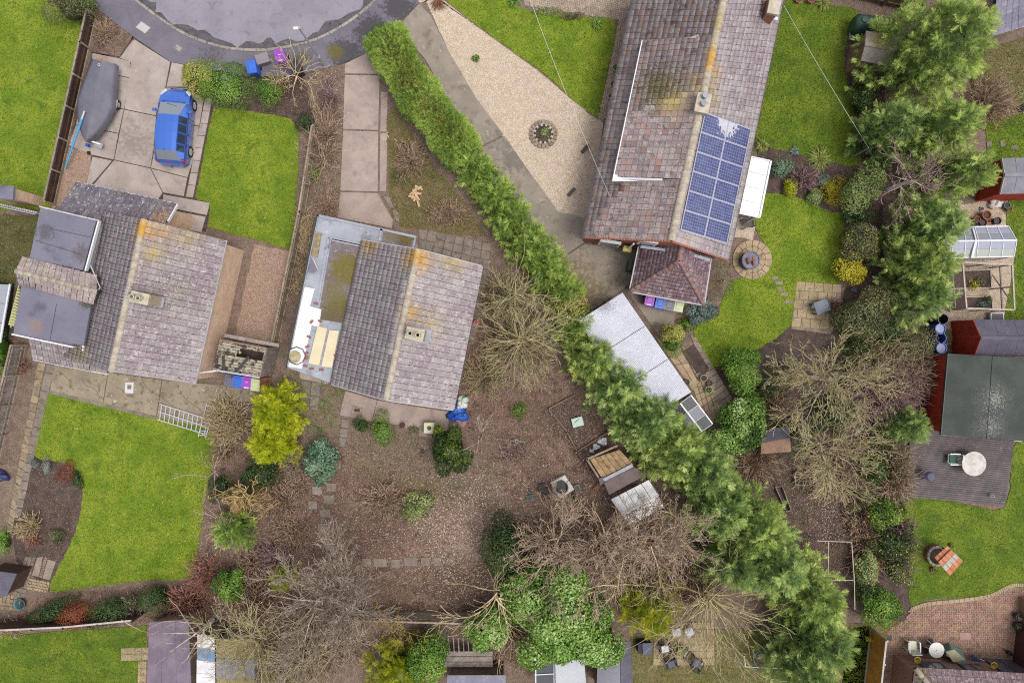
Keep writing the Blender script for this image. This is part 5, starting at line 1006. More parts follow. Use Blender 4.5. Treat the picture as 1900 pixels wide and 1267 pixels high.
for k in range(3): MB().beam(P(1100+k*4, 908-k, .1+k*.05), P(1114+k*4, 896-k, .3+k*.05), .1, .04).build('plank', mat('reddish_plank', C(170, 118, 88), C(146, 100, 76), 3., grain=.3) if k == 0 else bpy.data.materials['reddish_plank'], ts_, True)
# rotten shed beside the left house
rt_ = thing('rotten_shed', 'rotten flat shed roof of peeling boards beside the left house', 'shed', P(450, 665))
m_peel = mat('peeling_boards', C(190, 178, 156), C(150, 138, 120), 3., specks=[(C(74, 68, 66), 2.6, .5, .6), (C(56, 52, 52), 7., .58, .66), (C(212, 202, 184), 9., .6, .7)], grain=.4, rnd=.15)
qd = [(408, 628), (496, 645), (481, 700), (395, 687)]
for j in range(11):
    u1 = 1. if not 2 <= j <= 4 else (.46, .5, .42)[j-2]
    slab(rt_, [f(qd, 0, j/11), f(qd, u1, j/11), f(qd, u1, (j+.95)/11), f(qd, 0, (j+.95)/11)], 1.95+random.uniform(-.02, .02), m_peel, 'plank', .03, .004)
    if u1 < 1: slab(rt_, [f(qd, .96, j/11), f(qd, 1, j/11), f(qd, 1, (j+.95)/11), f(qd, .96, (j+.95)/11)], 1.93, m_peel, 'plank', .03, .004)
MB().prism(shrink(W(qd, 1.95), .1), 0, .5).build('floor_heap', m_dirt, rt_, True)
ww = [P(x, y, 1.95) for x, y in qd]
for i in (1, 2, 3): boards(rt_, ww[i], ww[(i+1) % 4], lambda u: 1.88, .16, m_woodg)
MB().beam(P(417, 622, 2.1), P(518, 641, 2.1), .18, .1).build('roof_beam', m_woodg, rt_, True); MB().beam(P(408, 630, 2.), P(496, 646, 2.), .08, .08).build('joist', m_woodb, rt_, True); MB().beam(P(396, 686, 2.02), P(482, 700, 2.02), .08, .08).build('fascia', m_trim, rt_, True)
for a, b in (((428, 700), (462, 662)), ((416, 690), (414, 660))): MB().beam(P(*a, 2.03), P(*b, 2.03), .14, .02).build('felt_strip', m_gutter, rt_, True)
bs = thing('bin_screen', 'brown board screen at the end of the bin row by the rotten shed', 'screen', P(490, 712))
for k in range(3): MB().hull([P(481, 702+k*9, 1.2), P(482, 710+k*9, 1.2), P(503, 706+k*8, .0), P(504, 699+k*8, .0)], [v+Vector((.03, .0, .02)) for v in (P(481, 702+k*9, 1.2), P(482, 710+k*9, 1.2), P(503, 706+k*8, .0), P(504, 699+k*8, .0))]).build('board', mat('brown_board', C(178, 124, 96), C(158, 108, 84), 2., grain=.2) if k == 0 else bpy.data.materials['brown_board'], bs, True)
# fruit cage
fc = thing('fruit_cage', 'pale timber fruit cage over raised beds beside the red shed', 'fruit cage', P(1820, 530)); zc_ = 1.7; m_pale = mat('pale_timber', C(206, 192, 178), C(184, 170, 156), 3., grain=.25)
cn = [(1786, 487), (1878, 491), (1882, 575), (1793, 572)]
for a, b in zip(cn, cn[1:]+cn[:1]): MB().beam(P(*a, zc_), P(*b, zc_), .08, .08).build('top_rail', m_pale, fc, True)
for x, y in cn+[(1834, 489), (1838, 574), (1880, 532)]: q = P(x, y, zc_); MB().beam((q.x, q.y, 0), (q.x, q.y, zc_), .07, .07).build('post', m_pale, fc, True)
for a, b in ((cn[0], cn[1]), (cn[1], cn[2]), (cn[2], cn[3]), (cn[3], cn[0])): p, q = P(*a, zc_), P(*b, zc_); MB().beam((p.x, p.y, .8), (q.x, q.y, .8), .06, .06).build('mid_rail', m_woodg, fc, True)
p, q = P(1878, 505, zc_), P(1882, 560, zc_); MB().beam((p.x, p.y, .2), (q.x, q.y, 1.5), .05, .05).build('brace', m_woodg, fc, True)
for lb, q in (('raised bed of dark soil in the fruit cage, upper', [(1758, 503), (1836, 501), (1838, 534), (1758, 536)]), ('raised bed of dark soil in the fruit cage, lower', [(1760, 552), (1838, 550), (1840, 574), (1762, 578)])):
    rb = thing('raised_bed', lb, 'raised bed', P(*q[0])); MB().prism(shrink(W(q), .04), 0, .14).build('soil', m_dirt, rb, True)
    for a, b in zip(q, q[1:]+q[:1]): MB().beam(P(*a, .1), P(*b, .1), .05, .2).build('board', m_pale, rb, True)
# wire cages and frames on the vegetable ground
cg = thing('wire_cage', 'thin pale framed netting cage beside the boundary belt', 'netting cage', P(1550, 1040)); zc_ = 1.2
for a, b in (((1516, 1003), (1580, 1005)), ((1580, 1005), (1585, 1076)), ((1585, 1076), (1540, 1076)), ((1537, 1004), (1537, 1066)), ((1585, 1076), (1586, 1130))): MB().beam(P(*a, zc_), P(*b, zc_), .04, .04).build('rail', m_pale, cg, True)
for x, y in ((1516, 1003), (1580, 1005), (1585, 1076), (1540, 1076)): q = P(x, y, zc_); MB().beam((q.x, q.y, 0), (q.x, q.y, zc_), .04, .04).build('post', m_pale, cg, True)
for i, (q, lb) in enumerate([([(1474, 875), (1510, 876), (1510, 899), (1474, 898)], 'low timber cold frame under the bare tree'), ([(1518, 876), (1560, 877), (1558, 900), (1520, 899)], 'second low timber frame beside the cold frame'), ([(1437, 902), (1450, 901), (1466, 945), (1458, 948)], 'long narrow seed frame beside the conifer row')]):
    cf = thing('seedling_box', lb, 'cold frame', P(*q[0]))
    for a, b in zip(q, q[1:]+q[:1]): MB().beam(P(*a, .2), P(*b, .2), .04, .3).build('board', m_woodg, cf, True)
    MB().prism(shrink(W(q), .05), 0, .08).build('soil', m_dirt, cf, True)
hut = thing('low_hut', 'low brown felted hut roof under the bare trees', 'hut', P(1440, 830))
MB().hull([P(x, y, z) for x, y, z in ((1412, 822, 1.1), (1466, 812, 1.3), (1468, 838, 1.2), (1412, 842, 1.1))], [P(x, y, z+.04) for x, y, z in ((1412, 822, 1.1), (1466, 812, 1.3), (1468, 838, 1.2), (1412, 842, 1.1))]).build('roof', mat('tan_board_roof', C(186, 150, 124), C(166, 132, 110), 2., grain=.25), hut, True)
MB().hull(W([(1408, 800), (1462, 790), (1466, 812), (1412, 822)], 1.3), W([(1408, 800), (1462, 790), (1466, 812), (1412, 822)], 1.34)).build('felt_roof', m_feltd, hut, True)
MB().prism(shrink(W([(1408, 800), (1462, 790), (1468, 838), (1412, 842)], 1.1), .1), 0, 1.1).build('wall', m_woodb, hut, True)
bs2 = thing('dark_store', 'dark flat roofed store at the bottom of the left path', 'shed', P(8, 1080)); slab(bs2, [(-30, 1056), (31, 1064), (12, 1106), (-30, 1110)], 1.4, m_feltd, 'roof', .06, 0); MB().prism(shrink(W([(-30, 1056), (31, 1064), (12, 1106), (-30, 1110)], 1.4), .08), 0, 1.35).build('wall', m_woodd, bs2, True)
# ============================================================ plants: generators
def nrm(a): return a/np.maximum(np.linalg.norm(a, axis=-1, keepdims=True), 1e-9)
def frames(d, up, roll):
    X = nrm(d); Y = nrm(np.cross(up, X)); Z = np.cross(X, Y); c, s = np.cos(roll)[:, None], np.sin(roll)[:, None]
    return X, Y*c+Z*s, Z*c-Y*s
def frond_tpl(n=7, ln=.44, w=.05):
    T = [((0, -.025, 0), (0, .025, 0), (1, 0, -.1))]
    for k in range(n):
        x = .1+.8*k/n
        for s in (-1, 1):
            l = ln*(1-.55*x)*(.85+.3*((k*7) % 3)/2); T.append(((x-w, s*.01, -.1*x*x), (x+w, s*.01, -.1*x*x), (x+l*.8, s*l*.75, -.1*x*x-.04)))
    return np.array(T)
FR1 = frond_tpl(6, .4, .036); FR2 = frond_tpl(5, .5, .05)
def fronds(pos, d, L, tint, rng, tpl=FR1, flat=.9):
    n = len(pos); up = np.tile([0., 0., 1.], (n, 1))+rng.normal(0, .25, (n, 3)); X, Y, Z = frames(d, up, rng.normal(0, flat, n))
    t = tpl[None]*L[:, None, None, None]
    V = pos[:, None, None]+t[..., :1]*X[:, None, None]+t[..., 1:2]*Y[:, None, None]+t[..., 2:]*Z[:, None, None]
    k = tpl.shape[0]; return V.reshape(-1, 3), np.arange(n*k*3).reshape(-1, 3), np.repeat(tint, k)
def blob(c, r, nu=14, nv=8, seed=0, lump=.12):
    rng = np.random.default_rng(seed); V = []; ph = rng.uniform(0, 6, 6)
    for j in range(nv+1):
        th = math.pi*j/nv
        for i in range(nu):
            a = 2*math.pi*i/nu; q = 1+lump*(math.sin(3*a+ph[0]+2*th)+.7*math.sin(5*a+ph[1])*math.sin(4*th+ph[2]))
            V.append((c[0]+r[0]*q*math.sin(th)*math.cos(a), c[1]+r[1]*q*math.sin(th)*math.sin(a), c[2]+r[2]*q*math.cos(th)))
    F = [(j*nu+i, (j+1)*nu+i, (j+1)*nu+(i+1) % nu, j*nu+(i+1) % nu) for j in range(nv) for i in range(nu)]
    return np.array(V), np.array(F)
def tri(F): return np.concatenate([F[:, [0, 1, 2]], F[:, [0, 2, 3]]])
def join(*parts):
    V, F, T = [], [], []; o = 0
    for v, f, t in parts: V.append(v); F.append(f+o); T.append(t); o += len(v)
    return np.concatenate(V), np.concatenate(F), np.concatenate(T)
m_bark = mat('brown_bark', C(122, 104, 88), C(96, 80, 68), 6., grain=.35, bsc=30, bump=.6)
def stem_part(root, x, y, h, r, m=None, lean=(0, 0)):
    mb = MB(); mb.tube((x, y, -.02), (x+lean[0]*.4, y+lean[1]*.4, h*.45), r, r*.7, 7); mb.tube((x+lean[0]*.4, y+lean[1]*.4, h*.45), (x+lean[0], y+lean[1], h*.9), r*.7, r*.15, 7)
    for k in range(4): a = k*1.7; mb.tube((x, y, h*(.3+.1*k)), (x+math.cos(a)*h*.2, y+math.sin(a)*h*.2, h*(.45+.1*k)), r*.35, r*.1, 5)
    return mb.build('trunk', m or m_bark, root, True)
SEED = [100]
def conifer(label, px, py, h, r, m, ncl=None, fpc=34, L=.52, group=None, name='conifer_tree', zc=.62, low=.12, tpl=FR1, sx=1., rot=0., cat='conifer', fat=1.6):
    SEED[0] += 1; rng = np.random.default_rng(SEED[0]); c = P(px, py, h*zc); root = thing(name, label, cat, (c.x, c.y, 0), 0, group)
    stem_part(root, c.x, c.y, h, .05+.03*h)
    ncl = int(ncl*1.35) if ncl else int(24*r*r+12); i = np.arange(ncl); t = np.clip(1-((i+.6)/ncl)**.62*(1-low)+rng.normal(0, .04, ncl), .03, 1.); a = i*2.39996+rng.normal(0, .3, ncl)
    R = r*(1-t**fat)**.75*rng.uniform(.78, 1.14, ncl); ox, oy = R*np.cos(a)*sx, R*np.sin(a)
    cr, sr = math.cos(rot), math.sin(rot)
    p = np.stack([c.x+ox*cr-oy*sr, c.y+ox*sr+oy*cr, h*t], 1); out = nrm(np.stack([p[:, 0]-c.x, p[:, 1]-c.y, np.zeros(ncl)], 1)+1e-6)
    ax = nrm(out*(1.05-.75*t)[:, None]+np.array([0, 0, 1.])*(.35+.65*t)[:, None]+rng.normal(0, .18, (ncl, 3)))
    fpc = int(fpc*.68); n = ncl*fpc; ci = np.repeat(np.arange(ncl), fpc); s = rng.random(n); sc = rng.uniform(.7, 1.3, ncl)[ci]*L/.6
    perp = nrm(np.cross(ax[ci], rng.normal(0, 1, (n, 3)))); pos = p[ci]+ax[ci]*((s-.5)*.8*sc)[:, None]+perp*rng.uniform(0, .06, n)[:, None]
    d = ax[ci]*(.3+.9*s)[:, None]+perp*(1.05-.75*s)[:, None]; Lf = (.36*(1-s)+.2)*sc*rng.uniform(.8, 1.2, n)
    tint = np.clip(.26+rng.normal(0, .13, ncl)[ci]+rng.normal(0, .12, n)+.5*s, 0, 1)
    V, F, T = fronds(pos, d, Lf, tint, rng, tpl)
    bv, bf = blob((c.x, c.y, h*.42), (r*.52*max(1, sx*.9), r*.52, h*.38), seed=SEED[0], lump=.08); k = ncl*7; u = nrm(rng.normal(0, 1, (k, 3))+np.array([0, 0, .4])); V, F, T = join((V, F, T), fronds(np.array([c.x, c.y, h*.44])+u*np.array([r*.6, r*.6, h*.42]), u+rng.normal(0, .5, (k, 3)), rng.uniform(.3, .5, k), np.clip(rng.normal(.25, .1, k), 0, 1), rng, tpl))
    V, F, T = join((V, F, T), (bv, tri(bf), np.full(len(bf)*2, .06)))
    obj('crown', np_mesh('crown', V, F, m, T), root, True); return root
LT = np.array([(0, 0, 0), (.5, -.3, .07), (1, 0, -.05), (.5, .3, .07)])
def leafquads(pos, nr, size, tint, rng, tilt=.5, wide=1.):
    n = len(pos); nr = nrm(nr+rng.normal(0, tilt, (n, 3))); d = np.cross(nr, rng.normal(0, 1, (n, 3))); X = nrm(d); Y = np.cross(nr, X); s = size[:, None, None]; t = LT[None]*s*np.array([1, wide, 1])
    V = pos[:, None]+t[..., :1]*X[:, None]+t[..., 1:2]*Y[:, None]+t[..., 2:]*nr[:, None]
    return V.reshape(-1, 3), np.arange(n*4).reshape(-1, 4), tint
def shrub(label, px, py, rx, ry, h, m, n=2600, leaf=.09, name='shrub', lobes=14, rot=0., zc=.55, lob=.45, group=None, cat='shrub', wide=1., tilt=.5, tight=.06, hole=0., m2=None, core=True):
    """rx, ry: crown half widths in photo pixels"""
    SEED[0] += 1; rng = np.random.default_rng(SEED[0]); z0 = h*zc; s = (CAM_H-z0)/FPX; c = P(px, py, z0); rx *= s*1.1; ry *= s*1.1; n = int(n*1.3)
    root = thing(name, label, cat, (c.x, c.y, 0), 0, group); stem_part(root, c.x, c.y, h*.8, .03+.015*h)
    u = nrm(rng.normal(0, 1, (lobes, 3))); u[:, 2] = np.abs(u[:, 2])*.9-.05; rad = rng.uniform(.25, .74, lobes)[:, None]; lc = u*rad; lc[0] = (0, 0, .5); lc[1] = (.2, -.15, .45); lr = rng.uniform(.65, 1.25, lobes)*lob
    n0 = n; n *= 5; li = rng.integers(0, lobes, n); v = nrm(rng.normal(0, 1, (n, 3))+np.array([0, 0, .45])+lc[li]*.8); q = lc[li]+v*(lr[li]*(1-np.abs(rng.normal(0, tight*2.5, n))))[:, None]
    ins = np.zeros(n, bool)
    for k in range(lobes): ins |= (np.linalg.norm(q-lc[k], axis=1) < lr[k]*.72) & (li != k)
    q, v, li = q[~ins][:n0], v[~ins][:n0], li[~ins][:n0]; n = len(q); cr, sr = math.cos(rot), math.sin(rot)
    X = q[:, 0]*rx; Y = q[:, 1]*ry; pos = np.stack([c.x+X*cr-Y*sr, c.y+X*sr+Y*cr, np.maximum(.03, h*.5+q[:, 2]*h*.52)], 1)
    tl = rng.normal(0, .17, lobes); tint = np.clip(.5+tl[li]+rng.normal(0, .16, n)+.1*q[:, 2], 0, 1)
    V, F, T = leafquads(pos, v, leaf*rng.uniform(.65, 1.3, n), tint, rng, tilt, wide)
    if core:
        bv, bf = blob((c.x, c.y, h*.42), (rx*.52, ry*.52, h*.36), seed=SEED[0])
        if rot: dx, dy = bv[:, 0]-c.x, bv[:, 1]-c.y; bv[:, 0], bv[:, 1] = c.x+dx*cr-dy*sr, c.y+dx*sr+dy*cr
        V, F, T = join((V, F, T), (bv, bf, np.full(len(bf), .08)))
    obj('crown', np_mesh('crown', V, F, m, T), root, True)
    if m2:   # blossom or yellow leaves among the foliage
        k = rng.choice(n, max(8, n//28)); V, F, T = leafquads(pos[k]+v[k]*.05, v[k], np.full(len(k), leaf*1.2), rng.random(len(k)), rng); obj('blossom', np_mesh('blossom', V, F, m2, T), root, True)
    return root
def tubes(segs, n=3):
    a = np.array([s[0] for s in segs]); b = np.array([s[1] for s in segs]); r0 = np.array([s[2] for s in segs]); r1 = np.array([s[3] for s in segs])
    d = nrm(b-a); ref = np.where(np.abs(d[:, 2:]) > .9, np.array([[1., 0, 0]]), np.array([[0, 0, 1.]])); u = nrm(np.cross(d, ref)); w = np.cross(d, u); V = np.empty((len(segs), 2, n, 3))
    for k in range(n):
        t = 2*math.pi*k/n; e = u*math.cos(t)+w*math.sin(t); V[:, 0, k] = a+e*r0[:, None]; V[:, 1, k] = b+e*r1[:, None]
    F = np.array([(k, (k+1) % n, n+(k+1) % n, n+k) for k in range(n)]); F = (F[None]+2*n*np.arange(len(segs))[:, None, None]).reshape(-1, 4)
    return V.reshape(-1, 3), F
def grow(rng, p, d, L, r, lvl, out, maxl=3, step=.34, wig=.22, up=.06, kids=.7, ratio=.55, spread=.8, rmin=.0115, start=.12):
    n = max(2, int(L/step)); st = L/n; r0 = r
    for i in range(n):
        d = d+rng.normal(0, wig, 3)*.5; d[2] += up; d /= np.linalg.norm(d); q = p+d*st; f = 1-(i+1)/n*.8; r1 = max(rmin, r*f); out.append((p, q, r0, r1, lvl)); p, r0 = q, r1
        if q[2] < .1 and d[2] < 0: d[2] = .1
        if lvl < maxl and (i+1)/n > start:
            k = rng.poisson(kids)
            for _ in range(k):
                a = rng.normal(0, 1, 3); a -= a.dot(d)*d; a /= max(np.linalg.norm(a), 1e-6); nd = d+a*spread*rng.uniform(.6, 1.3); nd /= np.linalg.norm(nd)
                grow(rng, q, nd, L*(ratio+(.14 if lvl == 1 else 0))*rng.uniform(.55, 1.2)*(1.1-.4*i/n), max(rmin, r1*.66), lvl+1, out, maxl, step*.8, wig*1.15, up, kids, ratio, spread, rmin, start)
def bare(label, px, py, h, r, m, z=None, stems=7, trunk=.3, group=None, name='bare_tree', elev=(25, 65), lean=None, base=None, tr=.1, cat='tree', leaves=None, mt=None, **kw):
    """px, py: where the fork of the tree shows; h: height of the fork; r: reach of the limbs in metres"""
    SEED[0] += 1; rng = np.random.default_rng(SEED[0]); f = P(px, py, h); b = P(*base) if base else Vector((f.x, f.y, 0)); root = thing(name, label, cat, (b.x, b.y, 0), 0, group)
    tb = [((b.x, b.y, -.05), ((b.x+f.x)/2+rng.normal(0, .05), (b.y+f.y)/2, h*.5), tr*1.15, tr), (((b.x+f.x)/2, (b.y+f.y)/2, h*.5), (f.x, f.y, h), tr, tr*.85)]
    out = []
    for i in range(stems):
        a = 2*math.pi*(i+rng.uniform(-.3, .3))/stems; e = math.radians(rng.uniform(*elev)); d = np.array([math.cos(a)*math.cos(e), math.sin(a)*math.cos(e), math.sin(e)])
        if lean is not None: d = d+np.array([lean[0], lean[1], 0]); d /= np.linalg.norm(d)
        o_ = np.array([b.x, b.y, 0])+(np.array(f)-np.array([b.x, b.y, 0]))*rng.uniform(.72, 1.08)+rng.normal(0, .12, 3); grow(rng, o_, d, r*rng.uniform(.5, 1.2), tr*rng.uniform(.26, .42), 1, out, **kw)
    thick = [s for s in out if s[4] == 1]; thin = [s for s in out if s[4] > 1]
    V, F = tubes([s[:4] for s in tb]+[s[:4] for s in thick], 5); obj('trunk', np_mesh('trunk', V, F, mt or m, np.repeat(rng.random(len(tb)+len(thick)), 5), True), root, True)
    if thin:
        V, F = tubes([s[:4] for s in thin], 3); obj('crown', np_mesh('crown', V, F, m, np.repeat(np.clip(rng.normal(.5, .22, len(thin)), 0, 1), 3), True), root, True)
    if leaves:
        ml, nl, sz = leaves; pool = thin or thick; k = rng.integers(0, len(pool), nl); pos = np.array([pool[j][1] for j in k])+rng.normal(0, .06, (nl, 3)); V, F, T = leafquads(pos, np.tile([0, 0, 1.], (nl, 1)), sz*rng.uniform(.6, 1.3, nl), rng.random(nl), rng, .8); obj('leaves', np_mesh('leaves', V, F, ml, T), root, True)
    return root
def twigs(label, px, py, rx, ry, h, m, n=220, name='twiggy_shrub', rmin=.013, group=None, cat='shrub', kids=1.1, wig=.3, out_=1.0, leaves=None, maxl=2):
    SEED[0] += 1; rng = np.random.default_rng(SEED[0]); c = P(px, py, h*.4); s = (CAM_H-h*.4)/FPX; rx *= s; ry *= s; root = thing(name, label, cat, (c.x, c.y, 0), 0, group); out = []
    for i in range(int(n*.85)):
        a = rng.uniform(0, 2*math.pi); q = math.sqrt(rng.random()); e = np.array([math.cos(a)*rx*q, math.sin(a)*ry*q, h*rng.uniform(.65, 1.)*(1.05-.45*q*q)]); p0 = np.array([c.x+e[0]*.35, c.y+e[1]*.35, .02]); d = np.array([c.x+e[0]*out_, c.y+e[1]*out_, e[2]])-p0; L = np.linalg.norm(d)
        grow(rng, p0, d/L, L, .018, 1, out, maxl=maxl, step=.3, wig=wig, up=.0, kids=kids, ratio=.4, spread=.9, rmin=rmin, start=.35)
    V, F = tubes([s_[:4] for s_ in out], 3); lv = np.array([s_[4] for s_ in out]); obj('crown', np_mesh('crown', V, F, m, np.repeat(np.clip(rng.normal(.5, .2, len(out)), 0, 1), 3), True), root, True)
    MB().lathe([(max(.05, rx*.3), 0), (max(.04, rx*.22), .06), (0, .08)], (c.x, c.y, 0), 8).build('root_crown', m_bark, root, True)
    if leaves:
        ml, nl, sz = leaves; k = rng.integers(0, len(out), nl); pos = np.array([out[j][1] for j in k])+rng.normal(0, .05, (nl, 3)); V, F, T = leafquads(pos, np.tile([0, 0, 1.], (nl, 1)), sz*rng.uniform(.6, 1.3, nl), rng.random(nl), rng, .8); obj('leaves', np_mesh('leaves', V, F, ml, T), root, True)
    return root
def strap(label, px, py, r, h, m, n=90, w=.02, name='strap_leaved_plant', cat='plant', group=None):
    SEED[0] += 1; rng = np.random.default_rng(SEED[0]); c = P(px, py); r *= CAM_H/FPX; root = thing(name, label, cat, c, 0, group); V = []; F = []; T = []
    for i in range(n):
        a = rng.uniform(0, 6.283); q = rng.uniform(.4, 1.); d = np.array([math.cos(a), math.sin(a)]); sd = np.array([-d[1], d[0]])*w; hh = h*rng.uniform(.7, 1.1); b = np.array([c.x, c.y])+d*.1*r*rng.random(); o = len(V)
        for t, wd_ in ((0, 1.), (.35, 1.1), (.7, .8), (1., .1)):
            xy = b+d*r*q*t; z = hh*(4*t*(1-t)*.6+t*.25*(1.4-q)); V += [(*(xy-sd*wd_), z+.01), (*(xy+sd*wd_), z+.01)]
        F += [(o+k*2, o+k*2+1, o+k*2+3, o+k*2+2) for k in range(3)]; T += [np.clip(rng.normal(.5, .22), 0, 1)]*3
    obj('leaves', np_mesh('leaves', np.array(V), np.array(F), m, np.array(T)), root, True); MB().lathe([(.08, 0), (.05, .08), (0, .1)], c, 8).build('root_crown', m_bark, root, True); return root
def litter(poly, dens, m, label, size=.06, z=.02, name='fallen_leaves', zr=.03, parent=None, soft=9):
    n = int(poly_area(poly)/1111.*dens); q = scatter_px(poly, n); n = len(q); q = q+RNG.normal(0, soft, (n, 2)); s = CAM_H/FPX; pos = np.stack([(q[:, 0]-950)*s, (633.5-q[:, 1])*s, z+RNG.random(n)*zr], 1)
    V, F, T = leafquads(pos, np.tile([0, 0, 1.], (n, 1)), size*RNG.uniform(.5, 1.4, n), RNG.random(n), RNG, .35, 1.2)
    return tag(obj(name, np_mesh(name, V, F, m, T), parent), label, None if parent else 'leaves', kind='stuff')
def weeds(poly, dens, m, label, size=.05, h=.12, name='weeds'):
    n = int(poly_area(poly)/1111.*dens); k = max(1, n//30); cl = scatter_px(poly, k); ci = RNG.integers(0, len(cl), n); q = cl[ci]+RNG.normal(0, 7, (n, 2)); s = CAM_H/FPX
    rad = np.linalg.norm(q-cl[ci], axis=1); pos = np.stack([(q[:, 0]-950)*s, (633.5-q[:, 1])*s, .02+h*np.exp(-(rad/8)**2)*RNG.uniform(.3, 1, n)], 1)
    V, F, T = leafquads(pos, np.tile([0, 0, 1.], (n, 1)), size*RNG.uniform(.6, 1.4, n), np.clip(RNG.normal(.5, .25, n), 0, 1), RNG, .6)
    return tag(obj(name, np_mesh(name, V, F, m, T)), label, 'weeds', kind='stuff')

# ============================================================ plant colours
L_cyp = leafmat('cypress_foliage', [(58, 80, 40), (122, 146, 78), (170, 190, 108), (216, 226, 148)], k=1.04)
L_cyp2 = leafmat('yellow_green_cypress', [(62, 82, 38), (128, 150, 74), (178, 196, 102), (220, 228, 142)], k=1.04)
L_cypb = leafmat('hedge_cypress', [(74, 94, 40), (134, 162, 70), (174, 198, 92), (208, 222, 128)], k=.88)
L_gold = leafmat('golden_cypress', [(112, 126, 20), (182, 192, 30), (216, 220, 46), (238, 238, 100)], k=.78)
L_lime = leafmat('lime_cypress', [(120, 134, 24), (180, 190, 36), (214, 214, 50), (246, 236, 60)])
L_green = leafmat('bright_green_leaf', [(50, 78, 24), (92, 132, 42), (128, 166, 62), (168, 196, 96)], .4, k=.7)
L_laurel = leafmat('laurel_leaf', [(56, 84, 30), (104, 144, 52), (148, 182, 88), (204, 222, 156)], .3, k=.8)
L_dark = leafmat('dark_green_leaf', [(32, 50, 26), (60, 84, 40), (86, 110, 54), (112, 134, 74)], .4)
L_darkt = leafmat('dark_leaf_with_lime_tips', [(34, 54, 26), (58, 84, 34), (78, 106, 40), (160, 170, 48)], .4)
L_glauc = leafmat('blue_green_leaf', [(66, 96, 72), (104, 138, 108), (140, 172, 138), (186, 208, 180)], .5)
L_blue = leafmat('blue_grey_leaf', [(76, 98, 92), (112, 134, 126), (140, 160, 148), (176, 192, 178)], .6)
L_vary = leafmat('variegated_leaf', [(120, 136, 40), (178, 184, 70), (208, 206, 104), (228, 222, 142)], .5)
L_pale = leafmat('pale_green_leaf', [(92, 112, 56), (138, 158, 86), (172, 188, 116), (204, 212, 150)], .5)
L_olive = leafmat('olive_leaf', [(72, 76, 48), (108, 112, 70), (140, 142, 94), (172, 168, 122)], .6)
L_yel = leafmat('yellow_leaf', [(150, 136, 28), (196, 182, 40), (220, 206, 60), (234, 222, 104)], .6)
L_red = leafmat('russet_leaf', [(112, 48, 32), (160, 78, 52), (186, 104, 70), (150, 110, 70)], .6)
L_lav = leafmat('lavender_leaf', [(104, 110, 108), (136, 142, 138), (160, 166, 160), (180, 186, 178)], .7)
B_grey = leafmat('grey_twig', [(104, 90, 78), (136, 120, 106), (162, 147, 130), (184, 170, 154)], .8, 0, k=.92)
B_olive = leafmat('olive_twig', [(112, 102, 76), (148, 138, 104), (176, 164, 126), (186, 168, 106)], .8, 0, k=.92)
B_brown = leafmat('brown_twig', [(112, 88, 72), (148, 122, 100), (172, 146, 124), (190, 170, 140)], .8, 0, k=.92)
B_pink = leafmat('pinkish_twig', [(120, 96, 82), (154, 130, 112), (180, 158, 136), (194, 174, 138)], .8, 0, k=.92)
B_purple = leafmat('purple_twig', [(104, 80, 78), (134, 108, 106), (158, 130, 126), (176, 150, 140)], .8, 0, k=.92)
B_tan = leafmat('tan_twig', [(130, 112, 82), (166, 146, 110), (190, 170, 134), (206, 190, 156)], .8, 0, k=.92)
B_red = leafmat('reddish_twig', [(112, 74, 64), (142, 98, 86), (164, 120, 104), (180, 140, 120)], .8, 0, k=.92)
B_dead = leafmat('pale_dead_wood', [(150, 126, 112), (178, 154, 140), (204, 184, 172), (220, 206, 196)], .8, 0)
LIT_b = leafmat('brown_litter', [(98, 74, 62), (134, 106, 88), (158, 130, 108), (116, 86, 72), (184, 156, 130)], .8, .1, k=.74)
LIT_p = leafmat('pale_litter', [(186, 160, 144), (214, 194, 178), (226, 212, 200), (170, 138, 118), (206, 176, 140)], .8, .1)
LIT_y = leafmat('yellow_litter', [(214, 190, 40), (226, 206, 70), (196, 160, 40)], .8, .2)
ORD = ['first', 'second', 'third', 'fourth', 'fifth', 'sixth', 'seventh', 'eighth', 'ninth', 'tenth', 'eleventh', 'twelfth', 'thirteenth']
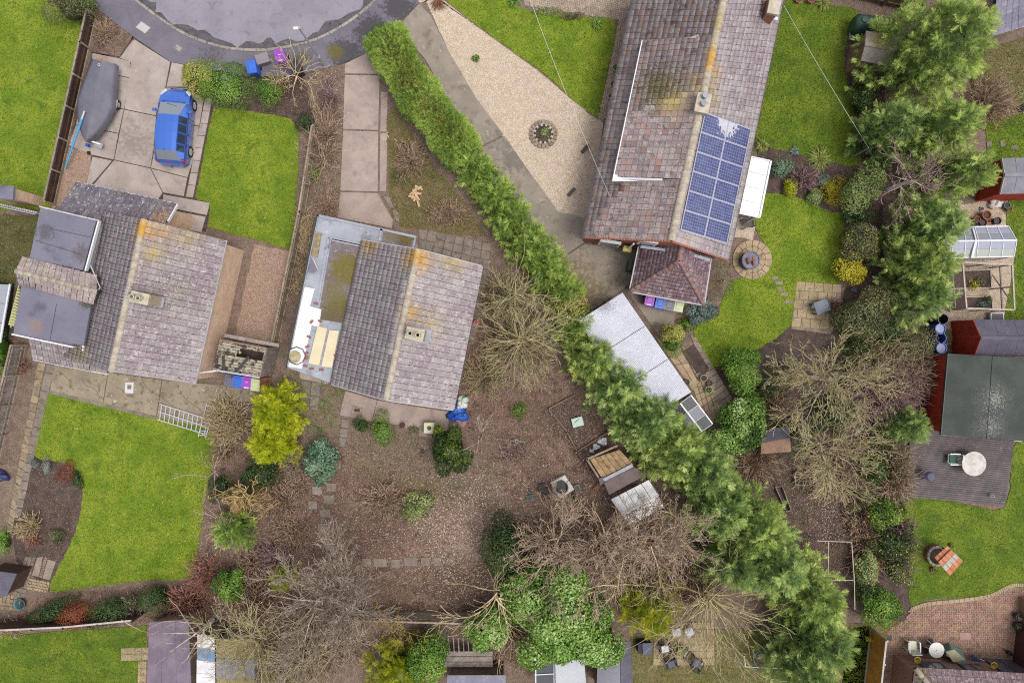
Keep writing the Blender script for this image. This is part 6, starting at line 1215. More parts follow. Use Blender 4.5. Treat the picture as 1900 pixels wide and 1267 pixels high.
# ============================================================ conifers
def hedge(label, line, hw, h, m, n, seed, L=.42):
    """one clipped hedge: fronds over the top and sides of a band along line (pixels)"""
    rng = np.random.default_rng(seed); pts = [P(x, y, h*.7) for x, y in line]; seg = [(pts[i+1]-pts[i]).length for i in range(len(pts)-1)]; tot = sum(seg)
    root = thing('clipped_hedge', label, 'hedge', (pts[0].x, pts[0].y, 0))
    mb = MB()
    for i, p in enumerate(pts): mb.tube((p.x, p.y, 0), (p.x, p.y, h*.8), .07, .03, 6)
    mb.build('trunk', m_bark, root, True)
    s = rng.random(n)*tot; acc = np.cumsum([0]+seg); k = np.clip(np.searchsorted(acc, s)-1, 0, len(seg)-1); f = (s-acc[k])/np.array(seg)[k]
    A = np.array([p[:2] for p in pts]); c = A[k]*(1-f)[:, None]+A[k+1]*f[:, None]; d = nrm(A[k+1]-A[k]); nn = np.stack([-d[:, 1], d[:, 0]], 1)
    a = rng.uniform(-1.15, 1.15, n)*math.pi/2; wv = hw*(1+.12*np.sin(s*2.1)+.08*np.sin(s*5.3)); x = np.sign(np.sin(a))*np.abs(np.sin(a))**.7*wv; z = h*(.62+.38*np.clip(np.cos(a), -.6, 1)**.6 if False else .6+.4*np.sign(np.cos(a))*np.abs(np.cos(a))**.5)+.06*np.sin(s*3.7)+rng.normal(0, .05, n)
    z = np.where(np.abs(a) > math.pi/2*.98, rng.uniform(.15, h*.7, n), z)
    pos = np.stack([c[:, 0]+nn[:, 0]*x, c[:, 1]+nn[:, 1]*x, z], 1); out = np.stack([nn[:, 0]*np.sin(a), nn[:, 1]*np.sin(a), np.maximum(.15, np.cos(a))], 1)
    dd = nrm(out+rng.normal(0, .5, (n, 3))); tint = np.clip(.45+.14*np.sin(s*1.7+x*2)+rng.normal(0, .14, n), 0, 1)
    V, F, T = fronds(pos, dd, L*rng.uniform(.55, 1.15, n), tint, rng)
    parts = [(V, F, T)]
    for i in range(len(pts)-1):
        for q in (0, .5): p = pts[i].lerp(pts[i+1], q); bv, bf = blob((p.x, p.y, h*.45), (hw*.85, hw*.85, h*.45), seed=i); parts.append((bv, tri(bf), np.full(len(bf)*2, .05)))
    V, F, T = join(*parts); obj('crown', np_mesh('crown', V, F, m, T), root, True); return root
hg = hedge('clipped conifer hedge with browned top, running from the footway to the gravel', [(712, 64), (735, 110), (765, 160), (800, 205), (835, 250), (868, 292)], 0.9, 2.2, L_cypb, 9000, 5, .34)
# browned tips on top of the hedge
rng = np.random.default_rng(9); n = 700; q = np.stack([np.interp(rng.random(n), [0, .3, .7, 1], [722, 752, 800, 850]), np.zeros(n)], 1); q[:, 1] = np.interp(q[:, 0], [712, 765, 835, 868], [70, 160, 250, 292])+rng.normal(0, 13, n); q[:, 0] += rng.normal(0, 13, n)
pos = np.array([P(x, y, 2.32+rng.normal(0, .05)) for x, y in q]); V, F, T = fronds(pos, rng.normal(0, 1, (n, 3))+np.array([0, 0, .8]), np.full(n, .2), rng.random(n), rng); obj('browned_tips', np_mesh('browned_tips', V, F, leafmat('browned_cypress', [(112, 96, 50), (150, 124, 70), (176, 140, 84), (130, 116, 56)]), T), hg, True)
for i, (x, y, h, r) in enumerate([(884, 314, 2.6, 1.0), (918, 360, 2.8, 1.08), (950, 405, 2.9, 1.12), (985, 452, 3., 1.15), (1018, 500, 3., 1.12), (1048, 545, 2.9, 1.05)]):
    conifer(f'feathery green conifer, {ORD[i]} beyond the clipped hedge towards the white garage', x, y, h, r, L_cypb, None, 34, .5, 'conifers continuing the clipped hedge', fat=2.2)
for i, (x, y, h, r) in enumerate([(1102, 662, 3.8, 1.55), (1152, 722, 4.3, 1.8), (1206, 782, 4.8, 1.95), (1256, 832, 5., 1.95), (1312, 872, 5.2, 1.9), (1340, 945, 5.4, 2.), (1402, 985, 5.8, 2.1), (1438, 1048, 6., 2.1), (1365, 1050, 5., 1.5), (1512, 1110, 5.8, 1.9), (1530, 1190, 5.6, 1.9), (1500, 1250, 5.2, 1.8)]):
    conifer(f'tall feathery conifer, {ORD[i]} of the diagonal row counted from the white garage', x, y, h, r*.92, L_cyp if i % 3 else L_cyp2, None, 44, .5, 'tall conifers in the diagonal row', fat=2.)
for lb, x, y, h, r, m in [('huge light green conifer beside the small weathered shed', 1755, 75, 7., 3., L_cyp2), ('dark feathery conifer standing at the end of the clothes line', 1668, 232, 5., 1.5, L_cyp), ('broad conifer just below the huge one, beside rough dry ground', 1750, 235, 6., 2., L_cyp2), ('yellow green conifer overhanging the first red shed', 1790, 318, 5.4, 1.6, L_cyp2), ('conifer beside the greenhouse, below the brown dead crown', 1738, 418, 5., 1.8, L_cyp), ('conifer overhanging the fruit cage', 1722, 488, 5., 1.7, L_cyp2), ('conifer overhanging the blue water barrels', 1722, 552, 4.4, 1.4, L_cyp), ('small conifer between the deck and the red cabin', 1690, 790, 2.8, 1.1, L_cyp)]:
    conifer(lb, x, y, h, r*.96, m, None, 44, .5, 'conifers screening the far gardens', fat=2.)
conifer('feathery conifer at the top corner of the white garage, under the faded yellow shrub', 1072, 604, 3., 1.1, L_cypb, None, 44, .5, fat=2.)
conifer('golden yellow conifer, upper of two beside the rotten shed', 508, 762, 3.2, 1.35, L_gold, 46, 46, .42, fat=2.4)
conifer('golden yellow conifer, lower of two above the contorted tree', 498, 826, 3., 1.2, L_gold, 40, 46, .42, fat=2.4)
conifer('lime yellow conifer at the bottom edge beside a dark bush', 740, 1262, 2.8, 2., L_lime, 50, 44, .42, fat=2.4)
conifer('lime conifer with bright yellow fringe beside the buff terrace', 1210, 1130, 3.4, 1.7, L_lime, 50, 44, .42, fat=2.4)
conifer('green conifer bush under the contorted tree', 430, 985, 2.2, 1.1, L_cypb, 24, 34, .4, fat=2.4)
conifer('small lime conifer among grey twigs', 524, 1075, 1.8, .7, L_lime, 14, 34, .34, fat=2.4)
# ============================================================ leafy shrubs
S = shrub
S('clipped variegated yellow shrub beside the driveway', 374, 143, 27, 34, 1.5, L_vary, 2600, .075, rot=.2, lob=.6)
S('clipped dark green dome beside the yellow shrub', 414, 152, 50, 42, 1.6, L_green, 6500, .06, lob=.62, rot=-.3)
S('round clipped green bush beside the blue bin', 495, 170, 24, 22, 1.1, L_green, 2200, .06, lob=.6)
S('small oval clipped bush at the end of the panel fence', 568, 227, 15, 18, .9, L_dark, 1500, .05, lob=.62)
S('round blue green rhododendron beside the slab path', 596, 858, 37, 42, 1.8, L_glauc, 2400, .18, wide=.7, lobes=20, lob=.34)
S('round bright green bush behind the middle house', 707, 796, 22, 25, 1.1, L_green, 2600, .06, lob=.62)
S('loose small green bush beside the round bush', 672, 789, 15, 15, .8, L_dark, 700, .07)
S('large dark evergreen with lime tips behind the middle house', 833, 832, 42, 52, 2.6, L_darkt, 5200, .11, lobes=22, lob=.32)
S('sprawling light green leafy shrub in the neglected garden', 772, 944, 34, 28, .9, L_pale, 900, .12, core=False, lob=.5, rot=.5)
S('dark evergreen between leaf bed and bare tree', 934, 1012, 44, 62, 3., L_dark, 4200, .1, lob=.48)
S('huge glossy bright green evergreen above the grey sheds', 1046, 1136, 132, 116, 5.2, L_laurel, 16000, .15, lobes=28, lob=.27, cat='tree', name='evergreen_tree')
S('ivy green evergreen clump beside the drooping bare tree', 910, 1160, 50, 56, 3., L_laurel, 3600, .13, lobes=18, lob=.33)
S('dark round evergreen at the bottom beside the lime conifer', 794, 1218, 46, 50, 3., L_green, 5200, .1, lob=.5)
S('dark green holly beside the red twigs', 428, 1086, 30, 36, 2.2, L_green, 2600, .09)
S('dark evergreen under the golden conifers', 480, 880, 46, 34, 1.8, L_dark, 2600, .08)
S('dark spreading evergreen beside the contorted trunk', 408, 905, 26, 30, 1., L_dark, 1400, .07)
S('low dark green hedge bush at the fence, next to the russet one', 94, 1134, 44, 18, 1.3, L_dark, 2600, .06, rot=.3, lob=.55)
S('russet red leaved bush at the bottom fence', 138, 1141, 36, 26, 1.4, L_red, 3200, .055, lob=.58, rot=.15)
S('mid green hedge bush right of the russet one', 206, 1132, 42, 26, 1.4, L_dark, 3200, .06, lob=.58, rot=.1)
S('dark rounded hedge bush at the end of the bottom border', 291, 1109, 30, 28, 1.7, L_dark, 2600, .065, lob=.58)
S('variegated standard ball on the terrace corner', 1250, 617, 21, 18, 1.7, L_vary, 1500, .075, lob=.6, zc=.75)
S('dark clipped cushion under the variegated ball', 1247, 640, 21, 20, .8, L_green, 1700, .05, lob=.62)
S('grey blue shrub at the corner of the hip roof', 1303, 577, 27, 26, 1.1, L_blue, 1900, .1)
S('brownish green climber beside the hip roof', 1342, 520, 26, 34, 1.3, L_olive, 700, .08, core=False)
S('low green plants beside the variegated ball', 1275, 600, 16, 14, .5, L_green, 600, .07)
S('glossy laurel beside the curving lawn', 1372, 688, 44, 44, 2., L_green, 4600, .12, lob=.48)
S('glossy laurel below the other, beside the slab terrace', 1372, 796, 48, 56, 2.2, L_laurel, 5000, .13, lob=.46)
S('dark blue green shrub beside the white veranda', 1448, 313, 21, 18, .9, L_glauc, 1600, .06, lob=.56)
S('small bright green box bush in the planted bed', 1466, 348, 13, 15, .6, L_lime, 1100, .06, lob=.6)
S('bright yellow dome shaped shrub in the planted bed', 1545, 352, 22, 25, .8, L_yel, 2400, .055, lob=.62)
S('grey blue low shrub beside the yellow dome', 1526, 337, 14, 13, .6, L_blue, 900, .05)
S('loose green shrub below the yellow dome', 1510, 365, 18, 20, .6, L_pale, 700, .08)
S('pale green large shrub beside the brown dead crown', 1602, 352, 44, 46, 2.2, L_pale, 4200, .1, lob=.46)
S('grey olive shrub with orange yellow leaves by the lawn edge', 1594, 446, 42, 38, 2., L_olive, 3000, .09, m2=L_yel)
S('bright yellow leaved shrub by the lawn corner', 1578, 502, 30, 28, 1.6, L_yel, 1900, .1, lob=.5)
S('big olive green shrub beside the square patio', 1600, 580, 58, 52, 2.4, L_olive, 5200, .1, lob=.42)
S('yellow green shrub under the conifer by the barrels', 1668, 556, 28, 24, 2.2, L_pale, 1600, .09)
S('dark laurel beside the yellow green shrub', 1640, 610, 34, 28, 1.6, L_dark, 1700, .1)
S('grey green shrub by the blue barrels', 1700, 640, 40, 40, 1.8, L_olive, 1900, .08, core=False)
S('dark green shrub beneath the olive bare tree', 1545, 770, 44, 40, 1.6, L_dark, 1700, .1)
S('flowering dark shrub beside the deck', 1622, 868, 30, 40, 1.6, L_dark, 1900, .1, m2=L_yel)
S('ivy covered shrub below the deck, with yellow flecks', 1645, 950, 38, 34, 1.6, L_green, 2200, .09, m2=L_yel)
S('dark tangled shrub in the boundary belt', 1648, 1012, 40, 40, 1.6, L_dark, 2000, .09, m2=L_yel)
S('grey leaved shrub in the boundary belt beside the well lawn', 1668, 1062, 24, 34, 1.6, L_olive, 1500, .08, m2=L_yel)
S('bright green shrub at the lower end of the boundary belt', 1632, 1122, 38, 36, 1.6, L_green, 3200, .1, lob=.5)
S('yellow flecked ivy beside the wire cage', 1606, 1050, 18, 44, 1.4, L_pale, 1200, .09, m2=L_yel)
S('grey green tree at the top left corner', 128, 8, 42, 40, 2.2, L_olive, 3200, .08)
S('bright green bush at the top left footway corner', 160, 4, 16, 18, 1.4, L_green, 1100, .07)
S('bright green hedge bush at the left edge', -4, 655, 26, 44, 1.6, L_green, 2600, .07)
S('green shrub below the far left fence', 6, 1005, 16, 24, .8, L_green, 700, .07)
S('low lavender tuft in the curved bed, nearer the path', 65, 861, 9, 9, .4, L_lav, 700, .05, lob=.55)
S('low lavender tuft in the curved bed, nearer the lawn', 87, 864, 8, 14, .4, L_lav, 800, .05, lob=.55)
S('reddish green low shrub at the rim of the curved bed', 126, 878, 22, 20, .4, L_red, 700, .06, core=False)
S('green low shrub beside the russet one in the curved bed', 141, 890, 12, 20, .4, L_dark, 700, .06)
S('rounded green shrub at the lower rim of the curved bed', 105, 996, 15, 14, .5, L_olive, 800, .06)
S('small green tuft beside the gravel drive', 883, 108, 6, 6, .3, L_green, 200, .08)
S('low heather clump at the front path', 1060, 30, 22, 7, .3, L_olive, 600, .06)
S('yellow green groundcover along the front path', 1010, 22, 34, 7, .2, L_pale, 700, .06, core=False)
S('green fern in the leaf litter', 963, 758, 16, 18, .4, L_green, 500, .08, core=False)
S('yellow green flower by the new fence', 1611, 1184, 5, 5, .5, L_yel, 150, .08)
S('brown leaved bush in front of the wall by the deck', 1668, 848, 24, 60, 1.6, L_olive, 900, .07, core=False)
S('dark ivy at the back of the clothes line bed', 1600, 180, 22, 60, 1.2, L_dark, 2200, .09)
S('ivy with orange leaves at the bed edge below the shed', 1590, 150, 14, 22, .8, L_olive, 800, .08, m2=L_yel)
S('dark shrub hidden below the pale green one', 1590, 402, 30, 18, 1.2, L_dark, 1100, .09)
# strappy plants
L_grassy = leafmat('strap_leaf', [(84, 104, 36), (128, 142, 54), (164, 172, 84), (186, 186, 116)], .5)
L_fox = leafmat('fox_sedge', [(120, 80, 56), (156, 112, 80), (178, 138, 100)], .7)
strap('large yellow green strap leaved clump in the planted bed', 1518, 296, 30, .5, L_grassy, 150, .018)
strap('spiky green clump beside the veranda', 1412, 272, 18, .5, L_grassy, 80, .016)
strap('small blue green agave like tuft in the bed', 1472, 282, 12, .35, L_blue, 60, .02)
strap('green agapanthus clump at the top wall', 1525, 8, 20, .4, L_grassy, 100, .016)
strap('russet sedge clump at the corner of the wedge lawn', 814, 10, 18, .4, L_fox, 140, .01)
strap('green grassy tuft at the front path corner', 1106, 46, 16, .35, L_green, 90, .012)
strap('green grassy tuft at the top end of the wedge lawn', 955, 4, 16, .4, L_green, 90, .014)
strap('yellowish grass clump beside the compost bin', 768, 798, 14, .3, L_olive, 110, .01)
strap('green clump in the gravel beside the barrels', 1500, 372, 10, .3, L_green, 50, .014)
# ============================================================ bare trees
kw = dict(maxl=3, wig=.25, kids=1.37)
bare('olive pollarded tree beside the middle house, upper head of long shoots', 952, 548, 3.2, 2., B_olive, stems=46, elev=(0, 75), tr=.085, maxl=3, wig=.34, kids=0.61, ratio=.45, spread=.5, up=.03, start=.3)
bare('olive pollarded tree beside the middle house, lower head of long shoots', 968, 632, 3., 2.5, B_olive, stems=54, elev=(-5, 65), tr=.085, maxl=3, wig=.36, kids=0.70, ratio=.45, spread=.5, up=.0, start=.3)
S('faded yellow leaved shrub at the corner of the white garage', 1058, 572, 36, 36, 2.8, leafmat('faded_yellow_leaf', [(150, 136, 70), (188, 172, 96), (208, 194, 124), (176, 160, 84)], .7), 1100, .1, core=False, lob=.5)
bare('big grey bare tree above the bottom fence', 596, 1112, 3.2, 2.9, B_grey, stems=13, elev=(0, 60), tr=.14, maxl=4, wig=.22, kids=1.44, ratio=.5, spread=.75, up=.03, mt=B_dead)
bare('smaller grey bare tree near the leaf bed', 660, 1120, 3., 2.1, B_grey, stems=9, elev=(0, 60), tr=.1, maxl=3, wig=.22, kids=1.65, ratio=.5, up=.03)
bare('yellow lichened bare tree beside the dark bush', 728, 1160, 2.6, 1.4, leafmat('lichened_twig', [(150, 124, 60), (186, 156, 84), (206, 180, 110)], .8, 0), stems=8, elev=(0, 60), tr=.08, maxl=3, wig=.35, kids=1.65, ratio=.5)
bare('olive bare tree over the workshop roof', 480, 1190, 3., 2.6, B_olive, stems=12, elev=(0, 60), tr=.1, maxl=3, wig=.3, kids=1.73, ratio=.5, up=.02)
bare('grey bare tree at the bottom edge left of the lime conifer', 560, 1235, 3., 2.4, B_olive, stems=11, elev=(0, 60), tr=.1, maxl=3, wig=.25, kids=1.73, ratio=.5, up=.02)
bare('pinkish brown bare tree beside the old glasshouse, left head', 1030, 1012, 3., 2.4, B_pink, stems=10, elev=(0, 55), tr=.13, maxl=4, wig=.3, kids=1.34, ratio=.5, up=.02)
bare('pinkish brown bare tree beside the old glasshouse, middle head', 1122, 1008, 3.4, 2.7, B_pink, stems=11, elev=(0, 55), tr=.14, maxl=4, wig=.3, kids=1.34, ratio=.5, up=.02)
bare('pinkish brown bare tree beside the old glasshouse, right head', 1212, 1005, 3.2, 2.5, B_pink, stems=10, elev=(0, 55), tr=.12, maxl=4, wig=.3, kids=1.32, ratio=.5, up=.02)
bare('tan branched tree over the huge evergreen', 1148, 1086, 4.8, 1.8, B_tan, stems=5, elev=(-10, 40), tr=.1, maxl=3, wig=.25, kids=.7, ratio=.5, up=0.)
bare('drooping bare tree at the bottom beside the evergreen', 925, 1105, 4., 3., B_tan, stems=9, elev=(-20, 30), lean=(.0, -.9), tr=.12, maxl=3, wig=.2, kids=.85, ratio=.48, up=-.05, base=(945, 1090))
bare('fan of straw coloured whips over the buff terrace', 1312, 1108, 3., 3.6, B_olive, stems=60, elev=(-5, 50), lean=(.15, -.7), tr=.08, maxl=3, wig=.28, kids=0.53, ratio=.4, spread=.45, up=-.02, base=(1300, 1080), start=.3)
bare('broad olive bare tree beside the square patio', 1542, 700, 4., 3.1, B_olive, stems=13, elev=(0, 60), tr=.14, maxl=4, wig=.24, kids=1.10, ratio=.5, up=.03, mt=B_grey, leaves=(L_yel, 500, .06))
bare('second olive bare tree, towards the vegetable frames', 1512, 830, 3.8, 2.9, B_olive, stems=12, elev=(0, 55), tr=.13, maxl=4, wig=.24, kids=1.10, ratio=.5, up=.02, mt=B_grey, leaves=(L_yel, 300, .06))
bare('dead brown crowned tree between the conifers', 1690, 335, 4., 1.7, B_purple, stems=11, elev=(5, 70), tr=.1, maxl=4, wig=.3, kids=1.52, ratio=.5, up=.04, mt=B_dead)
CT = B_tan
bare('contorted tree with thick twisted yellowish limbs', 440, 912, 2.4, 2., leafmat('contorted_twig', [(150, 124, 76), (182, 152, 98), (206, 178, 124), (160, 140, 110)], .8, 0), stems=8, elev=(-5, 40), tr=.3, maxl=3, wig=1.0, kids=.62, ratio=.5, spread=1.1, rmin=.024, up=.0, base=(440, 960), step=.2)
bare('thin grey shrub leaning over the back lawn', 410, 975, 1.4, 1.6, B_grey, stems=10, elev=(0, 30), lean=(-.5, .1), tr=.05, maxl=3, wig=.2, kids=1.10, ratio=.5, leaves=(L_yel, 160, .06))
bare('thin grey shrub with yellow leaves over the back lawn, upper', 396, 880, 1.4, 1.5, B_grey, stems=7, elev=(0, 30), lean=(-.6, .1), tr=.05, maxl=3, wig=.2, kids=0.77, ratio=.5, leaves=(L_yel, 60, .06))
bare('pale dead tree fallen across the dark shed roof', 372, 1172, 2.9, 2.4, B_dead, stems=6, elev=(-8, 15), lean=(-.55, -.75), tr=.15, maxl=2, wig=.16, kids=0.39, ratio=.5, rmin=.02, base=(415, 1128), up=-.02)
bare('bare grey twigs of a small tree at the bush behind the middle house', 890, 815, 1.8, 1.3, B_dead, stems=7, elev=(0, 40), tr=.05, maxl=3, wig=.3, kids=1.10, ratio=.5)
bare('spreading lichened shrub beside the street lamp', 552, 140, 1.4, 1.5, B_tan, stems=10, elev=(5, 50), tr=.07, maxl=3, wig=.35, kids=1.46, ratio=.5, base=(548, 150))
bare('tangled bare shrub beside the pink drive', 598, 300, 1., 1.2, B_brown, stems=9, elev=(5, 60), tr=.05, maxl=3, wig=.35, kids=1.46, ratio=.5)
# twiggy bushes
T_ = twigs
T_('dense beige twiggy bush beside the aluminium ladder', 424, 780, 38, 44, 1.5, B_tan, 420)
T_('brown twiggy bush below the beige one', 415, 835, 26, 26, .9, B_brown, 150)
T_('brown twiggy thicket by the slab path in the leaf bed', 712, 930, 44, 36, .8, B_brown, 190, wig=.4)
T_('purple twiggy bush beside the small lime conifer', 510, 1030, 44, 28, 1., B_purple, 200)
T_('reddish twiggy thicket at the bottom of the back lawn', 340, 1122, 52, 36, 1.2, B_red, 320)
T_('reddish twiggy thicket beside the holly', 380, 1070, 34, 40, 1.1, B_red, 200)
T_('pale twiggy bush between the hedge bushes', 248, 1125, 22, 24, .9, B_grey, 120)
T_('grey brown thicket left of the big grey tree', 470, 1120, 60, 50, 1.6, B_brown, 300)
T_('olive scrub at the bottom edge beside the workshop', 520, 1245, 60, 40, 1.6, B_olive, 300)
T_('brown scrub under the big grey tree', 600, 1200, 80, 60, 1.6, B_brown, 420)
T_('brown scrub under the pinkish trees', 1130, 1022, 126, 52, 1.4, B_pink, 700)
T_('brown scrub along the diagonal conifer row', 1290, 1080, 60, 60, 1.4, B_pink, 320)
T_('purplish scrub beside the cabin', 1640, 720, 70, 60, 2., B_purple, 520)
T_('brown scrub above the cabin wall', 1690, 690, 44, 50, 1.8, B_brown, 320)
T_('brown hedge beside the deck', 1660, 880, 26, 66, 1.5, B_brown, 340)
T_('tangled brown scrub under the olive trees', 1560, 870, 80, 60, 1.2, B_brown, 320)
T_('brown rose bush at the bed beside the strappy clump', 1492, 332, 26, 22, .8, B_purple, 160)
T_('purplish twigs of a rose beside the small bench', 1545, 570, 16, 18, .8, B_purple, 90)
T_('dry brown scrub beyond the broad conifer', 1835, 190, 50, 44, .9, B_brown, 320)
T_('bare brown stems by the middle house, under the pollards', 900, 700, 44, 44, 1.2, B_olive, 160)
T_('straw coloured bare shrub at the left edge of the curved bed', 52, 975, 26, 26, .8, B_tan, 130)
T_('brown shrub beside the straw one in the curved bed', 62, 1002, 16, 16, .5, B_red, 80)
T_('thin twigs in the corner by the far left fence', 36, 680, 22, 20, .8, B_red, 60)
T_('brown weeds along the panel fence', 606, 385, 22, 40, .5, B_brown, 160)
T_('pale dry twigs in the bed beside the round clipped bush', 520, 155, 20, 16, .9, B_tan, 110)
T_('brown stems in the bed by the pink drive', 610, 180, 22, 40, .6, B_purple, 130)
T_('brown scrub at the roadside corner bed', 190, 60, 20, 26, .35, B_brown, 100)
T_('tan stems at the far left bottom', 20, 1165, 30, 20, .6, B_tan, 110)
T_('purple twigs in the lower boundary belt beside the lawn', 1672, 1010, 20, 60, 1.3, B_purple, 200)
T_('brown twigs round the wire cage', 1600, 960, 40, 50, .8, B_brown, 160)
T_('olive thicket of shoots under the upper pollard head', 945, 555, 50, 46, 1.8, B_olive, 170)
T_('olive thicket of shoots under the lower pollard head', 968, 640, 70, 56, 1.8, B_olive, 230)
for lb, x, y, rx, ry, m in [('loose olive bush in the belt above the cabin', 1668, 610, 34, 30, L_olive), ('ragged dark bush in the belt beside the purplish scrub', 1590, 640, 44, 30, L_dark), ('ragged pale bush between the olive trees and the cabin', 1655, 770, 30, 34, L_pale), ('ragged olive bush beside the deck corner', 1630, 815, 34, 34, L_olive), ('dark ragged ivy at the lower cage corner', 1600, 1090, 26, 40, L_dark), ('ragged olive bush left of the ivy covered shrub', 1600, 925, 34, 30, L_olive), ('ragged dark bush at the well lawn edge', 1676, 985, 18, 30, L_dark), ('ragged olive bush beside the lower laurel', 1430, 770, 30, 40, L_olive), ('ragged dark bush above the low hut', 1425, 720, 30, 30, L_dark)]:
    S(lb, x, y, rx, ry, 1.2, m, 1000, .09, core=False, lobes=10, lob=.4)
T_('grey brown tangle between the contorted tree and the slab path', 520, 930, 34, 40, .9, B_brown, 180)
T_('grey tangle below the golden conifers', 545, 860, 26, 30, .7, B_grey, 120)
T_('brown tangle left of the holly', 470, 1050, 34, 34, 1., B_brown, 170)
T_('burnt dark twig heap in the neglected garden', 952, 832, 22, 18, .3, B_purple, 80)
T_('dry brown scrub in the dry grass beside the pink drive', 762, 300, 30, 40, .5, B_brown, 200)
T_('dry brown scrub in the dry grass above the slab corner', 830, 395, 40, 26, .4, B_brown, 200)
T_('tangle of brambles along the pink drive edge', 606, 250, 24, 60, .7, B_brown, 240)
T_('bramble tangle between the flat roof and the panel fence', 565, 480, 14, 90, .5, B_tan, 220)
T_('bare tangle by the slab path above the purple bush', 545, 985, 40, 34, .9, B_brown, 180)
T_('low tangle in the corner below the dark evergreen', 555, 900, 26, 40, .5, B_brown, 120)
S('low green shrub by the pink drive bed', 585, 320, 14, 18, .4, L_green, 500, .07, core=False)
S('olive bramble patch in the dry grass', 745, 330, 22, 26, .4, L_olive, 500, .07, core=False)
T_('brown scrub between the laurels and the olive trees', 1440, 760, 44, 60, 1.2, B_brown, 260)
T_('olive scrub above the cabin wall beside the dark laurel', 1640, 660, 60, 40, 1.8, B_olive, 320)
T_('brown scrub along the lower boundary belt', 1610, 1010, 34, 70, 1.1, B_brown, 260)
T_('grey brown scrub at the low hut', 1400, 860, 50, 44, 1., B_brown, 200)
T_('dense thicket under the left pinkish tree', 1010, 1005, 50, 44, 1.4, B_pink, 300)
T_('brown thicket at the foot of the drooping tree', 960, 1190, 44, 50, 1.5, B_brown, 240)
S('dark bush behind the olive trees beside the scrub', 1600, 690, 40, 40, 1.4, L_olive, 1500, .09, core=False)
S('dark evergreen patch beneath the second olive tree', 1480, 800, 40, 36, 1.2, L_dark, 1300, .1)
S('ivy patch under the olive trees nearer the laurel', 1450, 700, 34, 40, .8, L_olive, 1100, .09, core=False)
# ============================================================ fallen leaves, weeds
litter([(560, 830), (640, 830), (900, 930), (1000, 980), (960, 1150), (780, 1160), (560, 1160), (430, 1100), (500, 960)], 312, LIT_b, 'brown fallen leaves over the neglected garden')
litter([(790, 930), (900, 900), (950, 960), (900, 1000), (900, 1090), (810, 1080), (780, 1000)], 150, LIT_p, 'pale pinkish leaves strewn beside the dark evergreen', .08, soft=28)
litter([(780, 860), (960, 880), (1000, 960), (800, 960)], 40, LIT_p, 'scattered pale leaves on the worn grass', .06, soft=30)
litter([(880, 600), (1060, 690), (1180, 830), (1230, 960), (980, 980), (900, 850), (850, 780)], 286, LIT_b, 'brown fallen leaves beside the conifer row')
litter([(395, 800), (560, 830), (540, 1000), (420, 1110), (340, 1150), (60, 1150), (90, 1100), (350, 1080), (380, 1000)], 234, LIT_b, 'brown leaves in the border round the back lawn')
litter([(280, 900), (380, 860), (370, 1060), (290, 1050)], 10, LIT_y, 'yellow leaves scattered on the back lawn', .08, .05)
litter([(1420, 860), (1600, 860), (1620, 1060), (1500, 1060)], 182, LIT_b, 'brown leaves between the vegetable frames')
litter([(1500, 920), (1590, 920), (1590, 1000), (1500, 1000)], 60, LIT_p, 'pale leaves beside the vegetable frames', .07)
litter([(570, 240), (600, 120), (634, 120), (634, 400), (590, 400)], 156, LIT_b, 'dead leaves in the bed beside the pink drive')
litter([(575, 130), (632, 120), (632, 260), (590, 260)], 40, LIT_p, 'pale leaves in the bed beside the pink drive', .07)
litter([(720, 220), (740, 210), (880, 400), (900, 440), (740, 415)], 156, LIT_b, 'dead leaves on the dry grass beside the hedge', .05)
litter([(176, 14), (244, 66), (222, 106), (172, 96)], 234, LIT_b, 'dead leaves in the roadside corner bed', .05)
litter([(62, 850), (136, 868), (152, 900), (140, 980), (94, 1090), (30, 1030)], 130, LIT_b, 'dead leaves in the curved bed', .05)
litter([(1560, 60), (1640, 60), (1640, 600), (1570, 590), (1604, 300)], 130, LIT_b, 'dead leaves under the boundary shrubs', .06)
litter([(340, 125), (630, 125), (580, 232), (440, 205), (400, 200)], 104, LIT_b, 'dead leaves in the front bed', .05)
weeds([(540, 690), (640, 720), (634, 800), (560, 800), (545, 740)], 260, L_green, 'bright green weeds round the slab path', .06)
weeds([(575, 290), (632, 130), (632, 360), (600, 400)], 60, L_green, 'green weeds in the bed beside the pink drive', .06)
weeds([(735, 240), (800, 300), (860, 400), (760, 410)], 130, L_olive, 'olive weeds in the dry grass', .06)
litter([(600, 840), (900, 880), (1080, 760), (1200, 900), (960, 1130), (560, 1130), (520, 980)], 26, LIT_p, 'pale leaves scattered through the neglected garden', .07, soft=40)
weeds([(640, 780), (760, 800), (900, 860), (880, 930), (700, 900)], 70, L_olive, 'mossy olive weeds on the worn grass behind the middle house', .05, .05)
weeds([(590, 830), (900, 860), (900, 1000), (600, 1000)], 22, L_olive, 'olive weeds in the leaf bed', .06)
weeds([(20, 690), (50, 690), (30, 860), (5, 860)], 60, L_olive, 'weeds along the far left fence', .05)
weeds([(1420, 860), (1620, 860), (1620, 1160), (1500, 1100)], 60, L_olive, 'weeds between the vegetable frames', .07)
weeds([(860, 690), (868, 690), (846, 770), (838, 765)], 260, L_green, 'green weeds along the wall of the middle house', .06)
weeds([(1400, 280), (1600, 310), (1600, 390), (1410, 350)], 40, L_pale, 'groundcover in the planted bed', .06)
weeds([(1830, 100), (1900, 90), (1900, 230), (1830, 240)], 80, L_pale, 'weeds on the rough dry ground', .07)
weeds([(0, 400), (60, 410), (30, 510), (0, 510)], 80, L_olive, 'rank grass beside the left house', .08)
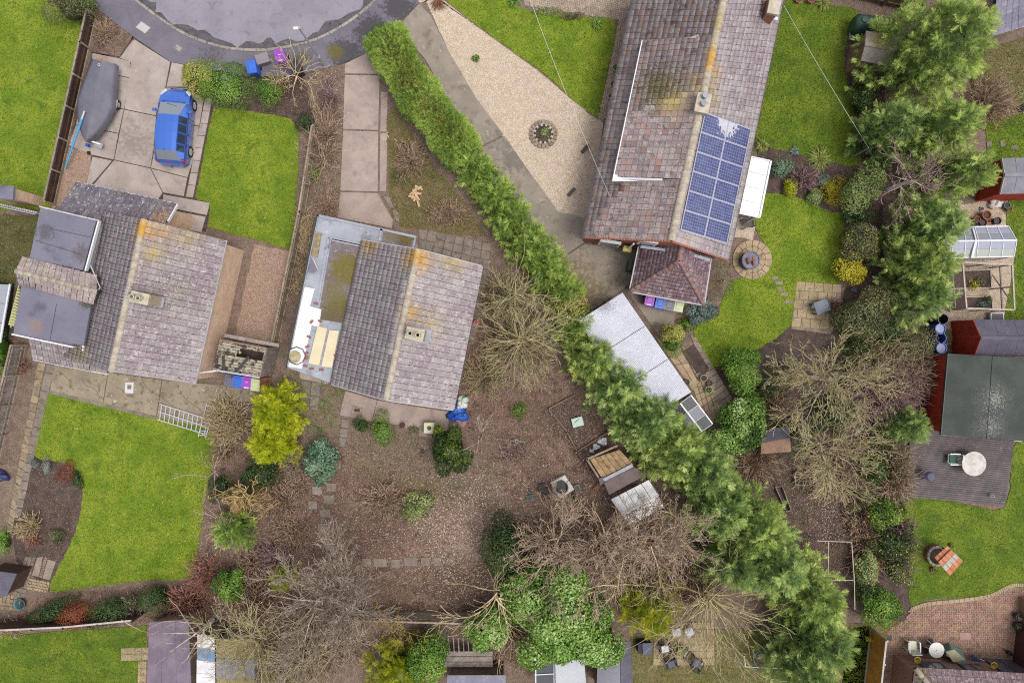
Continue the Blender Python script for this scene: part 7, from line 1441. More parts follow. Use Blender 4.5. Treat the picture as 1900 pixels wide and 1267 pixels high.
# ============================================================ vehicles and small things
m_blue = plain('blue_car_paint', C(66, 122, 226), .22, .6, .35, .0, 0, 1.); m_tyre = plain('tyre_rubber', C(44, 42, 44), .85); m_rim = plain('alloy_rim', C(206, 206, 212), .35, .5, .4)
m_cglass = plain('car_glass_sky_tone', C(140, 148, 158), .06, .8, 0, 0, 0); m_sglass = plain('dark_side_glass', C(58, 66, 82), .08, .5, 0, 0, 0); m_redl = plain('red_lamp', C(190, 34, 40), .2); m_clearl = plain('headlamp', C(226, 230, 238), .12, .6)  # windscreen glass: sky reflection put into the pale colour; side glass dark without it
def car():
    a = P(331, 163, .6); b = P(319, 308, .6); c = (a+b)/2; d = (a-b); root = thing('car', 'bright blue hatchback parked on the slab driveway', 'car', (c.x, c.y, .06), math.atan2(d.y, d.x))
    # stations: x, half width, sill, belt, top, roof half width
    st = [(-2.1, .5, .36, .6, .64, .36), (-2.06, .68, .26, .72, .78, .54), (-1.92, .79, .2, .88, .93, .62), (-1.5, .84, .2, .94, 1.36, .54), (-1.1, .86, .2, .95, 1.45, .57), (-.5, .87, .2, .94, 1.48, .59), (.0, .87, .2, .93, 1.46, .58), (.42, .87, .2, .92, 1.38, .55), (1.16, .85, .2, .89, .97, .7), (1.3, .84, .2, .87, .94, .64), (1.6, .8, .22, .8, .88, .54), (1.82, .71, .24, .7, .79, .44), (1.98, .56, .3, .58, .67, .34), (2.08, .34, .36, .48, .56, .22)]
    def ring(s): x, w, z0, zb, zt, rw = s; return [(x, sg*v[0], v[1]) for sg in (1,) for v in ((w*.96, z0), (w, (z0+zb)/2), (w*.985, zb), (rw, zt-.03), (rw*.6, zt), (0, zt+.012))]
    def full(s): r = ring(s); return r+[(x, -y, z) for x, y, z in reversed(r[:-1])]
    body, wins, front, rear = MB(), MB(), MB(), MB(); rs_ = [full(s) for s in st]; side = {1: [], -1: []}
    for k in range(len(st)-1):
        A, B = rs_[k], rs_[k+1]
        for i in range(10):
            q = [A[i], A[i+1], B[i+1], B[i]]; xm = (st[k][0]+st[k+1][0])/2
            if i in (3, 4, 5, 6) and k == 7: front.add(q, [(0, 1, 2, 3)], True)
            elif i in (3, 4, 5, 6) and k == 2: rear.add(q, [(0, 1, 2, 3)], True)
            elif i in (2, 7) and 3 <= k <= 6:
                side[1 if i == 2 else -1].append((k, q)); body.add(q, [(0, 1, 2, 3)], True)
            else: body.add(q, [(0, 1, 2, 3)], True)
    body.add(rs_[0], [tuple(range(11))]); body.add(rs_[-1], [tuple(reversed(range(11)))]); bo = body.build('body', m_blue, root)
    front.build('windscreen', m_cglass, root); rear.build('rear_window', m_cglass, root)
    for sg in (1, -1):
        for k, q in side[sg]:
            v = [Vector(p) for p in q]; c_ = sum(v, Vector())/4; v = [c_+(p-c_)*.82+Vector((0, sg*.012, .004)) for p in v]; MB().add(v, [(0, 1, 2, 3)]).build('side_window', m_sglass, root)
        MB().hull([(1.86, sg*.5, .68), (1.6, sg*.78, .8), (1.78, sg*.8, .68), (2.0, sg*.62, .6)], [(1.88, sg*.5, .72), (1.62, sg*.79, .845), (1.8, sg*.815, .72), (2.02, sg*.63, .64)]).build('headlight', m_clearl, root)
        MB().hull([(-1.9, sg*.8, .7), (-1.9, sg*.62, .7), (-2.06, sg*.64, .66), (-2.02, sg*.78, .66)], [(-1.84, sg*.815, .93), (-1.86, sg*.66, .94), (-2.02, sg*.66, .8), (-1.98, sg*.78, .8)]).build('tail_light', m_redl, root)
        MB().box((.72, sg*.98, .98), (.14, .2, .13)).build('door_mirror', m_blue, root); MB().box((-.2, sg*.878, .8), (.16, .03, .03)).box((-.95, sg*.868, .8), (.14, .03, .03)).build('door_handle', m_blue, root)
        MB().box((-.3, sg*.87, .92), (1.9, .012, .03)).build('window_trim', m_black, root)
        for x in (1.3, -1.25):
            M = Matrix.Translation((x, sg*.76, .31)) @ Matrix.Rotation(math.pi/2, 4, 'X'); w = MB().lathe([(.2, -.1), (.3, -.1), (.32, -.06), (.32, .06), (.3, .1), (.2, .1)], M=M, n=20).build('wheel', m_tyre, root)
            mr = MB().lathe([(.2, sg*-.06), (.2, sg*-.095), (.17, sg*-.1), (.0, sg*-.085)], M=M, n=20)
            for k in range(5): t = k*1.2566; mr.box(None, (.17, .035, .02), M=M @ Matrix.Rotation(t, 4, 'Z') @ Matrix.Translation((.1, 0, sg*-.1)))
            mr.build('rim', m_rim, w)
    MB().box((2.09, 0, .44), (.04, .9, .12)).build('grille', m_black, root); MB().box((-2.1, 0, .36), (.05, 1.2, .12)).build('bumper', m_blue, root); MB().box((-2.07, 0, .62), (.02, .5, .11), 0).build('number_plate', plain('yellow_plate', C(230, 200, 60), .4), root)
    for sg in (1, -1): MB().box((.42, sg*.872, .55), (.012, .012, .7)).box((-.48, sg*.876, .55), (.012, .012, .7)).box((-1.0, sg*.868, .62), (.012, .012, .5)).build('door_seam', m_black, root)
    MB().box((1.24, 0, .962), (.02, 1.3, .012)).build('bonnet_seam', m_black, root); MB().beam((1.1, .3, 1.02), (.95, -.3, 1.09), .02, .015).build('wiper', m_black, root)
    MB().tube((-1.45, 0, 1.46), (-1.6, 0, 1.6), .012, .006, 6).build('aerial', m_black, root); MB().box((-1.96, 0, .9), (.05, .24, .03)).build('brake_light', m_redl, root); MB().tube((-2.1, .1, .32), (-2.2, .1, .34), .025).build('tow_bar', m_black, root)
car()
# boat under a grey cover on its trailer
bt = thing('covered_boat', 'sailing dinghy under a grey fitted cover on the driveway', 'boat', P(185, 190)); m_cov = mat('grey_boat_cover', C(124, 122, 134), C(112, 110, 122), 1.2, grain=.1, bump=.3, bsc=5, rough=.7)
s0, s1 = Vector((193, 114)), Vector((160, 263)); ax = (s1-s0); nx = Vector((ax.y, -ax.x)).normalized(); nx = -nx if nx.x < 0 else nx
rows = []
for k in range(17):
    t = k/16; c = s0+ax*t; w = (22+11*math.sin(min(1, t*1.5)*math.pi/2)) if t < .45 else 33*math.cos((t-.45)/.55*math.pi/2)**.75+.8; rz_ = 1.28+.12*math.sin(t*3.1)-.1*t; r = []
    for i in range(13):
        u = -1+i/6; off = -.16+.12*t; z = 1.02+(rz_-1.02)*max(0, 1-abs(u-off)/(1-off*(1 if u > off else -1)))**1.0 + .012*math.sin(k*1.9+i*1.3)
        q = c+nx*w*u; r.append(P(q.x, q.y, z) if abs(u) < 1 else P(q.x, q.y, .95))
    r = [Vector((r[0].x, r[0].y, .6))+(r[1]-r[0])*.12]+r+[Vector((r[-1].x, r[-1].y, .6))+(r[-2]-r[-1])*.12]; rows.append(r)
MB().grid(rows, True, True).add(rows[0], [tuple(range(15))]).build('cover', m_cov, bt, True)
q = [P(185, 120, .62), P(208, 124, .62), P(198, 200, .62), P(164, 250, .62), P(152, 210, .62)]; MB().hull([v*1-Vector((0, 0, .3)) for v in q], q).build('hull', plain('white_hull', C(226, 226, 230), .3), bt, True)
MB().tube(P(186, 116, 1.2), P(188, 108, 1.15), .05).build('rudder_head', plain('orange_fitting', C(220, 120, 70), .5), bt, True); MB().lathe([(.07, 0), (.07, .03), (.05, .03)], P(184, 121, 1.31), 12).build('cover_ring', m_white, bt, True)
ms = thing('boat_mast', 'long mast in a blue sleeve resting beside the covered boat', 'mast', P(122, 312)); pa, pb_ = P(157, 206, 1.45), P(121, 312, .35)
MB().tube(pa.lerp(pb_, .14), pb_, .07, .045, 10).build('sleeve', plain('sky_blue_sleeve', C(88, 164, 214), .6), ms, True); MB().tube(pa, pa.lerp(pb_, .14), .05, .06, 10).build('spar', m_alu, ms, True)
tl = thing('boat_trailer', 'galvanised trailer with a small wheel under the boat', 'trailer', P(205, 200)); m_galv = plain('galvanised_steel', C(196, 198, 204), .4, .5, .4)
MB().beam(P(176, 200, .35), P(214, 206, .35), .08, .06).beam(P(196, 130, .4), P(170, 262, .4), .08, .08).build('frame', m_galv, tl, True)
for i, (x, y) in enumerate(((218, 195), (160, 186))):
    p = P(x, y, .28); M = Matrix.Translation(p) @ Matrix.Rotation(-.22, 4, 'Z') @ Matrix.Rotation(math.pi/2, 4, 'Y'); w = MB().lathe([(.13, -.07), (.25, -.07), (.27, 0), (.25, .07), (.13, .07)], M=M, n=18).build('wheel', m_tyre, tl, True); MB().lathe([(.14, .072), (.1, .09), (0, .08)], M=M, n=18).lathe([(.14, -.072), (0, -.08)], M=M, n=18).build('rim', m_rim, w)
    MB().box(P(x-3, y-1, .6), (.14, .5, .03), -.22).build('mudguard', m_galv, tl, True)
MB().beam(P(212, 136, .5), P(220, 140, .5), .04, .04).beam(P(212, 146, .5), P(219, 148, .5), .04, .04).build('support_arm', m_galv, tl, True)
MB().beam(P(168, 262, .7), P(186, 268, .5), .06, .06).beam(P(176, 266, .45), P(190, 272, .45), .3, .04).build('winch_post', m_galv, tl, True); MB().box(P(163, 270, .55), (.14, .16, .25), -.2).build('jockey_wheel_clamp', plain('blue_plastic', C(50, 96, 196), .4), tl, True)
MB().tube(P(163, 284, .12), P(167, 284, .12), .1).build('jockey_wheel', m_tyre, tl, True); MB().beam(P(186, 232, .5), P(180, 250, .5), .03, .08).build('reflector_board', m_redl, tl, True)
# wheelie bins
BM = {k: plain(k+'_bin_plastic', C(*c), .45) for k, c in dict(blue=(60, 112, 214), purple=(168, 76, 204), grey=(112, 110, 126), green=(206, 216, 164), black=(58, 56, 66)).items()}; m_prn = plain('bin_print', C(236, 220, 240), .6)
PROTO = {}
def bin_(col, label, x, y, rz, group, z=1.07):
    p = P(x, y, z); loc = (p.x, p.y, .05)
    if col in PROTO: return dup(PROTO[col], label, loc, rz, group)
    r = thing('wheelie_bin', label, 'bin', loc, rz, group); m = BM[col]; PROTO[col] = r
    MB().hull([(-.2, -.24, .06), (.2, -.24, .06), (.2, .2, .06), (-.2, .2, .06)], [(-.24, -.31, .95), (.24, -.31, .95), (.24, .3, .95), (-.24, .3, .95)]).build('body', m, r)
    lid = MB().hull([(-.265, -.35, .95), (.265, -.35, .95), (.265, .33, .97), (-.265, .33, .97)], [(-.25, -.32, 1.0), (.25, -.32, 1.0), (.25, .31, 1.05), (-.25, .31, 1.05)]).hull([(-.17, -.22, 1.), (.17, -.22, 1.), (.17, .2, 1.04), (-.17, .2, 1.04)], [(-.14, -.18, 1.03), (.14, -.18, 1.03), (.14, .17, 1.065), (-.14, .17, 1.065)]).build('lid', m, r)
    if col == 'purple': MB().box((0, -.27, 1.008), (.26, .07, .012)).box((0, .02, 1.052), (.14, .03, .012)).build('lettering', m_prn, lid)
    MB().tube((-.24, .37, 1.), (.24, .37, 1.), .018).build('handle', m, r); MB().box((0, -.3, .9), (.46, .05, .06)).build('front_rim', m, r)
    for s in (-1, 1): MB().tube((s*.2, .24, .1), (s*.26, .24, .1), .1, n=14).build('wheel', m_tyre, r)
    return r
G1, G2, G3 = 'bins at the roadside', 'bins beside the rotten shed', 'bins under the hip roof'
bin_('blue', 'blue wheelie bin beside the clipped green dome at the roadside', 466, 124, .15, G1); bin_('purple', 'purple wheelie bin at the roadside beside the lichened shrub', 519, 103, .2, G1)
bin_('black', 'black wheelie bin behind the purple one at the roadside', 548, 124, .5, G1, 1.)
bin_('grey', 'grey wheelie bin at the near end of the row by the rotten shed', 425, 706, -.12+math.pi*0, G2); bin_('blue', 'blue wheelie bin in the row by the rotten shed', 441, 708, -.12, G2); bin_('purple', 'purple wheelie bin in the row by the rotten shed', 458, 710, -.12, G2); bin_('green', 'pale green wheelie bin at the screen end by the rotten shed', 474, 714, -.12, G2)
bin_('purple', 'purple wheelie bin under the hip roof edge', 1206, 556, -.2, G3); bin_('blue', 'blue wheelie bin under the hip roof edge', 1225, 561, -.2, G3); bin_('grey', 'grey wheelie bin under the hip roof edge', 1242, 565, -.2, G3); bin_('green', 'pale green wheelie bin at the shrub end of the hip roof', 1260, 567, -.2, G3)
gb = thing('recycling_box', 'grey recycling box between the blue and purple roadside bins', 'box', P(493, 116), .3); MB().hull([(-.3, -.22, .06), (.3, -.22, .06), (.3, .22, .06), (-.3, .22, .06)], [(-.34, -.26, .5), (.34, -.26, .5), (.34, .26, .5), (-.34, .26, .5)]).build('body', plain('worn_grey_plastic', C(150, 142, 146), .7), gb); MB().box((0, 0, .52), (.72, .55, .05)).build('lid', bpy.data.materials['worn_grey_plastic'], gb)
# street lamp
la = P(602, 122); lh = thing('street_lamp', 'grey street lamp leaning over the turning head', 'street lamp', la); tp = Vector((la.x, la.y, 4.6)); m_lamp = plain('lamp_grey', C(186, 186, 198), .4, .5, .2); he = P(551, 52, 4.9)
MB().tube((la.x, la.y, 0), (la.x, la.y, 1.2), .09, .09, 10).tube((la.x, la.y, 1.2), tp, .06, .045, 10).build('pole', m_lamp, lh, True); MB().tube(tp, he.lerp(tp, .15), .04, .035, 8).build('arm', m_lamp, lh, True)
d = (he-tp).normalized(); MB().beam(he-d*.2, he+d*.28, .22, .11).build('lantern', plain('lamp_white', C(250, 250, 252), .35), lh, True)
# wires and clothes line
m_wire = plain('pale_cable', C(216, 216, 210), .6)
def wire(name, label, cat, a, b, sag, r=.012, posts=()):
    root = thing(name, label, cat, (a.x, a.y, 0)); mb = MB(); pr = a
    for k in range(1, 13): t = k/12; q = a.lerp(b, t)-Vector((0, 0, sag*4*t*(1-t))); mb.tube(pr, q, r, r, 5, False); pr = q
    mb.build('cable', m_wire, root, True)
    for p in posts: MB().tube((p.x, p.y, 0), p, .04, .03, 8).build('post', m_galv, root, True)
wire('telephone_cable', 'thin telephone cable crossing the wedge lawn to the right house', 'cable', P(980, -10, 5.), P(1056, 188, 4.2), .1); wire('telephone_cable', 'thin telephone cable ending on the front eave of the right house', 'cable', P(1056, 188, 4.2), P(1156, 420, 3.3), .1, .009)
wire('clothes_line', 'long clothes line over the narrow back lawn', 'clothes line', P(1454, 10, 2.3), P(1612, 275, 1.9), .1, .012, (P(1612, 275, 1.9),))
# pots
m_terra = mat('terracotta', C(190, 122, 90), C(168, 104, 76), 4., grain=.2); m_stone = mat('stone_pot', C(200, 190, 172), C(176, 166, 150), 5., grain=.25)
def pot(label, x, y, r, h, m, plant=None, group=None, cat='pot', name='plant_pot', fill=None):
    t = thing(name, label, cat, P(x, y, h*.0)-Vector((0, 0, 0)), 0, group); MB().lathe([(r*.72, 0), (r*.95, h*.85), (r*1.08, h*.86), (r*1.08, h), (r*.9, h), (r*.84, h*.8)], n=16).build('body', m, t); MB().lathe([(r*.85, h*.8), (0, h*.82)], n=16).build('soil', fill or m_dirt, t)
    if plant:
        rng = np.random.default_rng(int(x)); n = 90; v = nrm(rng.normal(0, 1, (n, 3))+np.array([0, 0, .6])); V, F, T = leafquads(v*r*.8+np.array([0, 0, h*.85]), v, np.full(n, .1), rng.random(n), rng); obj('plant', np_mesh('plant', V, F, plant, T), t)
    return t
POTS = [('round stone pot on the front path, highest of three', 1141, 130, .18, .35, 'S', 'G'), ('square looking green pot, middle of three on the front path', 1137, 160, .15, .3, 'T', 'G'), ('round stone pot on the front path, lowest of three', 1133, 183, .17, .35, 'S', 'G'), ('pale round pot on the terrace beside the oblong bed', 1303, 701, .19, .35, 'S', None), ('dark pot beside the pale one on the terrace', 1314, 710, .16, .3, 'K', None), ('pale pot with green leaves on the terrace', 1312, 722, .18, .35, 'S', 'G'), ('dark pot against the white garage wall', 1272, 708, .15, .3, 'K', None),
    ('large terracotta pot with dark inner pot by the greenhouse', 1820, 402, .24, .5, 'T', None), ('terracotta pot left of the largest one by the greenhouse', 1806, 409, .17, .35, 'T', None), ('black pot among the terracotta ones by the greenhouse', 1817, 415, .19, .35, 'K', None), ('dark blue pot at the end of the pot group by the greenhouse', 1842, 412, .2, .4, 'K', None), ('small teal pot below the terracotta ones', 1805, 419, .13, .25, 'B', None), ('teal pot beside the white sack', 1862, 383, .17, .3, 'B', None), ('small terracotta pot beside the teal one', 1868, 389, .13, .25, 'T', None), ('pale lilac saucer pot above the pot group', 1820, 388, .12, .1, 'L', None),
    ('small grey pot on the worn grass', 785, 837, .11, .12, 'K', None), ('small terracotta pot on the worn grass', 782, 845, .11, .12, 'T', None), ('dark tall pot by the low wall, upper of two', 1882, 1140, .19, .4, 'K', 'O'), ('dark tall pot by the low wall, lower of two', 1881, 1157, .19, .4, 'K', 'O'), ('dark round pot behind the white armchair', 1711, 1203, .16, .3, 'K', None), ('big black tub beside the white crate in the neglected garden', 1010, 905, .3, .45, 'K', None), ('terracotta pot below the white crate', 1036, 936, .17, .25, 'T', None), ('small terracotta pot beside the other below the crate', 1024, 941, .12, .2, 'T', None), ('mossy round pot at the corner of the white crate', 1066, 921, .17, .25, 'S', 'O'), ('small pot at the end of the pot row below the crate', 1051, 931, .1, .2, 'T', None),
    ('terracotta pot at the back wall, left one, top edge', 1478, 4, .17, .3, 'T', None), ('terracotta pot at the back wall, right one, top edge', 1501, 4, .2, .35, 'T', None), ('little pot hooked on the well, upper side', 1762, 1010, .1, .2, 'T', 'G'), ('little pot at the foot of the well', 1728, 1055, .13, .2, 'T', 'O'), ('blue plant pot at the corner of the square patio', 1580, 538, .1, .3, 'L', None), ('stone pot under the cage corner', 1778, 546, .22, .4, 'K', None)]
PM = dict(S=m_stone, T=m_terra, K=plain('black_pot', C(66, 62, 66), .6), B=plain('teal_pot', C(74, 120, 126), .5), L=plain('lilac_pot', C(168, 178, 216), .5))
# drums
def drum(label, x, y, col, open_, h=.95):
    p = P(x, y, h); t = thing('water_barrel', label, 'barrel', (p.x, p.y, .02), 0, 'barrels beside the second red shed'); m = plain('barrel_'+col, C(*dict(blue=(42, 86, 176), black=(50, 50, 56))[col]), .4) if 'barrel_'+col not in bpy.data.materials else bpy.data.materials['barrel_'+col]
    MB().lathe([(.25, 0), (.29, .1), (.3, h*.5), (.29, h*.9), (.3, h*.94), (.3, h), (.26, h), (.25, h*.9 if not open_ else .3)], n=20).build('body', m, t); MB().lathe([(.26, h*.93 if not open_ else .35), (0, h*.94 if not open_ else .35)], n=20).build('lid' if not open_ else 'water', plain('barrel_lid', C(140, 146, 190), .4) if not open_ else m_black, t)
drum('black barrel at the upper end of the barrel row', 1750, 592, 'black', True); drum('blue barrel with pale lid, upper of the two lidded', 1745, 610, 'blue', False); drum('open blue barrel between the two lidded ones', 1746, 627, 'blue', True); drum('blue barrel with pale lid, next to the cabin', 1747, 646, 'blue', False)
# oil tank
p = P(1622, 42, 1.2); tk = thing('oil_tank', 'dark green plastic oil tank above the small weathered shed', 'oil tank', (p.x, p.y, .1), -.12); rows = []; m_tank = plain('green_tank_plastic', C(44, 78, 66), .45)
for k in range(13):
    x = -.95+1.9*k/12; e = min(1, (.98-abs(x))/.22+.35); w = .52*e**.5-(.02 if k % 3 == 0 else 0); rows.append([(x, w*math.cos(t)*(1 if abs(math.cos(t)) < .95 else 1.), .65+.6*e**.4*math.sin(t)*(1.)) for t in [i*2*math.pi/16 for i in range(17)]])
MB().grid(rows, True, True).add(rows[0][:-1], [tuple(range(16))]).add(rows[-1][:-1], [tuple(reversed(range(16)))]).build('body', m_tank, tk); MB().lathe([(.16, 0), (.16, .08), (0, .09)], (-.6, 0, 1.24), 12).build('filler_cap', m_tank, tk); MB().lathe([(.08, 0), (.08, .1), (0, .1)], (.3, .1, 1.25), 10).build('vent', m_lamp, tk)
for x in (-.6, .6): MB().box((x, 0, .0), (.3, 1., .2)).build('support', m_concp, tk)
# round stone planter in the gravel
pl = thing('round_planter', 'ring of stones with a small yellow green shrub in the gravel', 'planter', P(1008, 250)); 
for i in range(20): t = 2*math.pi*i/20; MB().box(P(1008, 250)+Vector((math.cos(t)*.66, math.sin(t)*.66, .07)), (.26, .17, .15), t).build('stone', m_edge, pl, True)
MB().lathe([(.6, .05), (.3, .1), (0, .11)], P(1008, 250), 18).build('soil', m_dirt, pl, True)
for i in range(12): t = 2*math.pi*i/12+.2; MB().box(P(1008, 250)+Vector((math.cos(t)*.5, math.sin(t)*.5, .1)), (.14, .12, .12), t).build('stone', m_stone, pl, True)
for i, (x, y) in enumerate(((1085, 278), (1060, 358))):
    t = thing('trough', ('small dark trough on the gravel nearer the planter', 'small dark trough on the gravel nearer the house corner')[i], 'trough', P(x, y), .85); MB().hull([(-.24, -.07, .03), (.24, -.07, .03), (.24, .07, .03), (-.24, .07, .03)], [(-.27, -.09, .22), (.27, -.09, .22), (.27, .09, .22), (-.27, .09, .22)]).build('body', m_woodd, t); MB().box((0, 0, .21), (.5, .14, .03)).build('soil', m_black, t)
# round plinth with fire bowl
rp_ = thing('round_plinth', 'round paved ring with a blue grey pebble pool on the lawn edge', 'plinth', P(1395, 482))
for rr, n_, w in ((.92, 16, .34), (.58, 12, .3)):
    for i in range(n_):
        t0, t1 = 2*math.pi*(i+.03)/n_, 2*math.pi*(i+.97)/n_; c = P(1395, 482); pts = [(c.x+math.cos(t)*r_, c.y+math.sin(t)*r_) for r_, t in ((rr-w/2, t0), (rr+w/2, t0), (rr+w/2, (t0+t1)/2), (rr+w/2, t1), (rr-w/2, t1))]; MB().prism(pts, 0, .07, .008).build('paving_stone', m_slaby, rp_, True)
bw = thing('water_feature', 'blue grey drum with bricks on top in the paved ring', 'water feature', P(1390, 486)); p = P(1393, 483, .7); MB().lathe([(.46, 0), (.5, .62), (.5, .7), (.44, .7), (.42, .62)], (p.x, p.y, .05), 18).build('body', mat('blue_grey_stone', C(128, 134, 150), C(100, 106, 122), 3., grain=.3), bw, True); MB().lathe([(.43, .66), (0, .67)], (p.x, p.y, .05), 18).build('slate', m_slate, bw, True)
for i in range(9): MB().box(Vector((p.x+random.uniform(-.2, .25), p.y+random.uniform(-.25, .25), .75+.02*i)), (.16, .1, .06), random.uniform(0, 3)).build('brick', m_rbrick, bw, True)
# garden furniture
m_pl = plain('white_plastic', C(240, 240, 232), .4)
def armchair(label, x, y, rz, m, seat=None, cush=None, group=None, name='garden_chair'):
    t = thing(name, label, 'chair', P(x, y)+Vector((0, 0, .06)), rz, group)
    MB().prism([(-.24, -.24), (.24, -.26), (.25, .22), (-.25, .22)], .4, .43, .01).build('seat', seat or m, t)
    for i in range(7): u = -.24+.08*i; MB().beam((u*.9, .22, .42), (u*1.05, .36-.25*u*u, .84), .035, .015).build('back_slat', m, t)
    MB().beam((-.27, .33, .84), (.27, .33, .84), .05, .06).build('back_rail', m, t)
    for s in (-1, 1):
        MB().beam((s*.29, -.24, .63), (s*.29, .3, .66), .06, .03).build('arm', m, t)
        for yy in (-.24, .24): MB().beam((s*.27, yy, 0), (s*.28, yy, .63), .045, .045).build('leg', m, t)
    if cush: MB().prism([(-.21, -.22), (.21, -.22), (.21, .2), (-.21, .2)], .431, .5, .03).build('cushion', cush, t)
    return t
def round_table(label, x, y, r, h, m, z0=.05):
    p = P(x, y, h); t = thing('round_table', label, 'table', (p.x, p.y, z0)); MB().lathe([(0, h-.04), (r, h-.035), (r, h), (.03, h+.003), (.0, h-.002)], n=36).build('table_top', m, t); MB().lathe([(.03, h+.003), (.025, h+.012), (0, h+.012)], n=10).build('parasol_hole', m_gutter, t)
    for k in range(4): a = k*math.pi/2+.4; MB().beam((math.cos(a)*r*.35, math.sin(a)*r*.35, h-.04), (math.cos(a)*r*.7, math.sin(a)*r*.7, 0), .05, .05).build('leg', m, t)
round_table('large round white marbled table on the dark deck', 1803, 859, .66, .72, mat('marbled_white', C(228, 222, 216), C(206, 198, 192), 3., grain=.1), .2)
round_table('small round white table beside the white armchair', 1737, 1205, .42, .68, m_pl)
armchair('white garden chair with green cushion beside the marbled table', 1757, 848, math.pi/2+math.pi, m_pl, None, plain('green_cushion', C(60, 100, 82), .8)); armchair('white slatted armchair at the corner house', 1684, 1190, math.pi, m_pl, plain('cream_plastic', C(226, 226, 200), .4))
m_dkw = mat('dark_rattan', C(70, 68, 78), C(54, 52, 62), 8., grain=.3); m_cu = plain('white_cushion', C(222, 222, 230), .8); m_cud = plain('slate_cushion', C(96, 100, 120), .8)
armchair('dark rattan chair with white cushion on the buff terrace', 1230, 1194, .15, m_dkw, None, m_cu); armchair('dark rattan chair with mossy seat on the buff terrace', 1260, 1200, -.5, m_dkw, m_dkw, plain('mossy_cushion', C(130, 124, 78), .9)); armchair('overturned dark chair with slate cushion at the terrace edge', 1241, 1222, .3, m_dkw, None, m_cud); armchair('dark chair with slate cushion under the straw whips', 1288, 1222, 2.6, m_dkw, None, m_cud)
for i, (x, y) in enumerate(((1252, 1167), (1276, 1166))):
    t = thing('stool', ('pale square stool on the terrace next to the lime conifer', 'pale square stool on the terrace, farther from the lime conifer')[i], 'stool', P(x, y), .2+i*.4); MB().prism([(-.24, -.24), (.24, -.24), (.24, .24), (-.24, .24)], .38, .46, .03).build('cushion', mat('grey_white_cushion', C(222, 216, 222), C(196, 188, 196), 5., grain=.15) if i == 0 else bpy.data.materials['grey_white_cushion'], t)
    for sx in (-1, 1):
        for sy in (-1, 1): MB().beam((sx*.2, sy*.2, 0), (sx*.2, sy*.2, .38), .04, .04).build('leg', m_woodg, t)
bn = thing('storage_box', 'dark blue grey storage box below the lime conifer', 'box', P(1192, 1192), .05); MB().box((0, 0, .35), (.75, .55, .7)).build('body', m_dkw, bn); MB().box((.12, .0, .73), (.5, .62, .06)).build('lid', m_cud, bn)
fp_ = thing('fire_basket', 'round wire fire basket on the yellowish lawn', 'fire basket', P(1410, 1216)); mb = MB()
for k in range(14): t = k*2*math.pi/14; mb.tube((math.cos(t)*.3, math.sin(t)*.3, .05), (math.cos(t)*.48, math.sin(t)*.48, .42), .012, .012, 5)
mb.build('bars', m_lamp, fp_); MB().lathe([(.46, .4), (.5, .42), (.48, .44), (.46, .42)], n=24).build('rim', m_lamp, fp_); MB().lathe([(.32, .06), (.2, .14), (0, .12)], n=12).build('ash', mat('grey_ash', C(150, 140, 132), C(110, 102, 96), 8., grain=.4), fp_)
wp = thing('plastic_pipe', 'white L shaped pipe lying on the yellowish lawn', 'pipe', P(1382, 1236)); MB().tube(P(1381, 1216, .06), P(1383, 1236, .06), .03).build('upright', m_pl, wp, True); MB().tube(P(1383, 1236, .06), P(1462, 1240, .06), .03).build('long_run', m_pl, wp, True); MB().tube(P(1395, 1240, .07), P(1404, 1240, .07), .04).build('green_joint', plain('green_joint', C(90, 160, 140), .5), wp, True)
# covered barbecue on the corner terrace
cv = thing('covered_barbecue', 'long green and buff covered barbecue against the corner house', 'barbecue', P(1770, 1225)); 
MB().hull([P(1750, 1198), P(1760, 1190), P(1784, 1202), P(1774, 1206)], [P(1755, 1215, .85), P(1766, 1206, .85), P(1792, 1222, .95), P(1790, 1238, .95)]).build('cover', mat('green_cover', C(128, 152, 140), C(112, 136, 126), 2., grain=.15), cv, True); MB().hull([P(1754, 1208, .8), P(1770, 1203, .8), P(1790, 1222, .98), P(1768, 1226, .9)], [P(1755, 1209, .86), P(1771, 1204, .86), P(1791, 1224, 1.02), P(1769, 1228, .96)]).build('top_flap', mat('buff_cover', C(188, 180, 150), C(170, 162, 134), 2., grain=.15), cv, True)
fo = thing('folding_chair', 'folded navy chair on white legs at the corner house', 'chair', P(1808, 1225)); MB().beam(P(1803, 1217, .3), P(1818, 1228, .45), .22, .06).build('seat', plain('navy_cloth', C(52, 74, 108), .8), fo, True); MB().tube(P(1800, 1220, .3), P(1812, 1229, .2), .02).tube(P(1818, 1222, .4), P(1836, 1228, .3), .02).build('leg', m_pl, fo, True)
bk = thing('umbrella_stand', 'black folded umbrella lying at the conservatory wall', 'umbrella', P(1878, 1215)); MB().tube(P(1869, 1208, .2), P(1892, 1222, .3), .1, .05, 8).build('canopy', m_black, bk, True); MB().tube(P(1862, 1204, .2), P(1869, 1208, .2), .02).build('handle', m_black, bk, True)
for i, (x, y) in enumerate(((1702, 1224), (1844, 1234))):
    t = thing('hanging_basket', ('yellow rimmed empty hanging basket near the white armchair', 'yellow rimmed hanging basket near the folding chair')[i], 'hanging basket', P(x, y, 1.3)-Vector((0, 0, 0))); MB().lathe([(.16, 0), (.19, .02), (.16, .04), (.05, -.12)], n=16).build('basket', plain('yellow_wire', C(206, 172, 60), .5) if i == 0 else bpy.data.materials['yellow_wire'], t); q = P(x, y, 1.3); MB().tube((0, 0, .04), (.1, -.5, .5), .012).build('bracket', m_black, t)
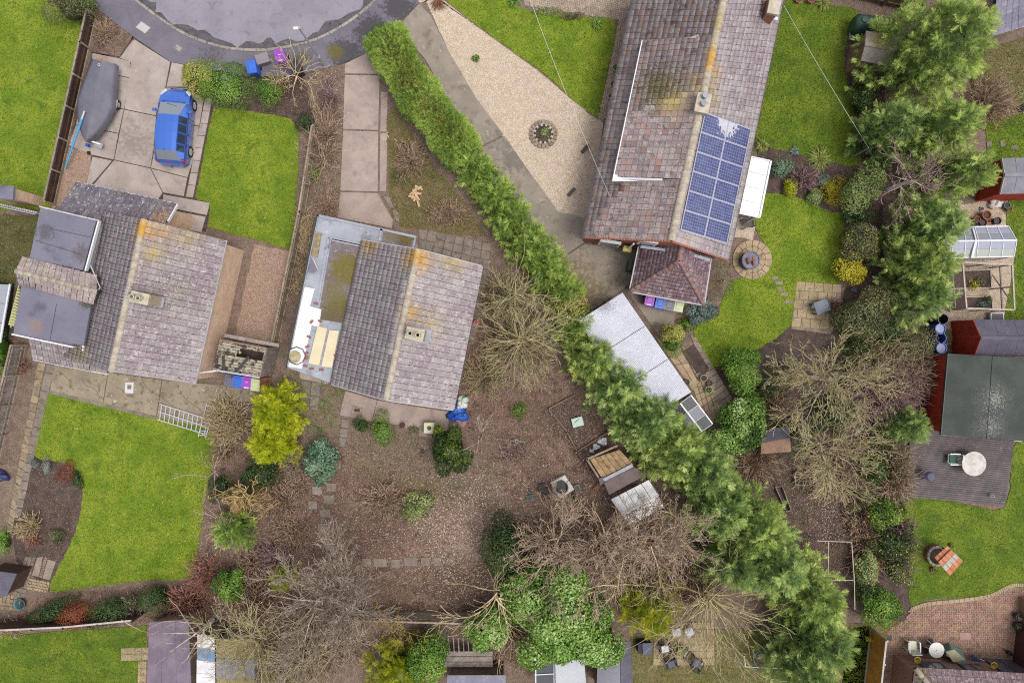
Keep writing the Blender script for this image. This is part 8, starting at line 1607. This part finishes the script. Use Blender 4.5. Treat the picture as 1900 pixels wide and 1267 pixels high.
for i, q in enumerate(([(1646, 1178), (1654, 1178), (1653, 1187), (1645, 1187)], [(1720, 1183), (1731, 1183), (1730, 1193), (1719, 1193)], [(1765, 1204), (1784, 1206), (1783, 1220), (1772, 1216)], [(1780, 1172), (1800, 1173), (1800, 1186), (1779, 1185)])):
    t = thing('drain_cover', ('dark drain cover at the foot of the orange fence', 'dark drain cover above the small white table', 'black door mat beside the covered barbecue', 'pinkish inspection cover in the block patio')[i], 'cover', P(*q[0])); MB().prism(W(q), .04, .075, .006).build('plate', m_gutter if i < 3 else mat('pink_cover', C(196, 158, 150), C(180, 142, 134), 4., grain=.2), t, True); MB().prism(shrink(W(q), .06), .075, .082).build('inset', m_black if i < 3 else bpy.data.materials['pink_cover'], t, True)
# gas barbecue on deck and small lamp
gbq = thing('kettle_barbecue', 'black kettle barbecue with grey lid at the deck edge', 'barbecue', P(1708, 878)+Vector((0, 0, .2))); MB().lathe([(.08, .45), (.2, .5), (.26, .62), (.27, .66), (.2, .78), (0, .82)], n=18).build('kettle', m_cud, gbq)
for k in range(3): t = k*2.1; MB().tube((math.cos(t)*.1, math.sin(t)*.1, .5), (math.cos(t)*.3, math.sin(t)*.3, 0), .02).build('leg', m_black, gbq)
MB().box((-.15, .25, .6), (.3, .16, .04), .6).build('side_shelf', m_black, gbq)
dl = thing('deck_light', 'small pale ornament standing on the lower deck', 'ornament', P(1832, 917)+Vector((0, 0, .2))); MB().lathe([(.1, 0), (.06, .1), (.12, .18), (.03, .3), (0, .3)], n=12).build('body', m_lamp, dl); MB().lathe([(.05, .3), (.02, .36), (0, .36)], n=10).build('finial', m_lamp, dl)
# wishing well
wl = thing('wishing_well', 'little brick wishing well with orange tiled roof on the lawn', 'wishing well', P(1738, 1034)); c = P(1731, 1027)
for j in range(4):
    for i in range(14): t = 2*math.pi*(i+.5*(j % 2))/14; MB().box(c+Vector((math.cos(t)*.5, math.sin(t)*.5, .06+.11*j)), (.12, .2, .1), t).build('brick', m_stone if j == 3 else m_rbrick, wl, True)
MB().lathe([(.44, .2), (0, .2)], c, 16).build('well_floor', m_dirt, wl, True)
wq = [(1734, 1034), (1758, 1012), (1787, 1040), (1762, 1068)]; m_otile = mat('orange_roof_tile', C(214, 140, 104), C(190, 116, 84), 3., specks=[(C(160, 150, 128), 6., .6, .72)], grain=.3, rnd=.15)
for i in range(4):
    for j in range(4): zz = 1.25+.16*(1-abs(j-1.6)/1.6); slab(wl, [f(wq, (i+.03)/4, j/4), f(wq, (i+.97)/4, j/4), f(wq, (i+.97)/4, (j+1.05)/4), f(wq, (i+.03)/4, (j+1.05)/4)], zz, m_otile if j != 2 else m_stone, 'tile', .04, 0, .01)
for u, v in ((.08, .4), (.92, .4)): q = P(*f(wq, u, v), 1.3); MB().beam((q.x, q.y, 0), q, .09, .09).build('post', m_woodb, wl, True)
# ladder lying on the patio
ld = thing('ladder', 'aluminium ladder lying across the patio edge', 'ladder', P(340, 775)); 
for a, b in (((296, 749), (388, 778)), ((292, 778), (384, 806)), ((294, 763), (386, 792))): MB().beam(P(*a, .14), P(*b, .14), .05, .07).build('stile', m_alu, ld, True)
for k in range(11): t = (k+.5)/11; a = Vector((296, 749)).lerp(Vector((388, 778)), t); b = Vector((292, 778)).lerp(Vector((384, 806)), t); MB().beam(P(*a, .15), P(*b, .15), .05, .03).build('rung', m_alu, ld, True)
ld2 = thing('ladder', 'short second ladder section crossing the long ladder end', 'ladder', P(378, 780))
for a, b in (((384, 748), (368, 810)), ((398, 752), (382, 812))): MB().beam(P(*a, .24), P(*b, .24), .05, .06).build('stile', m_alu, ld2, True)
for k in range(8): t = (k+.5)/8; MB().beam(P(384-16*t, 748+62*t, .25), P(398-16*t, 752+60*t, .25), .04, .03).build('rung', m_alu, ld2, True)
# behind the middle house: compost bin, tarp, sack, drain
cbn = thing('compost_bin', 'pale green plastic bin on a slab behind the middle house', 'bin', P(796, 797)); MB().prism(W([(778, 790), (800, 788), (802, 812), (778, 808)]), 0, .1, .01).build('slab', m_slab, cbn, True); p = P(796, 794, .8); MB().hull([(p.x-.36, p.y-.33, .1), (p.x+.36, p.y-.33, .1), (p.x+.36, p.y+.33, .1), (p.x-.36, p.y+.33, .1)], [(p.x-.28, p.y-.28, .8), (p.x+.28, p.y-.28, .8), (p.x+.28, p.y+.28, .8), (p.x-.28, p.y+.28, .8)]).build('body', plain('pale_green_plastic', C(214, 216, 176), .5), cbn, True); MB().lathe([(.12, .8), (.1, .84), (0, .83)], (p.x, p.y, 0), 12).build('lid', m_gutter, cbn, True)
def heap(name, label, cat, x, y, r, h, m, seed, part='fabric', z=0):
    c = P(x, y, z); rng = np.random.default_rng(seed); t = thing(name, label, cat, c); V, F = blob((0, 0, h*.4), (r, r*.8, h*.6), 18, 10, seed, .22); V[:, 2] = np.maximum(V[:, 2], .01); V += rng.normal(0, r*.05, V.shape)*(V[:, 2:] > .02); me = np_mesh(part, V, F, m, None, True); obj(part, me, t); return t
hb = heap('blue_tarpaulin', 'crumpled bright blue tarpaulin at the corner of the middle house', 'tarpaulin', 850, 768, .55, .4, plain('blue_tarp', C(36, 92, 190), .45), 3); heap('white_sack', 'white plastic sack on the blue tarpaulin', 'sack', 857, 750, .3, .5, plain('white_sack', C(240, 240, 240), .5), 4); heap('white_sack', 'pale green sack above the white one', 'sack', 859, 741, .3, .55, plain('mint_sack', C(206, 226, 212), .5), 5); heap('fabric_heap', 'pinkish brown rag heap below the blue tarpaulin', 'rags', 857, 780, .35, .2, plain('rag', C(176, 140, 140), .9), 6)
heap('red_white_ball', 'red and white beach ball by the eave of the middle house', 'ball', 882, 598, .22, .42, mat('red_white_plastic', C(236, 232, 230), C(196, 40, 50), 3.5, grain=.05), 8, 'shell')
dr = thing('drain_grate', 'square gully with brick kerb behind the middle house', 'drain', P(663, 760)); MB().prism(W([(656, 754), (673, 757), (671, 768), (654, 765)]), .03, .14).build('kerb', m_slab, dr, True); MB().prism(W([(659, 757), (669, 758), (668, 764), (658, 763)]), .14, .145).build('grate', m_woodd, dr, True)
dr = thing('inspection_cover', 'round drain lid with open square behind the middle house', 'drain', P(748, 786)); MB().prism(W([(743, 780), (758, 782), (756, 794), (742, 791)]), .03, .1).build('frame', m_slab, dr, True); MB().lathe([(.17, .1), (.17, .12), (0, .13)], P(747, 788), 14).build('lid', m_woodd, dr, True)
# junk in the neglected garden
wc = thing('white_crate', 'white square appliance tray with round black bucket in the neglected garden', 'crate', P(1045, 905)); q = [(1021, 896), (1048, 881), (1066, 908), (1038, 926)]; MB().prism(W(q, .4), 0, .4, .03).build('body', mat('chipped_white', C(232, 228, 220), C(214, 208, 198), 3., specks=[(C(110, 100, 90), 5., .58, .66)], grain=.15), wc, True); p = P(1042, 903, .45); MB().lathe([(.34, .4), (.36, .62), (.3, .62), (.26, .45)], (p.x, p.y, 0), 20).lathe([(.27, .46), (0, .46)], (p.x, p.y, 0), 20).build('bucket', PM['K'], wc, True)
for i, (x, y, w, h_, m, lb) in enumerate([(983, 922, .36, .3, PM['B'], 'dark teal crate beside the black tub'), (1071, 905, .3, .42, m_woodg, 'wire tray at the edge of the white appliance'), (1071, 782, .62, .5, plain('mint_plastic', C(186, 214, 198), .5), 'pale mint plastic tray in the dark vegetable plot')]):
    t = thing('crate', lb, 'crate', P(x, y), .25 if i != 1 else .35); MB().hull([(-w*.45, -h_*.45, .02), (w*.45, -h_*.45, .02), (w*.45, h_*.45, .02), (-w*.45, h_*.45, .02)], [(-w/2, -h_/2, .22), (w/2, -h_/2, .22), (w/2, h_/2, .22), (-w/2, h_/2, .22)]).build('body', m, t); MB().box((0, 0, .225), (w*.82, h_*.82, .012)).build('contents', plain('crate_contents', C(96, 100, 92), .9) if i == 0 else (bpy.data.materials['crate_contents'] if i == 1 else m), t); MB().beam((-w*.3, 0, .24), (w*.2, h_*.3, .24), .03, .01).build('strap', m_gutter, t)
for i, (x, y) in enumerate(((1118, 818), (1106, 828), (1098, 836))): heap('white_rag', ('white torn plastic bag on the plot boards', 'white rag beside the torn bag', 'pale stone like rag at the plot corner')[i], 'rags', x, y, .26-.06*i, .2, plain('white_rag', C(232, 230, 240), .6) if i == 0 else bpy.data.materials['white_rag'], 20+i)
heap('white_sack', 'white sack lying on the gravel by the first red shed', 'sack', 1843, 379, .36, .3, mat('dirty_white_sack', C(232, 222, 214), C(200, 186, 176), 3., grain=.15), 31)
heap('dark_bag', 'black animal shaped bag at the right edge on the rough ground', 'bag', 1889, 203, .22, .4, m_black, 32)
for i, (x, y, w, h_) in enumerate(((1770, 411, .22, .3), (1779, 410, .24, .3), (1830, 409, .26, .45))):
    t = thing('brick_block', ('terracotta block at the greenhouse corner, left', 'terracotta block at the greenhouse corner, right', 'upright terracotta trough among the pots')[i], 'block', P(x, y)); MB().prism([(-w/2, -h_/2), (w/2, -h_/2), (w/2, h_/2), (-w/2, h_/2)], 0, .22, .01).build('body', m_terra, t); MB().box((0, 0, .222), (w*.6, h_*.7, .006)).build('hollow', m_woodd, t)
ty = thing('garden_trolley', 'dark grey trolley tray with pale rim beside the fruit cage', 'trolley', P(1851, 586)); MB().prism(W([(1838, 580), (1863, 580), (1864, 597), (1838, 598)], .4), .25, .4, .02).build('rim', m_lamp, ty, True); MB().prism(shrink(W([(1838, 580), (1863, 580), (1864, 597), (1838, 598)], .4), .06), .4, .404).build('tray', m_gutter, ty, True)
for x, y in ((1842, 584), (1860, 594)): q = P(x, y, .15); MB().tube((q.x-.05, q.y, .13), (q.x+.05, q.y, .13), .13).build('wheel', m_tyre, ty, True)
# timber offcuts heap on the dry grass
oh = thing('offcut_heap', 'heap of pale sawn timber offcuts on the dry grass', 'timber heap', P(772, 360)); m_saw = mat('pale_sawn_timber', C(224, 190, 152), C(206, 170, 132), 4., grain=.2, rnd=.1)
for i, (a, b) in enumerate((((760, 362), (776, 350)), ((764, 370), (772, 348)), ((770, 345), (784, 352)), ((768, 374), (774, 356)), ((778, 384), (772, 362)), ((762, 358), (782, 360)), ((775, 352), (782, 346)), ((766, 352), (778, 372)), ((758, 364), (768, 366)))): MB().beam(P(*a, .06+.02*i), P(*b, .09+.02*i), .12, .035).build('plank', m_saw, oh, True)
for i, (a, b) in enumerate((((712, 250), (720, 246)), ((719, 250), (721, 256)), ((732, 258), (737, 262)), ((744, 262), (748, 265)))): t = MB().beam(P(*a, .06), P(*b, .06), .05, .03).build('offcut', m_saw); tag(t, ('pale offcut at the drive edge, pointing at the hedge', 'pale offcut lying across the first at the drive edge', 'pale offcut alone in the dry grass', 'pale offcut farthest from the drive')[i], 'timber')
# small bench on the square patio
gbn = thing('garden_table', 'small slate grey topped table with green legs on the square patio', 'table', P(1515, 570), .35); MB().prism([(-.4, -.34), (.42, -.36), (.4, .36), (-.38, .34)], .62, .68, .015).build('table_top', mat('slate_grey_top', C(140, 148, 160), C(122, 130, 142), 2., grain=.2), gbn); MB().hull([(-.62, .1, .5), (-.4, .3, .5), (-.38, .1, .5)], [(-.6, .12, .62), (-.4, .3, .64), (-.38, .1, .64)]).build('side_flap', m_dkgreen, gbn)
for sx in (-1, 1):
    for sy in (-1, 1): MB().beam((sx*.34, sy*.28, 0), (sx*.34, sy*.28, .62), .06, .06).build('leg', m_dkgreen, gbn)
# chairs under veranda, blue tub, bags at the left edge
armchair('dark metal chair below the white veranda', 1384, 416, .2, m_black)
sheet('gravel_patch', wob([(1362, 404), (1408, 404), (1396, 446), (1364, 440)], 2), .022, m_gravel, 'golden gravel below the white veranda')
tb = thing('blue_tub', 'blue plastic tub turned on its side by the left path', 'tub', P(42, 1118)); MB().lathe([(.2, 0), (.3, .25), (.32, .27), (.26, .25), (.16, .03)], n=16).build('body', PM['B'], tb); MB().lathe([(.17, .04), (0, .04)], n=16).build('base_panel', m_woodd, tb)
heap('navy_bag', 'navy blue bag of rubbish at the left edge fence', 'bag', 6, 882, .4, .4, plain('navy_plastic', C(52, 62, 104), .4), 41)
pnl = thing('panel_tan', 'tan brick step at the far left outbuilding', 'step', P(4, 420)) if False else None
for lb, x, y, r, h, mk, pk in POTS: pot(lb, x, y, r, h, PM[mk], dict(G=L_green, O=L_olive).get(pk), None)
def small_plant(root, x, y, z, r, m, n=120):
    rng = np.random.default_rng(int(x)); v = nrm(rng.normal(0, 1, (n, 3))+np.array([0, 0, .7])); c = P(x, y, 0); V, F, T = leafquads(np.array([c.x, c.y, z])+v*r*rng.uniform(.4, 1, (n, 1)), v, np.full(n, .1), rng.random(n), rng); obj('plant', np_mesh('plant', V, F, m, T), root, True)
small_plant(COL.objects['round_planter'], 1010, 248, .15, .3, L_pale, 260)
for x, y, m in ((1812, 522, L_olive), (1800, 530, L_yel), (1815, 565, L_blue), (1825, 560, L_dark)): small_plant(COL.objects['fruit_cage'], x, y, .2, .35, m, 160)
